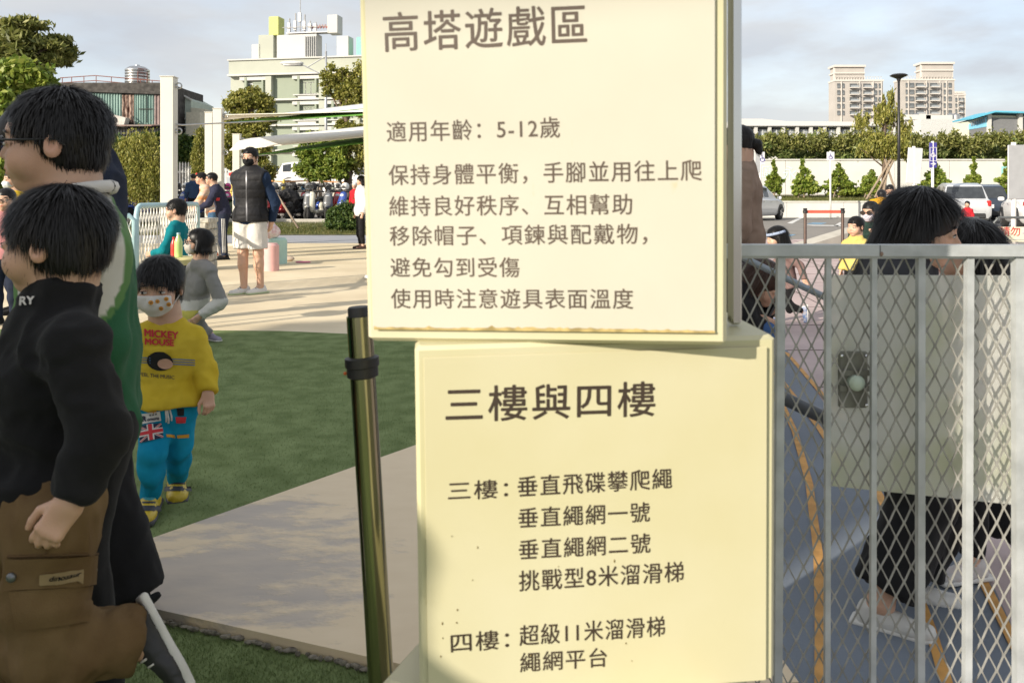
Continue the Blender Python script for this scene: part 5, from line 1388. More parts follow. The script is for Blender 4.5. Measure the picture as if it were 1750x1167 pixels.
for i, (px, Y, c) in enumerate(spots):
    base = near_lab(px); row = 'front row' if Y < 28.7 else ('second row' if Y < 30 else 'back row')
    lab = f"{c} scooter parked {base}, {row}"
    k_ = (lab); seen[k_] = seen.get(k_, 0) + 1
    if seen[k_] > 1: lab = lab.replace('row', 'row, the right one', 1) if ', the right' not in lab else lab
    rz = R(rnd.uniform(-118, -70)); loc = (P(px, 333, Y).x, Y, zl(Y) - .01)
    if i == 0: o = proto; o.location = loc; o.rotation_euler = (0, 0, rz); o['label'] = lab
    else: o = dup(proto, loc, rz, lab, tree=ptree_)
    if c != 'black':
        for ch in [q for q in COL.objects if q.parent == o and q.name.startswith('fairing')]:
            ch.data = ch.data.copy(); ch.data.materials.clear(); ch.data.materials.append(sc_m[c])
    heads.append((o, px, Y, rz))
# helmets sitting on seats and mirrors
M_hw = mat('helmet_white', (.70, .70, .68), .2, spec=.7); M_hb = mat('helmet_blue', (.05, .25, .42), .2, spec=.7)
hel = [(6, M_hw, 'white'), (10, sc_m['grey'], 'grey'), (13, M_hb, 'light blue'), (14, sc_m['grey'], 'dark grey'), (17, M_blk, 'black'), (19, M_hw, 'white'), (15, M_hw, 'pale'), (9, sc_m['pink'], 'pink'), (21, M_hw, 'white'), (23, sc_m['red'], 'red'), (16, M_blk, 'black'), (4, sc_m['grey'], 'grey')]
hm = None
for i, m, nm in hel:
    o, px, Y, rz = heads[i]
    lb = f"{nm} helmet resting on the {spots[i][2]} scooter {near_lab(px)}"
    q = thing('helmet', lb, 'helmet', (o.location.x + .36 * math.cos(rz) * .9, o.location.y + .36 * math.sin(rz) * .9, o.location.z + 1.06), rz, 'helmets left on the scooters', 'thing')
    S_ = Sdf(); S_.ell((0, 0, .13), (.15, .125, .14), None, .02); S_.plane((0, 0, .02), (0, 0, -1)); S_.ell((.17, 0, .10), (.10, .10, .07), None, .02, 's'); smesh('shell', S_.mesh(.018), m, q)
    b = MB(); b.poly([(.13 - .03 * abs(a), a * .10, z) for a, z in ((-1, .07), (1, .07), (.8, .17), (-.8, .17))]); b.build('visor', M_cgl, q)
# folded black jacket on the red scooter and raincoat lumps
def lump(name, label, cat_, c, r, m, wr=.02, extra=()):
    S_ = Sdf(); S_.ell((0, 0, r[2]), r, None, .05)
    for e in extra: S_.ell(e[0], e[1], None, .05)
    o = smesh(name, S_.mesh(max(r) / 12, wr, 8), m, None); o.location = c; tag(o, label, cat_, None, 'thing'); return o
lump('rain_cover', 'black rain cover thrown over the red scooter by the leaning pole', 'cover', (P(492, 333, 27.6).x, 27.6, .95), (.30, .22, .22), cloth('rain_black', (.02, .02, .022), .5), .025, (((.2, 0, .1), (.2, .15, .25)),))
b = MB(); A, C_ = P(458, 308, 25.5), P(510, 390, 24.6); b.tube([A, A.lerp(C_, .5), C_], .035, 7); o = b.build('leaning_pole', M_bark2, None, True); tag(o, 'thin wooden pole leaning across beside the vested man', 'pole', None, 'thing')
for (px, Y, h_, lb) in ((485, 35, 1.5, 'yellow traffic cone in front of the white off-roader'), (397, 34, 1.5, 'yellow traffic cone seen between the posts left of the vested man'), (526, 37, 1.2, 'yellow traffic cone behind the thin young tree')):
    q = thing('traffic_cone', lb, 'traffic cone', (P(px, 333, Y).x, Y, ground_z(-8, Y)), 0, 'yellow cones of the car park', 'thing')
    m_y = mat('cone_yellow', (.60, .45, .08), .6); b = MB(); b.lathe((0, 0, 0), [(.25, 0), (.26, .03), (.19, .05), (.04, h_), (.03, h_ + .02)], 14); b.build('cone', m_y, q, 30); b = MB(); b.box((0, 0, .02), (.6, .6, .04)); b.build('foot', m_y, q)
q = thing('traffic_cone', 'orange traffic cone standing on the grass bank right of the dark blue car', 'traffic cone', (P(1678, 333, 44).x, 44.2, .84), 0, None, 'thing')
b = MB(); b.lathe((0, 0, 0), [(.2, 0), (.2, .03), (.15, .04), (.04, .75), (.03, .77)], 14); b.build('cone', mat('cone_orange', (.65, .14, .03), .6), q, 30); b = MB(); b.lathe((0, 0, .35), [(.112, 0), (.085, .14)], 14); b.build('band', M_hw, q)
b = MB(); b.tube([P(440, 308, 36), P(486, 311, 35), P(530, 309, 37), P(600, 313, 37)], .03, 5); o = b.build('barrier_tape', mat('tape_orange', (.55, .25, .08), .7)); tag(o, 'faded orange barrier tape strung between the yellow cones', 'barrier tape', None, 'thing')

# signs on the right
def board(label, px0, px1, py0, py1, Y, zg, m, face=None, tilt=0., pole_w=.05, off=0, name='sign_board', cat_='sign'):
    k = Y / FPX; x = ((px0 + px1) / 2 - CX) * k; zt, zb = CAMH - (py0 - YH) * k, CAMH - (py1 - YH) * k; w = (px1 - px0) * k
    t = thing(name, label, cat_, (x, Y, zg), 0, None, 'thing')
    b = MB(); b.tube([(off, .03, 0), (off, .03, zt - zg + .05)], pole_w, 10); b.build('pole', M_white, t, True)
    b = MB(); b.box((0, 0, (zt + zb) / 2 - zg), (w, .03, zt - zb), M=Matrix.Rotation(tilt, 3, 'Y'), bev=.01); b.build('panel', m, t)
    return t, w, zt - zg, zb - zg
M_sgb = mat('sign_back_grey', (.42, .43, .44), .5, .3, var=.05); M_pur = mat('sign_purple', (.055, .05, .26), .5); M_sw = mat('sign_white', (.66, .66, .68), .5, var=.03)
def wheelchair(M, s, m, par):
    b = MB(); T = lambda x, z: M @ Vector((x * s, -.004, z * s))
    b.tube([T(.32 * math.cos(a) - .05, .32 * math.sin(a) - .18) for a in np.linspace(R(130), R(395), 18)], .055 * s, 5)
    b.tube([T(-.12, .34), T(-.10, -.02), T(.22, -.02), T(.34, -.36), T(.46, -.33)], .06 * s, 5); b.tube([T(-.1, .16), T(.18, .16)], .045 * s, 5); b.ball(T(-.13, .46), .09 * s, 10, 6)
    b.build('wheelchair_symbol', m, par)
t, w, a, c = board('tall purple disabled parking sign with a white wheelchair and an arrow', 1588, 1601, 244, 287, 30, 0, M_pur, off=.0); zc = (a + c) / 2
b = MB(); 
for (cx_, cz_, sx_, sz_) in ((0, .28, .24, .015), (0, -.21, .24, .015), (-.12, .035, .015, .49), (.12, .035, .015, .49)): b.box((cx_, -.022, zc + cz_ - .0), (sx_, .012, sz_))
b.build('frame', M_sw, t); wheelchair(Matrix.Translation((0, -.02, zc + .04)), .22, M_sw, t)
b = MB(); b.box((-.03, -.022, zc - .32), (.13, .012, .03)); b.prism([(.03, zc - .37), (.10, zc - .32), (.03, zc - .27)], (-.028, -.016), ax='y'); b.build('arrow', M_sw, t)
t, w, a, c = board('white disabled parking sign on a slim pole in front of the young trees', 1413, 1426, 260, 275, 41, .0, M_sw, pole_w=.045)
wheelchair(Matrix.Translation((0, -.02, (a + c) / 2)), .26, M_pur, t)
t, w, a, c = board('pale parking sign board half behind the grey board next to the beige hooded woman', 1292, 1307, 260, 282, 38, 0, M_sw); wheelchair(Matrix.Translation((.1, -.02, (a + c) / 2)), .3, M_pur, t)
board('plain grey back of a sign board next to the beige hooded woman', 1277, 1299, 258, 296, 36, 0, M_sgb, off=.05)
board('large blank pale grey board on a white pole left of the purple parking sign', 1550, 1575, 253, 314, 26, 0, mat('board_pale_grey', (.55, .56, .57), .5, var=.03), tilt=R(4))
board('tall grey back of a board cut off by the right edge', 1722, 1762, 248, 341, 15.5, 0, M_sgb, off=-.09, pole_w=.045)
# barrier racks, one with the red lettered sign
def rack(label, px0, px1, py0, Y, sign=False):
    k = Y / FPX; x0, x1 = (px0 - CX) * k, (px1 - CX) * k; zt = CAMH - (py0 - YH) * k
    t = thing('barrier_rack', label, 'barrier', ((x0 + x1) / 2, Y, 0), 0, None, 'thing'); w = (x1 - x0) / 2; m = mat('rack_grey', (.14, .15, .15), .5, .6)
    b = MB(); b.tube([(-w, 0, 0), (-w, 0, zt - .08), (-w + .08, 0, zt), (w - .08, 0, zt), (w, 0, zt - .08), (w, 0, 0)], .022, 8); b.build('frame', m, t, True)
    b = MB(); b.box((-w, 0, .02), (.08, .5, .04)); b.box((w, 0, .02), (.08, .5, .04)); b.tube([(-w, 0, .3), (w, 0, .3)], .016, 6); b.build('foot_bar', m, t)
    if sign:
        b = MB(); b.box((0, -.035, zt - .29), (w * 1.9, .02, .26), bev=.005); b.build('sign_panel', mat('rack_sign_cream', (.62, .60, .46), .6), t)
        link('lettering', text_mesh('請勿   停車', .17, Matrix.Translation((-w * .86, -.05, zt - .30)), bold=.01, width=w * 1.7), mat('letter_red', (.45, .05, .04), .6), t)
        link('lettering', text_mesh('上', .10, Matrix.Translation((-.06, -.05, zt - .27)), bold=.01), mat('letter_blue', (.1, .12, .4), .6), t)
        b = MB(); b.box((0, -.047, zt - .385), (w * 1.5, .004, .012)); b.build('small_print', mat('print_grey', (.3, .3, .28), .7), t)
rack('steel barrier rack carrying a cream no parking sign in red characters', 1699, 1800, 372, 14.2, True)
rack('plain steel barrier rack behind the girl with the long dark head of hair', 1612, 1677, 372, 20, False)
# queue stanchions with the red belt
def stanchion(label, px, ptop, pbot, m, Y=None, r=.03, head=.045):
    Y = Y or FPX * CAMH / (pbot - YH); x = (px - CX) * Y / FPX; zt = CAMH - (ptop - YH) * Y / FPX
    t = thing('queue_post', label, 'barrier post', (x, Y, 0), 0, 'belt barrier posts', 'thing')
    b = MB(); b.lathe((0, 0, 0), [(.17, 0), (.17, .02), (.05, .05), (r, .06), (r, zt - .09)], 20); b.build('tube', m, t, 30)
    b = MB(); b.lathe((0, 0, zt - .10), [(r * 1.2, 0), (head, .01), (head, .05), (r * 1.1, .06), (head * .95, .085), (head * .7, .10)], 20); b.build('head', M_blk, t, 30)
    return Vector((x, Y, zt - .07))
M_brz = mat('brown_steel', (.20, .15, .13), .35, .9)
a = stanchion('left belt barrier post with a dark head in front of the white retaining wall', 1376, 356, 430, M_brz, 16.2)
c = stanchion('right belt barrier post with a dark head beside the small boy in yellow', 1440, 356, 430, M_brz, 16.2)
b = MB(); b.box((a + c) / 2, ((c - a).length - .08, .006, .06)); o = b.build('red_belt', mat('belt_red', (.60, .10, .06), .7)); tag(o, 'red belt stretched between the two far barrier posts', 'belt', None, 'thing')
# concrete ramp kerb
b = MB(); b.prism([(0, 0), (3.4, 0), (3.4, .16), (2.6, .42), (2.2, .44), (.2, .06)], (-.25, .25), ax='y'); o = b.build('ramp_kerb', M_kerb); o.location = (G(1352, 416).x - .3, 19.0, 0); o.rotation_euler = (0, 0, R(28)); tag(o, 'short grey concrete ramp wedge beside the left belt barrier post', 'ramp', None, 'thing')

# ================================================================== PLAZA FURNITURE
M_mint = mat('mint_paint', (.38, .56, .50), .6, var=.05); M_rose = mat('rose_paint', (.62, .36, .34), .6, var=.05)
def drum(label, px0, px1, pt, pb, m, top):
    Y = FPX * CAMH / (pb - YH); k = Y / FPX; r = (px1 - px0) / 2 * k; h_ = CAMH - (pt - YH) * k
    t = thing('round_stool', label, 'stool', (((px0 + px1) / 2 - CX) * k, Y + r, 0), 0, 'painted concrete drum stools', 'thing')
    b = MB(); b.lathe((0, 0, 0), [(r, 0), (r, h_ - .03), (r - .02, h_ - .01)], 32); b.build('drum', m, t, 30); b = MB(); b.lathe((0, 0, h_ - .012), [(r - .02, 0), (r - .03, .018), (.01, .02)], 32); b.build('seat_top', top, t, 30)
    return t, h_
drum('pink round concrete stool beside the vested man', 447, 473, 417, 464, M_rose, M_rose)
t2, hh2 = drum('mint green round stool standing behind the pink one with a bag on it', 455, 486, 408, 452, M_mint, M_mint)
bg_ = lump('drawstring_bag', 'small pink and white drawstring bag set down on the mint stool', 'bag', (t2.location.x - .10, t2.location.y - .05, hh2 + .0), (.15, .10, .12), mat('bag_pink', (.66, .42, .44), .8, col2=(.72, .66, .64), scale=14), .015, (((0, 0, .24), (.05, .05, .08)),))
shoe_m = mat('tan_shoe', (.45, .36, .28), .8)
o = lump('small_shoe', 'single pale shoe lying beside the mint stool', 'shoe', (G(492, 447).x, G(492, 447).y, 0), (.12, .07, .05), shoe_m, .0, (((-.05, 0, .08), (.05, .045, .05)),))
o = lump('pink_toy', 'flat pink plastic piece lying on the yellow floor', 'toy', (G(518, 449).x, G(518, 449).y, 0), (.14, .08, .012), mat('pink_plastic', (.6, .12, .25), .5), .0)
# white mesh fence with the pale blue frame
M_fb = mat('pale_blue_tube', (.38, .56, .60), .5, var=.08, scale=6)
def mesh_fence(label, A, B_, ht, mesh_m, frame_m, cell=(.075, .115), r=.005, zb=.08, nm='mesh_fence'):
    A, B_ = Vector(A), Vector(B_); d = B_ - A; L_ = d.length; d.normalize()
    t = thing(nm, label, 'fence', A, math.atan2(d.y, d.x), None, 'thing')
    b = MB(); b.tube([(0, 0, 0), (0, 0, ht - .10), (.03, 0, ht - .03), (.10, 0, ht), (L_ - .05, 0, ht), (L_, 0, ht - .05), (L_, 0, 0)], .028, 8); b.tube([(0, 0, zb), (L_, 0, zb)], .02, 8); b.build('frame', frame_m, t, True)
    b = MB(); n = int(L_ / cell[0])
    for s in (-1, 1):
        for i in range(-int(ht / cell[1]) - 2, n + int(ht / cell[1]) + 2):
            x0 = i * cell[0]; slope = s * cell[0] / cell[1] * .5 * 2 * .5
            z0, z1 = zb, ht - .02; xa, xb = x0, x0 + slope * (z1 - z0)
            if max(xa, xb) < .02 or min(xa, xb) > L_ - .02: continue
            def clipx(xa, za, xb, zb_):
                for lim, sg in ((.01, 1), (L_ - .01, -1)):
                    if (xa - lim) * sg < 0: f = (lim - xa) / (xb - xa); xa, za = lim, za + (zb_ - za) * f
                    if (xb - lim) * sg < 0: f = (lim - xa) / (xb - xa); xb, zb_ = lim, za + (zb_ - za) * f
                return xa, za, xb, zb_
            xa, za, xb, zz = clipx(xa, z0, xb, z1)
            if abs(zz - za) > .03: b.tube([(xa, s * r * .6, za), (xb, s * r * .6, zz)], r, 4, False)
    b.build('wire_mesh', mesh_m, t); return t
M_wm = mat('white_mesh_paint', (.74, .73, .68), .5, var=.05)
mesh_fence('white diamond mesh fence with a rounded pale blue frame behind the boy in teal', (P(233, 333, 8.6).x, 8.6, 0), (P(338, 333, 10.6).x, 10.6, 0), CAMH - (352 - YH) * 8.6 / FPX, M_wm, M_fb, (.09, .13), .007)
mesh_fence('second white mesh fence panel, ending at the pale blue corner', (P(120, 333, 8.3).x, 8.3, 0), (P(230, 333, 8.5).x, 8.5, 0), CAMH - (369 - YH) * 8.5 / FPX, M_wm, M_fb, (.09, .13), .007)
pw = thing('stone_planter', 'rough pale stone planter wall the two leaning men rest on', 'planter', (P(347, 333, 13.2).x, 13.2, 0), R(6), None, 'thing')
rr = random.Random(8); st0 = None
M_stone = mat('rough_stone', (.44, .42, .36), .9, var=.25, scale=12, bump=1, bscale=20)
b = MB(); b.box((0, 0, .38), (.24, .52, .76)); b.build('core', mat('mortar', (.30, .28, .25), .95), pw)
for zi in range(6):
    for sx in range(3):
        for (ax, s) in (('f', -1), ('s', 1), ('s', -1)):
            if ax == 'f' and sx == 2: continue
            b = MB(); w_ = (.12 if ax == 'f' else .17) + rr.uniform(-.02, .02); h_ = .12
            if ax == 'f': b.box((-.065 + sx * .13, -.27, .07 + zi * .128), (w_, .05 + rr.random() * .02, h_), bev=.015)
            else: b.box((s * .13, -.18 + sx * .18, .07 + zi * .128), (.05 + rr.random() * .02, w_, h_), bev=.015)
            b.build('stone', M_stone, pw)
b = MB(); b.box((0, 0, .79), (.33, .62, .07), bev=.01); b.build('coping', M_stone, pw)
# stool with drinks
ys = thing('low_table', 'small pale yellow table holding two drink bottles behind the boy in the yellow jumper', 'table', (P(303, 333, 7.3).x, 7.3, 0), 0, None, 'thing')
b = MB(); b.lathe((0, 0, .58), [(.16, 0), (.185, .01), (.19, .05), (.17, .065), (.01, .067)], 24); b.build('table_top', mat('pale_yellow_plastic', (.68, .60, .28), .5), ys, 30)
for i in range(3): b = MB(); a_ = i * 2.1; b.tube([(.13 * math.cos(a_), .13 * math.sin(a_), .59), (.17 * math.cos(a_), .17 * math.sin(a_), 0)], .018, 8); b.build('leg', mat('pale_yellow_plastic', (.6, .5, .2)), ys)
def bottle(label, px, Y, z0, h_, m, capm, r=.033):
    t = thing('drink_bottle', label, 'bottle', (P(px, 333, Y).x, Y, z0), 0, None, 'thing'); b = MB(); b.lathe((0, 0, 0), [(r * .9, 0), (r, .01), (r, h_ * .62), (r * .8, h_ * .72), (r * .4, h_ * .86), (r * .4, h_ * .9)], 16); b.build('bottle_body', m, t, 30); b = MB(); b.lathe((0, 0, h_ * .9), [(r * .45, 0), (r * .45, h_ * .08)], 12); b.build('cap', capm, t)
bottle('bottle of pale green drink with a teal cap on the small yellow table', 305, 7.28, .647, .22, mat('green_drink', (.45, .60, .22), .2, spec=.7), M_fb, .034)
bottle('slim red drink bottle next to the green one', 297, 7.33, .647, .18, mat('red_bottle', (.55, .05, .04), .3), mat('red_bottle', (.55, .05, .04)), .026)
# ================================================================== THE STACKED CUBE SIGN
def plastic(name, c1, c2, stain, rough=.38):
    m = mat(name, c1, rough, var=.02, scale=3.0, col2=c2, bump=.05, bscale=8, spec=.5)
    N, L = m.node_tree.nodes, m.node_tree.links; b = N['Principled BSDF']; src = b.inputs['Base Color'].links[0].from_socket
    t = N.new('ShaderNodeTexCoord'); n = N.new('ShaderNodeTexNoise'); n.inputs['Scale'].default_value = 34; n.inputs['Detail'].default_value = 6
    mp_ = N.new('ShaderNodeMapping'); mp_.inputs['Scale'].default_value = (1, 1, .45); L.new(t.outputs['Object'], mp_.inputs[0]); L.new(mp_.outputs[0], n.inputs[0])
    r = N.new('ShaderNodeValToRGB'); r.color_ramp.elements[0].position = .72; r.color_ramp.elements[0].color = (0, 0, 0, 1); r.color_ramp.elements[1].position = .80; r.color_ramp.elements[1].color = (.55, .55, .55, 1); L.new(n.outputs[0], r.inputs[0])
    x = N.new('ShaderNodeMix'); x.data_type = 'RGBA'; L.new(r.outputs[0], x.inputs[0]); L.new(src, x.inputs[6]); x.inputs[7].default_value = (*stain, 1); L.new(x.outputs[2], b.inputs['Base Color'])
    b.inputs['Subsurface Weight'].default_value = .0
    return m
M_face_u = plastic('cream_face', (.51, .49, .41), (.54, .52, .44), (.50, .42, .22))
M_face_l = plastic('yellowed_face', (.54, .50, .31), (.57, .535, .37), (.36, .29, .11))
M_edge = plastic('yellow_edge', (.53, .50, .30), (.56, .53, .37), (.38, .30, .12))
M_ink = mat('brown_ink', (.090, .066, .050), .5, var=.15)
M_ink2 = mat('dark_brown_ink', (.042, .028, .020), .5, var=.15)
M_grime = mat('brown_grime', (.42, .32, .13), .9, var=.35, scale=60)
def boxmat(c, y, p, r):
    return Matrix.Translation(c) @ Matrix.Rotation(y, 4, 'Z') @ Matrix.Rotation(p, 4, 'X') @ Matrix.Rotation(r, 4, 'Y')
MU = boxmat((.04199773, 1.20, 1.25976054), -.10769407, .06121011, -.00767178); WU, HU = .53638413, .56381428
ML = boxmat((.13420268, 1.24, .70787736), .09607894, .04010536, -.01376065); WL, HL = .55179905, .5446653
def onplane(M, px, py, off=0.):
    """point of plane M (local xz) seen at a pixel, in local coordinates"""
    d = Vector(((px - CX) / FPX, 1, -(py - YH) / FPX)); n = M.to_3x3() @ Vector((0, 1, 0)); c = M.translation; o = Vector((0, 0, CAMH))
    t = (c - o).dot(n) / d.dot(n); return M.inverted() @ (o + d * t)
def cube_sign(label, M, w, h_, facem, lines, inset, depth=.50):
    t = thing('sign_cube', label, 'sign', M.translation, 0, 'stacked yellow sign cubes', 'thing')
    b = MB(); b.box((0, depth / 2 + .004, 0), (w, depth, h_), bev=.006); b.v = [M @ Vector(v) for v in b.v]; b.build('shell', M_edge, t, 30, world=True)
    l, r, bt, tp = inset
    b = MB(); b.box(((l - r) / 2, .0, (bt - tp) / 2), (w - l - r, .0016, h_ - bt - tp), bev=.0005); b.v = [M @ Vector(v) for v in b.v]; b.build('face_panel', facem, t, world=True)
    for (s, ht, x0, y0, x1, y1, bold) in lines:
        a, c = onplane(M, x0, y0), onplane(M, x1, y1); k = (onplane(M, x0, y0) - onplane(M, x0, y0 - ht)).length
        ang = math.atan2(c.z - a.z, c.x - a.x)
        T = M @ Matrix.Translation((a.x, -.0012, a.z)) @ Matrix.Rotation(-ang, 4, 'Y')
        me = text_mesh(s, k * 1.02, Matrix.Identity(4), bold=bold, width=(c - a).length, spacing=1.1)
        zs = [v.co.z for v in me.vertices]; z0, z1 = min(zs), max(zs); fz = k / (z1 - z0)
        me.transform(T @ Matrix.Diagonal((1, 1, fz, 1)) @ Matrix.Translation((0, 0, -z0)))
        link('lettering', me, M_ink if h_ > .55 else M_ink2, t, True)
    return t
up = [("高塔遊戲區", 68, 657, 90, 1003, 76, .010), ("適用年齡：5-12歲", 36, 662, 244, 957, 236, .009), ("保持身體平衡，手腳並用往上爬", 36, 665, 318, 1199, 310, .009), ("維持良好秩序、互相幫助", 35, 666, 370, 1080, 367, .009),
      ("移除帽子、項鍊與配戴物，", 35, 667, 421, 1106, 418, .009), ("避免勾到受傷", 34, 668, 474, 888, 474, .009), ("使用時注意遊具表面溫度", 34, 669, 527, 1082, 528, .009)]
lo = [("三樓與四樓", 62, 762, 722, 1119, 711, .012), ("三樓：", 33, 766, 855, 868, 850, .012), ("垂直飛碟攀爬繩", 36, 885, 849, 1148, 834, .012), ("垂直繩網一號", 35, 886, 902, 1110, 891, .012), ("垂直繩網二號", 35, 887, 956, 1111, 944, .012),
      ("挑戰型8米溜滑梯", 36, 887, 1010, 1168, 993, .012), ("四樓：", 34, 771, 1115, 870, 1107, .012), ("超級11米溜滑梯", 36, 888, 1103, 1136, 1086, .012), ("繩網平台", 34, 889, 1148, 1037, 1138, .012)]
tu = cube_sign('upper cream sign cube headed by large characters and a 5-12 age line', MU, WU, HU, M_face_u, up, (.010, .018, .022, .004), .26)
tl = cube_sign('lower yellowed sign cube listing the third and fourth storey climbing nets and slides', ML, WL, HL, M_face_l, lo, (.013, .016, .006, .016), .36)
# grime along the lower edge of the upper cube and a few drips
rr = random.Random(2); b = MB(); pts = []; n = 90
for i in range(n + 1): pts.append((-WU / 2 + .012 + (WU - .03) * i / n, -HU / 2 + .0225 + abs(rr.gauss(0, .0011)) + (.0012 if .3 < i / n < .8 else 0)))
for i in range(n): b.add([MU @ Vector((pts[i][0], -.0014, -HU / 2 + .0195)), MU @ Vector((pts[i + 1][0], -.0014, -HU / 2 + .0195)), MU @ Vector((pts[i + 1][0], -.0014, pts[i + 1][1])), MU @ Vector((pts[i][0], -.0014, pts[i][1]))], [(0, 1, 2, 3)])
b.build('grime_line', M_grime, tu, world=True)
b = MB()
for i in range(14):
    x, z = rr.uniform(-.25, .05) if i < 18 else rr.uniform(-.2, .25), rr.uniform(-.26, .0); r_ = rr.uniform(.0006, .0014); q = ML @ Vector((x, -.0012, z)); b.ball(q, (r_, .0006, r_ * rr.uniform(1, 2.4)), 6, 4)
b.build('speck', mat('dark_speck', (.16, .12, .04), .9), tl, world=True)
# mirror-like steel side strip on the right flank of the upper cube
b = MB(); A = P(1254, 0, 1.34); b.box((A.x, 1.335, 1.30), (.018, .02, .62), rz=R(8), bev=.003)
b.build('steel_side_strip', mat('mirror_steel', (.62, .62, .60), .16, 1., var=.03), tu, world=True)
# the third cube, turned more, below
tb = thing('sign_cube', 'lowest sign cube, only its turned top corner showing at the bottom of the picture', 'sign', (.126, 1.453, 0), 0, 'stacked yellow sign cubes', 'thing')
b = MB(); b.box((.126, 1.453, .214), (.52, .52, .43), rz=R(-20.6), bev=.008); b.build('shell', M_edge, tb, 30, world=True)
b = MB(); T_ = Matrix.Translation((.126, 1.453, .214)) @ Matrix.Rotation(R(-20.6), 4, 'Z')
for a_ in (0, -90): 
    c = MB(); c.box((0, -.262, 0), (.48, .006, .38)); Q = T_ @ Matrix.Rotation(R(a_), 4, 'Z'); c.v = [Q @ Vector(v) for v in c.v]; c.build('face_panel', M_face_l, tb, world=True)

# near queue post leaning by the sign
np_ = thing('queue_post', 'near polished steel queue post with a black head, leaning beside the sign cubes', 'barrier post', (P(661, 333, 1.74).x, 1.74, 0), 0, 'belt barrier posts', 'thing')
top, bot = P(613, 524, 1.74), P(659, 1290, 1.74); ax_ = (top - bot).normalized(); Lp = (top - bot).length
Q = Matrix.Translation(bot) @ ax_.to_track_quat('Z', 'Y').to_matrix().to_4x4()
def nb(name, prof, m, n=32, sm=35): b = MB(); b.lathe((0, 0, 0), prof, n); b.v = [Q @ Vector(v) for v in b.v]; return b.build(name, m, np_, sm, world=True)
M_pol = mat('polished_post', (.34, .33, .22), .19, 1., var=.05, scale=2)
nb('tube', [(.027, 0), (.027, Lp - .02)], M_pol)
nb('head', [(.0225, Lp - .055), (.0235, Lp - .04), (.0235, Lp - .004), (.021, Lp), (.004, Lp + .001)], M_blk)
nb('collar', [(.028, Lp - .150), (.033, Lp - .147), (.033, Lp - .128), (.036, Lp - .126), (.036, Lp - .108), (.028, Lp - .105)], M_blk)
b = MB(); q = Q @ Vector((.008, -.0355, Lp - .138)); b.ball(q, .004, 10, 6); b.build('rivet', mat('orange_rivet', (.5, .12, .03), .5), np_, world=True)
b = MB(); b.lathe((bot.x, 1.74, 0), [(.17, 0), (.17, .015), (.05, .045), (.03, .05)], 32); b.build('base', M_blk, np_, 30, world=True)

# ================================================================== THE GATE
GY = 1.75; gk = GY / FPX
def gx(px): return (px - CX) * gk
def gz(py): return CAMH - (py - YH) * gk
M_gal = mat('galvanised_gate', (.42, .445, .45), .5, .30, var=.12, scale=14, bump=.1, col2=(.52, .545, .55))
M_galr = mat('galvanised_mesh', (.30, .295, .27), .6, .25, var=.2, scale=30)
gate = thing('mesh_gate', 'galvanised steel gate of upright bars and diamond mesh with a milky plastic panel', 'gate', (gx(1500), GY, 0), 0, None, 'thing')
b = MB(); b.bar((gx(1236), GY, gz(427)), (gx(1497), GY, gz(427.5)), .035, .024); b.build('top_rail', M_gal, gate, world=True)
b = MB(); b.bar((gx(1499), GY, gz(427.5)), (gx(1790), GY, gz(428)), .035, .024); b.build('top_rail', M_gal, gate, world=True)
b = MB(); b.bar((gx(1236), GY + .004, gz(439)), (gx(1790), GY + .004, gz(440)), .02, .006); b.build('rail_lip', M_gal, gate, world=True)
b = MB(); b.ball((gx(1500), GY - .019, gz(433)), (.004, .002, .005), 8, 6); b.build('rust_spot', M_rust, gate, world=True)
for a, c, w in ((1334, 1328, 13), (1415, 1413, 9), (1493, 1491, 9), (1573, 1572, 12), (1656, 1652, 12), (1739, 1741, 15)):
    b = MB(); b.bar((gx(a), GY, gz(440)), (gx(c), GY, .06), w * gk, w * gk, up=(0, 1, 0)); b.build('bar', M_gal, gate, world=True)
b = MB(); b.bar((gx(1236), GY, .05), (gx(1790), GY, .05), .035, .03); b.build('bottom_rail', M_gal, gate, world=True)
def diamonds(x0, x1, z0, z1, y, cw, ch, r, nm, m, wob=0., seed=0):
    b = MB(); rs = random.Random(seed); nr = int((z1 - z0) / (ch / 2)) + 1; nc = int((x1 - x0) / (cw / 2)) + 1
    # expanded metal: each strand zigzags; crossings are short thick bonds
    for c in range(nc):
        pts = []
        for j in range(nr + 1):
            off = (cw / 4) * (1 if (j + c) % 2 else -1); pts.append((x0 + (c + .5) * cw / 2 + off * .96, y + (.0012 if (j % 2) else -.0012), z1 - j * ch / 2))
        for j in range(nr):
            A, B_ = Vector(pts[j]), Vector(pts[j + 1]); b.bar(A, B_, r * 1.0, r * 1.15, up=(0, 1, 0))
        for j in range(nr + 1):
            if (j + c) % 2 == 1 and c < nc - 1: b.box(pts[j], (r * 2.0, r * 1.3, r * 3.2))
    return b.build(nm, m, gate, world=True, kind='stuff')
diamonds(gx(1258), gx(1745), .06, gz(440), GY + .014, .0332, .0635, .0027, 'diamond_mesh', M_galr)
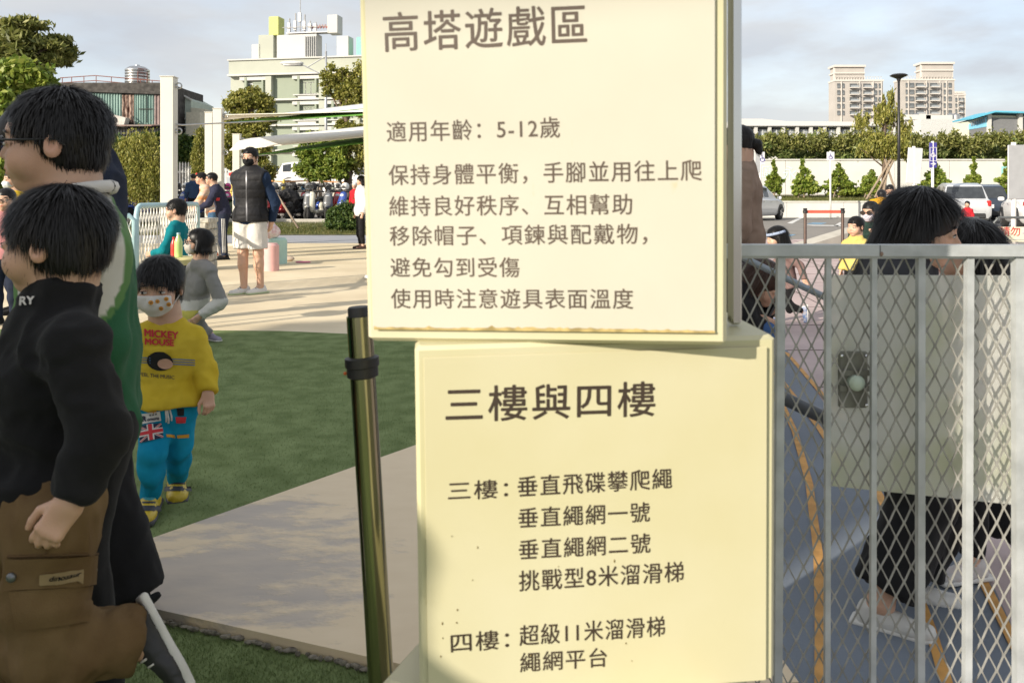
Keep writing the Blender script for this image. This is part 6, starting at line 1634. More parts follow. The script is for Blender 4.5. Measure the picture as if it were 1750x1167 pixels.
# milky panel: plastic sheet tied behind the bars
M_milk = bpy.data.materials.new('milky_plastic'); M_milk.use_nodes = True
N, L = M_milk.node_tree.nodes, M_milk.node_tree.links; pb_ = N['Principled BSDF']; pb_.inputs['Roughness'].default_value = .45
t = N.new('ShaderNodeTexCoord'); g_ = N.new('ShaderNodeSeparateXYZ'); L.new(t.outputs['Object'], g_.inputs[0]); n = N.new('ShaderNodeTexNoise'); n.inputs['Scale'].default_value = 5; n.inputs['Detail'].default_value = 5; L.new(t.outputs['Object'], n.inputs[0])
c_ = N.new('ShaderNodeValToRGB'); c_.color_ramp.elements[0].position = .35; c_.color_ramp.elements[0].color = (.62, .65, .44, 1); c_.color_ramp.elements[1].position = .62; c_.color_ramp.elements[1].color = (.76, .77, .72, 1)
a_ = N.new('ShaderNodeMath'); a_.operation = 'MULTIPLY_ADD'; a_.inputs[1].default_value = .55; a_.inputs[2].default_value = -.32; L.new(g_.outputs[2], a_.inputs[0]); a2 = N.new('ShaderNodeMath'); a2.operation = 'ADD'; L.new(a_.outputs[0], a2.inputs[0]); L.new(n.outputs[0], a2.inputs[1]); L.new(a2.outputs[0], c_.inputs[0])
L.new(c_.outputs[0], pb_.inputs['Base Color']); tr = N.new('ShaderNodeBsdfTranslucent'); L.new(c_.outputs[0], tr.inputs[0]); gl = N.new('ShaderNodeBsdfRefraction'); gl.inputs['Roughness'].default_value = .28; gl.inputs['IOR'].default_value = 1.02
x = N.new('ShaderNodeMixShader'); x.inputs[0].default_value = .42; L.new(pb_.outputs[0], x.inputs[1]); L.new(tr.outputs[0], x.inputs[2]); x2 = N.new('ShaderNodeMixShader'); x2.inputs[0].default_value = .30; L.new(x.outputs[0], x2.inputs[1]); L.new(gl.outputs[0], x2.inputs[2])
o_ = [q for q in N if q.type == 'OUTPUT_MATERIAL'][0]; L.new(x2.outputs[0], o_.inputs[0])
py_ = GY + .045; kk_ = py_ / FPX
b = MB(); b.prism([((1408 - CX) * kk_, CAMH - (470 - YH) * kk_), ((1742 - CX) * kk_, CAMH - (471 - YH) * kk_), ((1740 - CX) * kk_, CAMH - (863 - YH) * kk_), ((1409 - CX) * kk_, CAMH - (829 - YH) * kk_)], (py_, py_ + .004), ax='y'); b.build('milky_panel', M_milk, gate, world=True)
# latch
M_lat = mat('latch_grey', (.20, .20, .17), .6, .2, var=.15, scale=20)
lt = MB(); lt.box((gx(1468), GY + .032, gz(654)), (.062, .012, .122), bev=.003); lt.box((gx(1468), GY + .026, gz(641)), (.062, .012, .012)); lt.box((gx(1468), GY + .026, gz(668)), (.062, .012, .012)); lo_ = lt.build('latch_plate', M_lat, gate, world=True)
b = MB(); b.lathe((gx(1469), GY + .008, gz(657)), [(.017, .018), (.017, .004), (.013, 0), (.010, -.002), (.001, -.003)], 24, 'y'); b.build('latch_knob', mat('knob_pale', (.42, .50, .42), .4), lo_, 30, world=True)
b = MB()
for (x, y) in ((1447, 612), (1489, 612), (1447, 697), (1489, 697)): b.ball((gx(x), GY + .025, gz(y)), .004, 8, 6)
b.build('latch_screw', M_chr, lo_, world=True)
# handrails of the ramp beyond the gate
hr = thing('handrail', 'sloping grey tubular handrail seen through the mesh beyond the gate', 'handrail', (P(1350, 333, 3.2).x, 3.2, 0), 0, None, 'thing')
b = MB(); b.tube([P(1180, 395, 3.3), P(1290, 450, 3.2), P(1410, 508, 3.1), P(1560, 585, 3.0)], .013, 8); b.build('upper_tube', mat('rail_blue_grey', (.25, .29, .32), .5, .3), hr, True, world=True)
b = MB(); b.tube([P(1180, 600, 3.3), P(1335, 678, 3.15), P(1410, 714, 3.1), P(1560, 790, 3.0)], .026, 10); b.build('lower_tube', mat('rail_dark_grey', (.10, .11, .12), .45, .3), hr, True, world=True)
for px, yt, Y in ((1200, 405, 3.3), (1545, 577, 3.0)):
    b = MB(); A = P(px, yt, Y); b.tube([A, (A.x, A.y, 0)], .018, 8); b.build('upright', M_gal, hr, world=True)

# ================================================================== THE PLAY TOWER BEHIND THE CAMERA (it shades the near ground)
M_tim = mat('tower_timber', (.34, .24, .15), .8, var=.2, scale=4, stretch=(1, 1, 5)); M_tp = mat('tower_panel', (.70, .66, .56), .7, var=.08)
tw = thing('play_tower', 'tall panelled play tower standing behind the viewpoint, out of the picture', 'play tower', (-11, -6.5, 0), 0, None, 'thing')
sl_ = None
for j in range(63):
    if sl_ is None: b = MB(); b.box((0, 0, 0), (8.0, .02, .112)); sl_ = o = b.build('slat', M_tp, tw)
    else: o = sl_.copy(); COL.objects.link(o)
    o.location = (-.72, 1.45, .15 + j * .122)
for x in (-15.75, -7.65):
    for y in (-5.05, -8.4): b = MB(); b.box((x, y, 4.0), (.10, .10, 8.0)); b.build('post', M_tim, tw, world=True)
b = MB(); b.box((-11.7, -6.8, 7.75), (8.4, 3.9, .12)); b.prism([(-5.05, 7.8), (-8.6, 7.8), (-6.8, 9.0)], (-15.9, -7.6), ax='x'); b.build('roof', M_tim, tw, world=True)
# ================================================================== PEOPLE
MW = cloth('white_cloth', (.62, .60, .56)); MBK = cloth('black_cloth', (.012, .012, .013), sheen=.05); MNV = cloth('navy_cloth', (.020, .026, .045)); MSOLE = mat('shoe_sole_white', (.62, .61, .58), .6)
MSH = SK; SHD = tuple(c * 1.0 for c in SK)
GLS = (mat('black_frame', (.01, .01, .01), .3), mat('clear_lens', (.8, .82, .85), .03, trans=1.0, var=.0))
def pl(px, Y, z=0.): return (P(px, 333, Y).x, Y, z)
# --- boy in the black turtleneck, close on the left
Y1 = 1.62
s1 = 'boy in a black turtleneck and brown cargo trousers striding past on the left'
p1 = dict(pel=P(62, 850, Y1), chest=P(75, 660, Y1), neck=P(100, 532, Y1), chin=P(98, 500, Y1), Lsh=P(128, 595, Y1 - .10), Rsh=P(70, 585, Y1 + .13), Lel=P(172, 735, Y1 - .13), Lwr=P(120, 858, Y1 - .17), Lhd=P(84, 910, Y1 - .18),
          Rel=P(0, 720, Y1 + .18), Rwr=P(-60, 830, Y1 + .12), Lhip=P(88, 880, Y1 - .06), Rhip=P(45, 880, Y1 + .06), Lkn=P(72, 1112, Y1 - .06), Lan=P(232, 1096, Y1 + .02), Lto=P(282, 1190, Y1 + .0), Rkn=P(-20, 1080, Y1 + .08), Ran=P(-60, 1290, Y1 + .05), Rto=P(-140, 1330, Y1 + .05))
c_khaki = cloth('khaki_cargo', (.135, .083, .038), col2=(.17, .112, .055))
J1 = person(s1, (P(70, 333, Y1).x, Y1, 0), R(-72), 1.20, hd=.172, pose=p1, head=(R(-14), R(2), 0), hairstyle=('bowl', 15000), top=MBK, top_kw=dict(t=.015, hem=-.02, low=.088, wr=.009, ws=12, collar=.72, name='turtleneck', w=1.25, belly=.005, stretch=(1, 1, 1.3)), legs=(c_khaki, dict(t=.024, w=1.15, wr=.012, ws=15, name='cargo_trousers', flare=.004, waist=.03)),
            shoes=(mat('black_white_shoe', (.014, .014, .016), .5, col2=(.03, .03, .035), scale=13), MSOLE, MW), res=.0075, detail=.0035, fat=1.04, handpose=dict(L=dict(curl=.45, L=.125, n=Vector((.25, -1, .25)), t=Vector((-.9, -.2, .3))), R=dict(curl=.3)), headw=1.04)
r1 = J1['root']; L1 = J1['loc']
def rel(J, v): return Vector(v) - J['loc']
# letters at the collar, cargo pocket with its flap, buttons and label
def onto(J, ob, px, py, Y, nudge=.003):
    """the point where the ray through a pixel first meets a garment"""
    me = ob.data; from_ = Vector((0, 0, CAMH)) - J['loc']; d = (P(px, py, Y) - Vector((0, 0, CAMH))).normalized()
    from mathutils.bvhtree import BVHTree
    if 'bvh' not in J: J['bvh'] = {}
    if ob.name not in J['bvh']: J['bvh'][ob.name] = BVHTree.FromPolygons([v.co.copy() for v in me.vertices], [tuple(p.vertices) for p in me.polygons])
    hit, nrm, i, dist = J['bvh'][ob.name].ray_cast(from_, d)
    if hit is None: return P(px, py, Y) - J['loc'], -d
    if nrm.dot(d) > 0: nrm = -nrm
    return hit + nrm * nudge, nrm
def patch(J, ob, poly, Y, m, name, nudge=.003, n=8):
    """a cloth patch laid on a garment: the pixel quad (tl, tr, br, bl) becomes a sheet that follows the surface"""
    b = MB(); tl, tr, br, bl_ = [Vector((*q, 0)) for q in poly]
    for j in range(n + 1):
        for i in range(n + 1):
            u, v = i / n, j / n; q = (tl * (1 - u) + tr * u) * (1 - v) + (bl_ * (1 - u) + br * u) * v
            b.v.append(tuple(onto(J, ob, q.x, q.y, Y, nudge)[0]))
    b.f = [(j * (n + 1) + i, j * (n + 1) + i + 1, (j + 1) * (n + 1) + i + 1, (j + 1) * (n + 1) + i) for j in range(n) for i in range(n)]; b.m = [0] * len(b.f)
    return b.build(name, m, ob, True)
def print_text(J, ob, body, x0, y0, x1, y1, ht, Y, m, bold=.03, name='lettering', nudge=.004, slant=0):
    """flat print: each letter's vertices are laid onto the garment"""
    me = text_mesh(body, 1., Matrix.Identity(4), bold=bold)
    xs = [v.co.x for v in me.vertices]; zs = [v.co.z for v in me.vertices]; a, c, e, f = min(xs), max(xs), min(zs), max(zs)
    for v in me.vertices:
        u, w = (v.co.x - a) / (c - a), (v.co.z - e) / (f - e); px = x0 + (x1 - x0) * u + slant * w; py = y0 + (y1 - y0) * u - ht * w
        v.co = onto(J, ob, px, py, Y, nudge)[0]
    link(name, me, m, ob); return me
so = J1['shirt_obj']; lo1 = J1['leg_obj']
print_text(J1, so, 'RY', 36, 522, 62, 520, 13, Y1, MW, .03)
M_kd = cloth('khaki_dark', (.10, .062, .030))
patch(J1, lo1, ((14, 952), (168, 948), (165, 998), (10, 1006)), Y1, c_khaki, 'pocket_flap', .008)
patch(J1, lo1, ((18, 1008), (160, 1000), (150, 1062), (30, 1075)), Y1, c_khaki, 'pocket', .005)
patch(J1, lo1, ((70, 976), (137, 970), (135, 992), (69, 996)), Y1, cloth('tan_label', (.27, .20, .11)), 'pocket_label', .011)
print_text(J1, lo1, 'dinosaur', 79, 989, 130, 984, 9, Y1, MBK, .02, nudge=.0125, slant=3)
for q in ((24, 981), (159, 974)):
    h_, n_ = onto(J1, lo1, *q, Y1, .010); b = MB(); b.ball(h_, (.009, .006, .009), 12, 6); b.build('button', mat('button_metal', (.16, .17, .18), .35, .7), lo1, True)
b = MB()
for (a, c) in (((14, 950), (168, 946)), ((88, 870), (80, 945))):
    b.tube([onto(J1, lo1, a[0] + (c[0] - a[0]) * i / 8, a[1] + (c[1] - a[1]) * i / 8, Y1, .002)[0] for i in range(9)], .0022, 4)
b.build('seam', M_kd, lo1)

# --- boy with glasses in the green and white jersey
Y2 = 1.86
def paint_jersey(V):
    k = FPX / V[:, 1]; px = CX + V[:, 0] * k; py = YH - (V[:, 2] - CAMH) * k
    by = np.array([300, 330, 380, 440, 480, 520, 560, 700], float); bx = np.array([160, 178, 196, 206, 200, 185, 150, 120], float)
    edge = np.interp(py, by, bx) + 9; d = px - edge
    T = np.zeros((len(V), 3), np.float32); T[:] = (.012, .095, .038)
    T[d < 14] = (.09, .20, .06); T[d < 0] = (.56, .55, .50); T[(d < 0) & (px < 30) & (py > 470)] = (.10, .22, .07)
    sq = (px > 118) & (px < 152) & (py > 318) & (py < 345); T[sq] = (.13, .10, .06)
    T[(px > 104) & (px < 122) & (py > 318) & (py < 334)] = (.02, .22, .10)
    return T
p2 = dict(pel=P(130, 715, Y2), chest=P(132, 500, Y2), neck=P(122, 362, Y2), chin=P(98, 327, Y2), Lsh=P(150, 430, Y2 - .11), Rsh=P(105, 415, Y2 + .13), Lel=P(160, 590, Y2 - .10), Lwr=P(130, 720, Y2 - .12), Rel=P(60, 580, Y2 + .18), Rwr=P(20, 700, Y2 + .1),
          Lhip=P(140, 745, Y2 - .06), Rhip=P(130, 745, Y2 + .06), Lkn=P(110, 940, Y2 - .06), Lan=P(145, 1190, Y2 - .04), Rkn=P(90, 930, Y2 + .08), Ran=P(40, 1190, Y2 + .06), Lto=P(120, 1230, Y2), Rto=P(-20, 1230, Y2 + .05))
J2 = person('boy with black glasses and a green and white jersey walking left behind the turtleneck boy', (P(140, 333, Y2).x, Y2, 0), R(-66), 1.44, hd=.160, pose=p2, head=(R(-2), R(3), 0), hairstyle=('short', 16000), top=tintmat('printed_jersey', .8, .15, 200.), top_kw=dict(t=.022, hem=-.04, wr=.010, ws=10, name='jersey', paint=paint_jersey, belly=.0, sleeve='wr', w=1.3, stretch=(1, 1, .5)),
            legs=(MBK, dict(t=.03, flare=.02)), shoes=(MBK, MSOLE), res=.0085, detail=.004, fat=1.0, glasses=GLS, headw=1.08, hline=.72, handpose=dict(L={}, R={}))
b = MB(); H2 = J2['H']; c0 = J2['neck']
ringp = []
for a in np.linspace(0, 2 * math.pi, 19): ringp.append(Vector(J2['neck']) + Vector((.085 * math.cos(a), .085 * math.sin(a), .040 - .018 * math.cos(a) * -1)))
b.tube(ringp, .015, 8, False); b.build('collar', MW, J2['shirt_obj'], True)

# --- adult in a dark jacket bent behind them
Y3 = 2.36
p3 = dict(pel=P(135, 560, Y3), chest=P(142, 375, Y3), neck=P(130, 285, Y3), chin=P(95, 300, Y3 + .05), Lsh=P(135, 325, Y3 - .12), Rsh=P(135, 315, Y3 + .13), Lel=P(120, 450, Y3 - .16), Lwr=P(110, 520, Y3 - .1), Rel=P(110, 440, Y3 + .2), Rwr=P(70, 500, Y3 + .1),
          Lhip=P(150, 600, Y3 - .07), Rhip=P(130, 600, Y3 + .07), Lkn=P(158, 800, Y3 - .02), Lan=P(212, 1018, Y3 - .06), Lto=P(170, 1060, Y3), Rkn=P(120, 800, Y3 + .1), Ran=P(100, 1020, Y3 + .1), Rto=P(40, 1050, Y3 + .1))
person('adult in a dark navy jacket and wide black trousers stooping behind the boy with glasses', (P(165, 333, Y3).x, Y3, 0), R(-66), 1.62, pose=p3, head=(0, R(30), 0), hairstyle=('short', 0), top=MNV, top_kw=dict(t=.016, hem=-.05, wr=.010, ws=9, name='jacket', w=1.3, collar=.4), legs=(MBK, dict(t=.022, flare=.045, w=1.4, wr=.006)), shoes=(MBK, MBK), res=.011, fat=.92, face=False)

# --- small boy in the yellow jumper
Y6 = 3.12
m_yel = cloth('mustard_sweat', (.58, .42, .03), col2=(.62, .47, .05), bscale=500.); m_cy = cloth('cyan_joggers', (.005, .23, .40), col2=(.01, .28, .46), bscale=500.)
p6 = dict(pel=P(290, 690, Y6), chest=P(290, 612, Y6), neck=P(285, 557, Y6), chin=P(275, 534, Y6 - .03), Lsh=P(327, 577, Y6 + .01), Rsh=P(252, 575, Y6 - .02), Lel=P(350, 630, Y6 + .03), Lwr=P(355, 672, Y6 - .03), Lhd=P(358, 700, Y6 - .05), Rel=P(228, 625, Y6 + .05), Rwr=P(225, 665, Y6 + .1),
          Lhip=P(306, 705, Y6), Rhip=P(272, 705, Y6), Lkn=P(306, 765, Y6 + .03), Lan=P(302, 822, Y6 + .20), Lto=P(304, 858, Y6 + .02), Rkn=P(262, 775, Y6 - .10), Ran=P(256, 853, Y6 - .04), Rto=P(243, 905, Y6 - .20))
mk = mat('mask_printed', (.62, .61, .58), .8, var=.02)
J6 = person('small boy in a mustard yellow jumper, cyan joggers and a patterned mask walking towards us', (P(285, 333, Y6).x, Y6, 0), R(12), 1.0, hd=.208, pose=p6, head=(R(-6), R(8), 0), hairstyle=('bowl', 12000), top=m_yel, top_kw=dict(t=.018, hem=.0, wr=.006, ws=12, name='jumper', w=1.25, belly=.01, low=.090),
            legs=(m_cy, dict(t=.012, w=1.1, wr=.005, frac=.93, name='joggers', ws=13)), shoes=(mat('yellow_shoe', (.62, .45, .03), .45, col2=(.55, .40, .04), scale=12), mat('grey_sole', (.06, .06, .07), .7)), mask=mk, res=.007, detail=.0035, fat=1.06, shoek=1.42, look=(-.45, -.2), handpose=dict(L=dict(curl=.95, L=.105, n=Vector((.6, -.8, 0)), t=Vector((-.6, -.6, 0))), R={}), hline=.60)
s6, l6 = J6['shirt_obj'], J6['leg_obj']
m_red = mat('print_red', (.50, .03, .04), .8); m_bl = mat('print_blue', (.06, .16, .40), .8); m_nav = mat('print_navy', (.02, .02, .05), .8); m_wp = mat('print_white', (.60, .60, .58), .8); m_or = mat('patch_orange', (.58, .30, .03), .8)
print_text(J6, s6, 'MICKEY', 247, 575, 305, 580, 13, Y6, m_red, .045); print_text(J6, s6, 'MOUSE', 248, 589, 298, 592, 12, Y6, m_red, .045)
for i in range(3): patch(J6, s6, ((238, 609.5 + 4.2 * i), (333, 614.5 + 4.2 * i), (333, 616 + 4.2 * i), (238, 611 + 4.2 * i)), Y6, m_bl, 'stripe', .003, 10)
print_text(J6, s6, 'FEEL THE MUSIC', 240, 642, 298, 648, 6.5, Y6, m_nav, .01)
# a plain abstract embroidered blotch where the jumper carries its motif
def disc(J, ob, cx, cy, rx, ry, Y, m, name, nudge=.0035, n=14, ang=0.):
    b = MB(); c_, s_ = math.cos(ang), math.sin(ang); b.v.append(tuple(onto(J, ob, cx, cy, Y, nudge)[0]))
    for r_ in (.5, 1.):
        for k in range(n): a = 2 * math.pi * k / n; x, y = rx * r_ * math.cos(a), ry * r_ * math.sin(a); b.v.append(tuple(onto(J, ob, cx + x * c_ - y * s_, cy + x * s_ + y * c_, Y, nudge)[0]))
    b.f = [(0, 1 + k, 1 + (k + 1) % n) for k in range(n)] + [(1 + k, n + 1 + k, n + 1 + (k + 1) % n, 1 + (k + 1) % n) for k in range(n)]; b.m = [0] * len(b.f)
    return b.build(name, m, ob, True)

disc(J6, s6, 274, 617, 22, 16, Y6, mat('patch_black', (.012, .012, .012), .95), 'embroidered_patch', .0045, 18, .15); disc(J6, s6, 283, 621, 13, 9, Y6, mat('patch_peach', (.55, .34, .25), .9), 'embroidered_patch', .0058, 16, .1)
# patches on the joggers
patch(J6, l6, ((236, 683), (270, 693), (267, 707), (233, 697)), Y6, m_or, 'patch', .004); print_text(J6, l6, 'ABRACON', 239, 694, 264, 701, 5, Y6, m_red, .03, nudge=.006)
patch(J6, l6, ((240, 708), (274, 702), (276, 718), (243, 725)), Y6, m_wp, 'patch', .004); print_text(J6, l6, 'R', 245, 721, 252, 720, 10, Y6, m_nav, .05, nudge=.006); print_text(J6, l6, 'omona', 253, 720, 273, 716, 5, Y6, m_nav, .03, nudge=.006); print_text(J6, l6, '★★★', 256, 711, 270, 708, 4, Y6, m_nav, .0, nudge=.006)
fq = ((238, 728), (276, 722), (278, 748), (241, 757))
def fl(u, v): tl, tr, br, bl_ = [Vector((*q, 0)) for q in fq]; q = (tl * (1 - u) + tr * u) * (1 - v) + (bl_ * (1 - u) + br * u) * v; return (q.x, q.y)
patch(J6, l6, fq, Y6, m_nav, 'flag_patch', .004)
def fquad(a, c, w, m, ng):
    d = Vector((c[0] - a[0], (c[1] - a[1]) * .7)); n_ = Vector((-d.y, d.x)).normalized() * w; n_.y /= .7
    patch(J6, l6, [fl(min(1, max(0, x)), min(1, max(0, y))) for x, y in ((a[0] + n_.x, a[1] + n_.y), (c[0] + n_.x, c[1] + n_.y), (c[0] - n_.x, c[1] - n_.y), (a[0] - n_.x, a[1] - n_.y))], Y6, m, 'flag_stripe', ng)
for (a, c) in (((0, 0), (1, 1)), ((0, 1), (1, 0))): fquad(a, c, .085, m_wp, .005); fquad(a, c, .035, m_red, .006)
for (a, c) in (((.5, 0), (.5, 1)), ((0, .5), (1, .5))): fquad(a, c, .13, m_wp, .007); fquad(a, c, .075, m_red, .008)
b = MB()
for (x0, x1, y1) in ((285, 288, 722), (287, 293, 718), (284, 284, 720)):
    b.tube([onto(J6, l6, x0 + (x1 - x0) * i / 6 + math.sin(i * 1.5), 674 + (y1 - 674) * i / 6, Y6, .005)[0] for i in range(7)], .0035, 5)
b.build('drawstring', m_wp, l6, True)
patch(J6, l6, ((300, 712), (318, 712), (316, 722), (301, 722)), Y6, m_red, 'patch', .004); patch(J6, l6, ((302, 698), (314, 698), (314, 710), (303, 710)), Y6, mat('patch_black', (.012, .012, .012), .95), 'patch', .004)
patch(J6, l6, ((283, 742), (298, 742), (300, 747), (284, 747)), Y6, m_or, 'patch', .004); patch(J6, l6, ((302, 743), (322, 741), (322, 747), (303, 748)), Y6, m_or, 'patch', .004)
mo6 = [q for q in COL.objects if q.parent == J6['root'] and q.name.startswith('face_mask')][0]; m_bear = mat('mask_orange_dot', (.52, .24, .03), .8); m_bd = mat('mask_brown_dot', (.22, .10, .03), .8)
for (x, y) in ((254, 500), (268, 499), (258, 517), (269, 515), (284, 511), (297, 507), (275, 527), (288, 520), (300, 498), (286, 500)): disc(J6, mo6, x, y, 4.0, 3.6, Y6, m_bear, 'print_dot', .002, 10); disc(J6, mo6, x, y + .4, 1.8, 1.2, Y6, m_bd, 'print_dot', .003, 8)
m_tw = mat('shoe_teal', (.06, .30, .34), .3); m_dk = mat('shoe_dark', (.04, .04, .05), .6)
for sh in [q for q in COL.objects if q.parent == J6['root'] and q.name.startswith('shoe')]:
    xs = [v.co.x + J6['loc'].x for v in sh.data.vertices]; ys = [v.co.y + J6['loc'].y for v in sh.data.vertices]; zs = [v.co.z for v in sh.data.vertices]
    Ym = sum(ys) / len(ys); cxp = CX + (min(xs) + max(xs)) / 2 * FPX / Ym; hp = (max(xs) - min(xs)) / 2 * FPX / Ym; yt = YH + (CAMH - max(zs)) * FPX / max(ys); yb = YH + (CAMH - min(zs)) * FPX / min(ys); hh = yb - yt
    disc(J6, sh, cxp, yt + hh * .36, hp * .42, hh * .09, Ym, m_tw, 'shoe_window', .002, 12)
    patch(J6, sh, ((cxp - hp * .75, yt + hh * .56), (cxp + hp * .75, yt + hh * .56), (cxp + hp * .8, yt + hh * .68), (cxp - hp * .8, yt + hh * .68)), Ym, m_dk, 'shoe_band', .002, 6)
    patch(J6, sh, ((cxp - hp * .4, yt + hh * .47), (cxp + hp * .4, yt + hh * .47), (cxp + hp * .4, yt + hh * .51), (cxp - hp * .4, yt + hh * .51)), Ym, m_dk, 'shoe_band', .002, 4)

# --- girl in grey running behind him
Y7 = 6.6
m_gry = cloth('grey_knit', (.22, .215, .21), col2=(.30, .295, .28), bscale=250.)
def paint_grey(V):
    k = FPX / Y7; px = CX + V[:, 0] * k; py = YH - (V[:, 2] - CAMH) * k
    T = np.zeros((len(V), 3), np.float32); T[:] = (.24, .235, .225); w = py + .35 * (px - 340) * -1
    T[py > 511 - .1 * (px - 340)] = (.50, .50, .46); T[(py > 528) & (px < 352)] = (.50, .46, .10); return T
p7 = dict(pel=P(325, 540, Y7), chest=P(338, 490, Y7), neck=P(343, 448, Y7), chin=P(336, 436, Y7), Lsh=P(358, 462, Y7 - .10), Rsh=P(330, 460, Y7 + .12), Lel=P(377, 517, Y7 - .13), Lwr=P(341, 541, Y7 - .2), Rel=P(310, 500, Y7 + .15), Rwr=P(300, 530, Y7),
          Lhip=P(335, 545, Y7 - .05), Rhip=P(318, 545, Y7 + .05), Lkn=P(318, 572, Y7 - .12), Lan=P(300, 590, Y7 - .05), Rkn=P(340, 560, Y7 + .1), Ran=P(360, 571, Y7 + .12), Rto=P(374, 584, Y7 + .05), Lto=P(290, 600, Y7 - .1))
person('girl in a grey jumper and plain mask with a black bob running left', (P(335, 333, Y7).x, Y7, 0), R(-62), 1.12, hd=.185, pose=p7, head=(R(5), R(-8), 0), hairstyle=('bob', 3500), top=tintmat('grey_knit_print', .95, .5, 220.), top_kw=dict(t=.020, hem=-.03, wr=.006, ws=12, name='jumper', w=1.4, paint=paint_grey, collar=0, belly=.01), legs=(m_gry, dict(t=.012)), shoes=(cloth('lilac_shoe', (.30, .28, .36)), MSOLE), mask=cloth('mask_beige', (.55, .51, .45)), glasses=GLS, res=.011, detail=.006, hands=True)
# --- boy in teal
Y8 = 7.8
person('boy in a teal top standing by the mesh fence with his back half turned', pl(302, Y8), R(-90), 1.16, hd=.175, head=(R(8), R(5), 0), hairstyle=('short', 3000), top=cloth('teal_cloth', (.005, .16, .19)), top_kw=dict(t=.016, wr=.005, name='top'), legs=(MNV, dict(t=.014)), shoes=(MBK, MSOLE), res=.011, detail=.006, pose=dict(Lel=(.15, -.05, .58), Lwr=(.10, -.16, .56), Rel=(-.15, -.05, .58), Rwr=(-.10, -.16, .56)))

# --- man in the black padded vest
Y9 = 9.95
m_vest = cloth('black_vest', (.018, .018, .02), .55); m_nvy = cloth('navy_sleeve', (.016, .030, .065))
p9 = dict(Lel=(.155, .06, .62), Lwr=(.11, .085, .49), Rel=(-.14, .07, .62), Rwr=(-.03, .09, .49), Lsh=(.105, 0, .785), Rsh=(-.105, 0, .785), Lan=(.060, .03, .045), Ran=(-.03, -.03, .045), Lkn=(.062, .0, .275), Rkn=(-.045, -.02, .275), Lto=(.01, -.10, 0), Rto=(-.08, -.13, 0))
J9 = person('man in a black padded vest, white shorts and black mask, hands behind his back', pl(428, Y9), R(-16), 1.775, hd=.132, pose=p9, head=(R(10), R(3), 0), hairstyle=('short', 2600), top=m_nvy, top_kw=dict(t=.013, hem=-.055, wr=.005, ws=12, name='shirt'), legs=(cloth('white_shorts', (.60, .575, .53)), dict(short=.86, t=.017, wr=.005, name='shorts', waist=.03)), shoes=(mat('white_trainer', (.62, .61, .58), .5), mat('lime_sole', (.42, .50, .30), .6), MBK), mask=cloth('mask_black', (.012, .012, .013), .7), res=.011, detail=.0055, fat=1.06)
S_ = Sdf(); f9 = 1.775
up9, rt9, fw9 = J9['up'], J9['rt'], J9['fw']
J9['torso'](S_, .036, .03 * f9, belly=.0); S_.plane(J9['pel'] - up9 * .035 * f9, -up9); S_.cone(J9['neck'] - up9 * .03 * f9, J9['neck'] + up9 * .020 * f9, .050 * f9, .044 * f9, .03, cut=1)
for q in (-1, 1): S_.ell((J9['Lsh'] if q > 0 else J9['Rsh']) + rt9 * q * .075 - up9 * .02, (.060, .13, .13), Matrix.Rotation(R(-16), 3, 'Z'), .01, 's')
V, F = S_.mesh(.009, .003, 14); N_ = normals(V, F); zz = V[:, 2]; V = V + N_ * (.0075 * (np.abs(np.sin(zz * math.pi / .105)) ** .5 - .7))[:, None]
vo = smesh('padded_vest', (V, F), m_vest, J9['root'])
patch(J9, vo, ((420, 292), (422, 292), (423, 378), (420.5, 378)), Y9, mat('zip_grey', (.12, .12, .13), .4, .6), 'zip', .003, 12); patch(J9, vo, ((441, 352), (442.5, 351), (448, 372), (446, 373)), Y9, MBK, 'pocket_welt', .003, 4); patch(J9, vo, ((404, 352), (402.5, 351), (400, 372), (401.5, 373)), Y9, MBK, 'pocket_welt', .003, 4)
b = MB(); b.ball(J9['H'].pt(.385, -.02, .36), .010, 8, 6); b.build('earbud', MW, J9['root'], True)

# --- the two men leaning at the planter
YA = 15.2
lean = dict(chest=(0, -.045, .70), neck=(0, -.095, .815), chin=(0, -.13, .845), Lsh=(.10, -.085, .775), Rsh=(-.10, -.085, .775), Lel=(.12, -.16, .63), Rel=(-.12, -.16, .63), Lwr=(.09, -.27, .575), Rwr=(-.09, -.27, .575), Lhd=(.08, -.33, .57), Rhd=(-.08, -.33, .57))
JA = person('man in a navy track jacket and striped track trousers leaning on the stone planter', pl(382, YA), R(-68), 1.64, pose=lean, hairstyle=('short', 1200), top=cloth('track_navy', (.028, .030, .055)), top_kw=dict(t=.018, name='track_jacket', wr=.006), legs=(MNV, dict(t=.016, w=1.2, name='track_trousers', wr=.004)), shoes=(MBK, MBK), glasses=GLS, res=.014, detail=.009)
for dx in (-.012, .012, .036):
    patch(JA, JA['leg_obj'], ((379.5 + dx * 100, 374), (380.6 + dx * 100, 374), (382.6 + dx * 100, 438), (381.5 + dx * 100, 438)), YA, m_wp, 'side_stripe', .006, 10)
patch(JA, JA['shirt_obj'], ((370, 338), (376, 338), (375, 343), (369, 343)), YA, m_red, 'chest_band', .006, 4)
JB = person('man in a black cap and white and orange shirt leaning beside the tracksuit man', pl(364, 15.9), R(-66), 1.66, pose=lean, hairstyle=('crew', 500), top=mat('white_orange_shirt', (.60, .58, .54), .9, col2=(.60, .25, .10), scale=7, stretch=(.3, .3, 2)), top_kw=dict(t=.016, sleeve='wr'), legs=(cloth('blue_jeans', (.04, .09, .17), col2=(.07, .14, .24)), dict(t=.014, w=1.2)), shoes=(mat('orange_shoe', (.55, .12, .03), .6), MSOLE), res=.014, detail=.009)
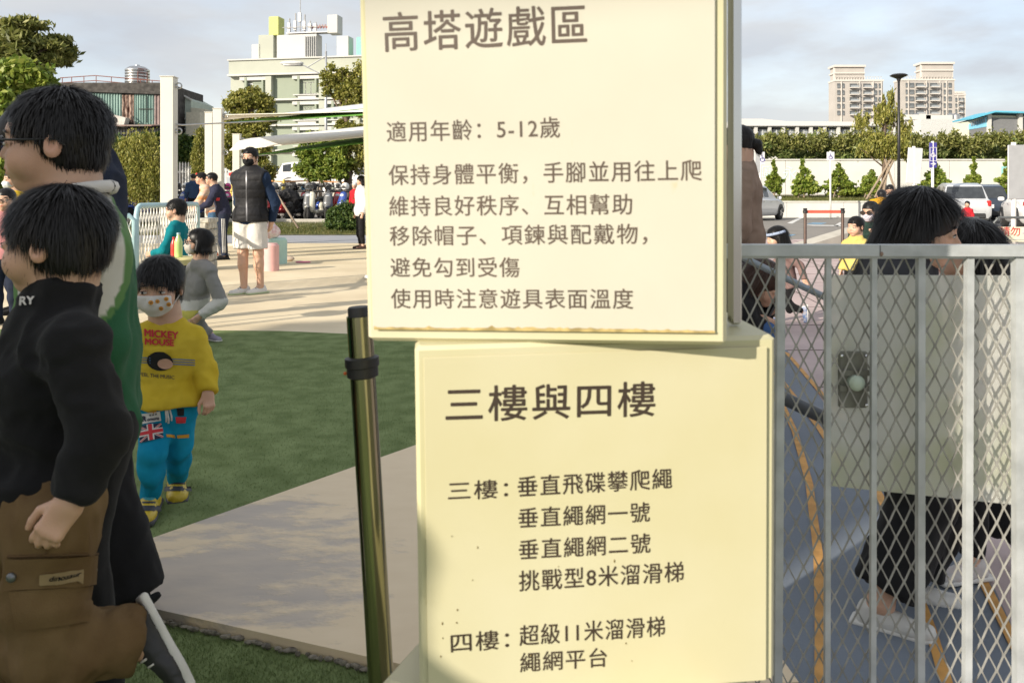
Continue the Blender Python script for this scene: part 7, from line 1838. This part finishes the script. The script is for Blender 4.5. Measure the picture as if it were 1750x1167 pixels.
HB = JB['H']; S_ = Sdf(); HB.e(S_, (0, .04, .70), (.38, .44, .34), .02); S_.plane(HB.pt(0, 0, .66), HB.M @ np.array((0, .1, -1.), np.float32)); HB.e(S_, (0, -.50, .66), (.26, .28, .03), .02)
co = smesh('cap', S_.mesh(.012), MBK, JB['root']); b = MB(); b.ball(HB.pt(.0, -.36, .88), .022, 8, 5); b.build('cap_badge', m_red, co)
# --- small far figures on the left
person('woman in yellow with a pale mask standing at the left edge behind the boys', pl(24, 8.3), R(-48), 1.46, hd=.145, hairstyle=('pony', 800), top=cloth('bright_yellow', (.62, .42, .03)), legs=(MNV), shoes=(MBK, MBK), mask=cloth('mask_pale', (.50, .55, .58)), res=.014, detail=.008)
person('small child with glasses half hidden at the left edge under the woman in yellow', pl(10, 7.6), R(8), 1.26, hd=.165, hairstyle=('short', 800), top=cloth('rose_cloth', (.45, .2, .2)), legs=(MNV), shoes=(MBK, MBK), glasses=GLS, res=.014, detail=.008)
person('figure in navy standing by the scooters next to the picket fence', (P(330, 333, 27.2).x, 27.2, .28), R(-150), 1.62, hairstyle=('short', 200), top=cloth('denim_navy', (.04, .07, .14)), legs=(MBK), shoes=(MBK, MBK), res=.022)
person('woman in a white top half hidden by the left edge of the sign', pl(617, 18.2), R(-60), 1.62, hairstyle=('long', 300), top=cloth('loose_white', (.66, .65, .66)), top_kw=dict(t=.03, hem=-.08, w=1.6), legs=(MBK, dict(t=.008, frac=.9)), shoes=(mat('brown_sandal', (.08, .04, .03), .6), MBK), res=.018)
person('walker in dark trousers and white trainers nearly all hidden behind the sign', pl(640, 11.6), R(-90), 1.68, hairstyle=('short', 0), top=MNV, legs=(MBK, dict(t=.014)), shoes=(mat('white_trainer', (.62, .61, .58), .5), MSOLE), res=.018, pose=dict(Lan=(.05, .24, .06), Lkn=(.05, .08, .28), Lto=(.05, .14, .0), Lwr=(.14, .0, .49)))
person('child in red with a white hat beside the scooters at the edge of the sign', (P(606, 333, 26.5).x, 26.5, .25), R(-30), 1.35, hd=.15, hairstyle=('short', 0), mat_hair=MW, top=cloth('red_cloth', (.45, .02, .03)), legs=(MBK), shoes=(MBK, MBK), res=.022)

# --- right side: woman in the beige hooded top
YC = 5.0
pc = dict(Lel=(.15, .0, .62), Lwr=(.06, -.13, .62), Rel=(-.15, .0, .62), Rwr=(-.04, -.13, .60))
JC = person('woman in a beige hooded top with a low bun just right of the sign', pl(1262, YC), R(-108), 1.62, hd=.135, pose=pc, head=(R(6), R(8), 0), hairstyle=('pony', 3000), top=cloth('beige_fleece', (.235, .170, .125), col2=(.285, .21, .16)), top_kw=dict(t=.030, hem=-.01, wr=.010, ws=8, name='hooded_top', w=1.35), legs=(cloth('charcoal_jeans', (.045, .045, .05)), dict(t=.012)), shoes=(MBK, MSOLE), res=.010, detail=.006)
S_ = Sdf(); S_.ell(JC['neck'] - JC['fw'] * .055 - JC['up'] * .015, (.12, .075, .065), Matrix.Rotation(R(-108), 3, 'Z'), .02); S_.ell(JC['neck'] + JC['up'] * .03, (.075, .085, .04), Matrix.Rotation(R(-108), 3, 'Z'), .03); smesh('hood', S_.mesh(.010, .006, 14), MATS['beige_fleece'], JC['shirt_obj'])
# --- woman crouching over a phone
YD = 4.1
pd = dict(pel=P(1262, 600, YD), chest=P(1262, 550, YD), neck=P(1272, 516, YD), chin=P(1287, 514, YD - .02), Lsh=P(1265, 532, YD + .13), Rsh=P(1262, 535, YD - .13), Lel=P(1290, 560, YD + .13), Rel=P(1285, 568, YD - .15), Lwr=P(1312, 530, YD + .03), Rwr=P(1300, 548, YD - .1), Lhd=P(1322, 522, YD + .0), Rhd=P(1318, 556, YD - .1),
          Lhip=P(1265, 605, YD + .07), Rhip=P(1262, 605, YD - .07), Lkn=P(1318, 568, YD + .1), Rkn=P(1308, 572, YD - .12), Lan=P(1280, 700, YD + .1), Ran=P(1275, 705, YD - .12))
JD = person('woman with long brown hair crouching in jeans and looking down at her phone', (P(1270, 333, YD).x, YD, 0), R(58), 1.5, hd=.14, pose=pd, head=(0, R(28), 0), hairstyle=('long', 4000), mat_hair=HAIRB, top=MBK, top_kw=dict(t=.016), legs=(cloth('blue_denim', (.03, .07, .18), col2=(.06, .12, .26)), dict(t=.014)), shoes=(MSOLE, MSOLE), res=.011, detail=.006)
ph = thing('phone', 'dark phone held by the crouching woman', 'phone', P(1318, 520, YD - .03), 0, None, 'thing'); b = MB(); b.box((0, 0, 0), (.012, .075, .15), M=Euler((0, R(35), R(20))).to_matrix(), bev=.003); b.build('phone_body', M_blk, ph)
# --- girl with a headband running
YE = 7.7
pe = dict(pel=P(1345, 487, YE), chest=P(1343, 455, YE), neck=P(1337, 426, YE), chin=P(1330, 424, YE), Lsh=P(1345, 436, YE - .09), Rsh=P(1340, 436, YE + .09), Lel=P(1368, 455, YE - .12), Lwr=P(1375, 478, YE - .14), Rel=P(1320, 455, YE + .1), Rwr=P(1308, 470, YE), Lhip=P(1348, 492, YE - .05), Rhip=P(1344, 492, YE + .05), Lkn=P(1342, 520, YE - .07), Lan=P(1372, 531, YE - .05), Lto=P(1372, 550, YE - .05), Rkn=P(1328, 520, YE + .05), Ran=P(1326, 543, YE + .05), Rto=P(1312, 553, YE))
JE = person('girl with a pale blue headband running away to the left, one trainer kicked up', (P(1343, 333, YE).x, YE, 0), R(-98), 1.0, hd=.20, pose=pe, head=(R(10), R(10), 0), hairstyle=('long', 2500), top=cloth('mauve_brown', (.20, .13, .12)), top_kw=dict(t=.014, hem=-.03), legs=(MBK, dict(t=.008, frac=.95)), shoes=(mat('blue_red_trainer', (.02, .15, .45), .6, col2=(.60, .58, .58), scale=22), MSOLE), res=.012, detail=.007)
HE = JE['H']; b = MB(); b.tube([HE.pt(.46 * math.sin(a), .05 - .50 * math.cos(a) * 1.02, .74 - .05 * math.cos(a)) for a in np.linspace(R(-120), R(120), 13)], .014, 8); b.build('headband', cloth('headband_blue', (.30, .36, .48)), JE['root'], True)
# --- small boy in pale yellow
person('small boy in a pale yellow jumper standing in front of the woman in sunglasses', pl(1463, 8.1), R(-40), 0.985, hd=.195, hairstyle=('short', 2500), head=(R(-15), R(5), 0), top=cloth('pale_yellow', (.52, .42, .13)), top_kw=dict(t=.016, wr=.006, collar=.45), legs=(MBK, dict(t=.012)), shoes=(MBK, MSOLE), res=.011, detail=.006)
# --- woman with sunglasses, seated low
sit = dict(pel=(0, .05, .24), chest=(0, .02, .42), neck=(0, -.01, .545), chin=(0, -.03, .565), Lsh=(.10, 0, .50), Rsh=(-.10, 0, .50), Lel=(.14, -.03, .36), Rel=(-.14, -.03, .36), Lwr=(.07, -.10, .44), Rwr=(-.08, -.18, .30), Lhd=(.05, -.11, .49), Lhip=(.05, .03, .23), Rhip=(-.05, .03, .23), Lkn=(.08, -.2, .27), Rkn=(-.08, -.2, .27), Lan=(.08, -.17, .045), Ran=(-.08, -.17, .045))
JF = person('woman in sunglasses, a mask and a dark green cardigan sitting low behind the small boy', pl(1490, 9.2), R(-38), 1.6, hd=.138, pose=sit, head=(R(-12), R(5), 0), hairstyle=('pony', 2500), top=cloth('dark_green_cardigan', (.018, .038, .030)), top_kw=dict(t=.02, wr=.007), legs=(MBK), shoes=(MBK, MBK), mask=cloth('mask_lilac', (.58, .54, .60)), glasses=(GLS[0], mat('dark_lens', (.03, .02, .015), .1)), res=.012, detail=.006)
for q in (-1, 1):
    b = MB(); b.tube([JF['neck'] + JF['rt'] * q * .05 + JF['fw'] * .06, JF['chest'] + JF['rt'] * q * .03 + JF['fw'] * .145 + JF['up'] * .08, JF['chest'] + JF['rt'] * q * .02 + JF['fw'] * .15 - JF['up'] * .05], .007, 5); b.build('cardigan_edging', cloth('edging_pink', (.50, .40, .38)), JF['shirt_obj'])
b = MB(); b.tube([JF['Lsh'] + Vector((0, -.02, .07)), JF['Lsh'] + JF['fw'] * .10 + Vector((0, 0, -.02)), JF['Lel'] + JF['fw'] * .10], .015, 6); o = b.build('bag_strap', cloth('strap_white', (.55, .52, .46)), JF['root'], True)
ds = thing('low_wall_seat', 'low concrete block the woman in sunglasses sits on', 'seat', pl(1495, 9.35), R(-22), None, 'thing'); b = MB(); b.box((0, .02, .13), (.9, .34, .26), bev=.02); b.build('block', M_kerb, ds)
person('person in an amber yellow shirt bending over, seen from behind', pl(1508, 15.4), R(160), 1.62, hairstyle=('crew', 500), top=cloth('amber_cloth', (.62, .32, .01)), top_kw=dict(t=.022), legs=(MNV), shoes=(MBK, MBK), res=.015, pose=dict(pel=(0, .10, .45), chest=(0, -.02, .58), neck=(0, -.10, .66), chin=(0, -.14, .665), Lsh=(.1, -.08, .635), Rsh=(-.1, -.08, .635), Lel=(.13, -.12, .50), Rel=(-.13, -.12, .50), Lwr=(.1, -.2, .42), Rwr=(-.1, -.2, .42), Lhip=(.05, .09, .43), Rhip=(-.05, .09, .43), Lkn=(.06, -.03, .25), Rkn=(-.06, -.03, .25), Lan=(.06, .03, .045), Ran=(-.06, .03, .045)))
person('person with short dark hair and a pale top standing beyond the amber shirt', pl(1521, 17.6), R(-10), 1.42, hd=.15, hairstyle=('short', 700), top=cloth('pale_grey_top', (.42, .44, .46)), legs=(MNV), shoes=(MBK, MBK), res=.015, detail=.009, head=(R(-15), R(20), 0))
person('small child in red by the back of the silver estate car', pl(1653, 23.5), R(-40), 1.02, hd=.18, hairstyle=('short', 400), top=cloth('red_cloth', (.45, .02, .03)), top_kw=dict(t=.02), legs=(MW), shoes=(MBK, MBK), res=.018)

# --- woman with long black hair, stooping, and the girl facing her
YG = 2.4
pg = dict(pel=P(1532, 690, YG), chest=P(1528, 545, YG), neck=P(1540, 468, YG), chin=P(1563, 449, YG - .02), Rsh=P(1535, 495, YG - .14), Lsh=P(1530, 490, YG + .14), Rel=P(1560, 600, YG - .17), Rwr=P(1620, 650, YG - .12), Lel=P(1560, 600, YG + .15), Lwr=P(1620, 650, YG + .1),
          Rhip=P(1535, 715, YG - .06), Lhip=P(1535, 715, YG + .07), Rkn=P(1575, 862, YG - .07), Ran=P(1502, 1031, YG - .13), Rto=P(1575, 1060, YG - .19), Lkn=P(1605, 850, YG + .05), Lan=P(1553, 990, YG + .03), Lto=P(1612, 1010, YG + .0))
JG = person('woman with long black hair and flared black trousers stooping behind the gate', (P(1535, 333, YG).x, YG, 0), R(60), 1.52, hd=.138, pose=pg, head=(R(2), R(12), 0), hairstyle=('long', 16000), top=cloth('charcoal_knit', (.035, .036, .04), bscale=200.), top_kw=dict(t=.022, hem=-.04, wr=.006, collar=.4), legs=(MBK, dict(t=.018, w=1.2, flare=.032, wr=.008, frac=.86)), shoek=.86, shoes=(mat('white_slip_on', (.58, .57, .54), .6), MSOLE), res=.009, detail=.0045)
YH_ = 2.62
ph_ = dict(pel=P(1672, 690, YH_), chest=P(1672, 590, YH_), neck=P(1665, 505, YH_), chin=P(1655, 487, YH_), Lsh=P(1680, 530, YH_ - .10), Rsh=P(1665, 530, YH_ + .11), Lel=P(1690, 610, YH_ - .12), Lwr=P(1660, 670, YH_ - .12), Rel=P(1665, 610, YH_ + .12), Rwr=P(1640, 670, YH_ + .1),
           Lhip=P(1675, 705, YH_ - .05), Rhip=P(1670, 705, YH_ + .05), Lkn=P(1664, 845, YH_ - .05), Lan=P(1660, 962, YH_ - .09), Lto=P(1600, 985, YH_ - .12), Rkn=P(1690, 860, YH_ + .1), Ran=P(1750, 930, YH_ + .0), Rto=P(1712, 985, YH_ - .02))
JH = person('girl with dark hair and a pink collar facing the stooping woman behind the gate', (P(1668, 333, YH_).x, YH_, 0), R(-98), 1.13, hd=.178, pose=ph_, head=(R(5), R(2), 0), hairstyle=('long', 9000), top=cloth('pink_cloth', (.50, .30, .36)), top_kw=dict(t=.016, wr=.006, collar=.35), legs=(MBK, dict(t=.010, wr=.004, frac=.9)), shoek=.98, shoes=(mat('grey_white_trainer', (.50, .50, .50), .6, col2=(.58, .50, .46), scale=20), MSOLE, MW), res=.009, detail=.0045)

# --- unseen adult, added to cast the shadow over the lower cube's corner
person('adult in a grey top standing outside the picture on the left of the viewpoint', (-1.93, -.3, 0), R(160), 1.74, hairstyle=('short', 300), top=m_gry, legs=(MNV), shoes=(MBK, MBK), res=.016)
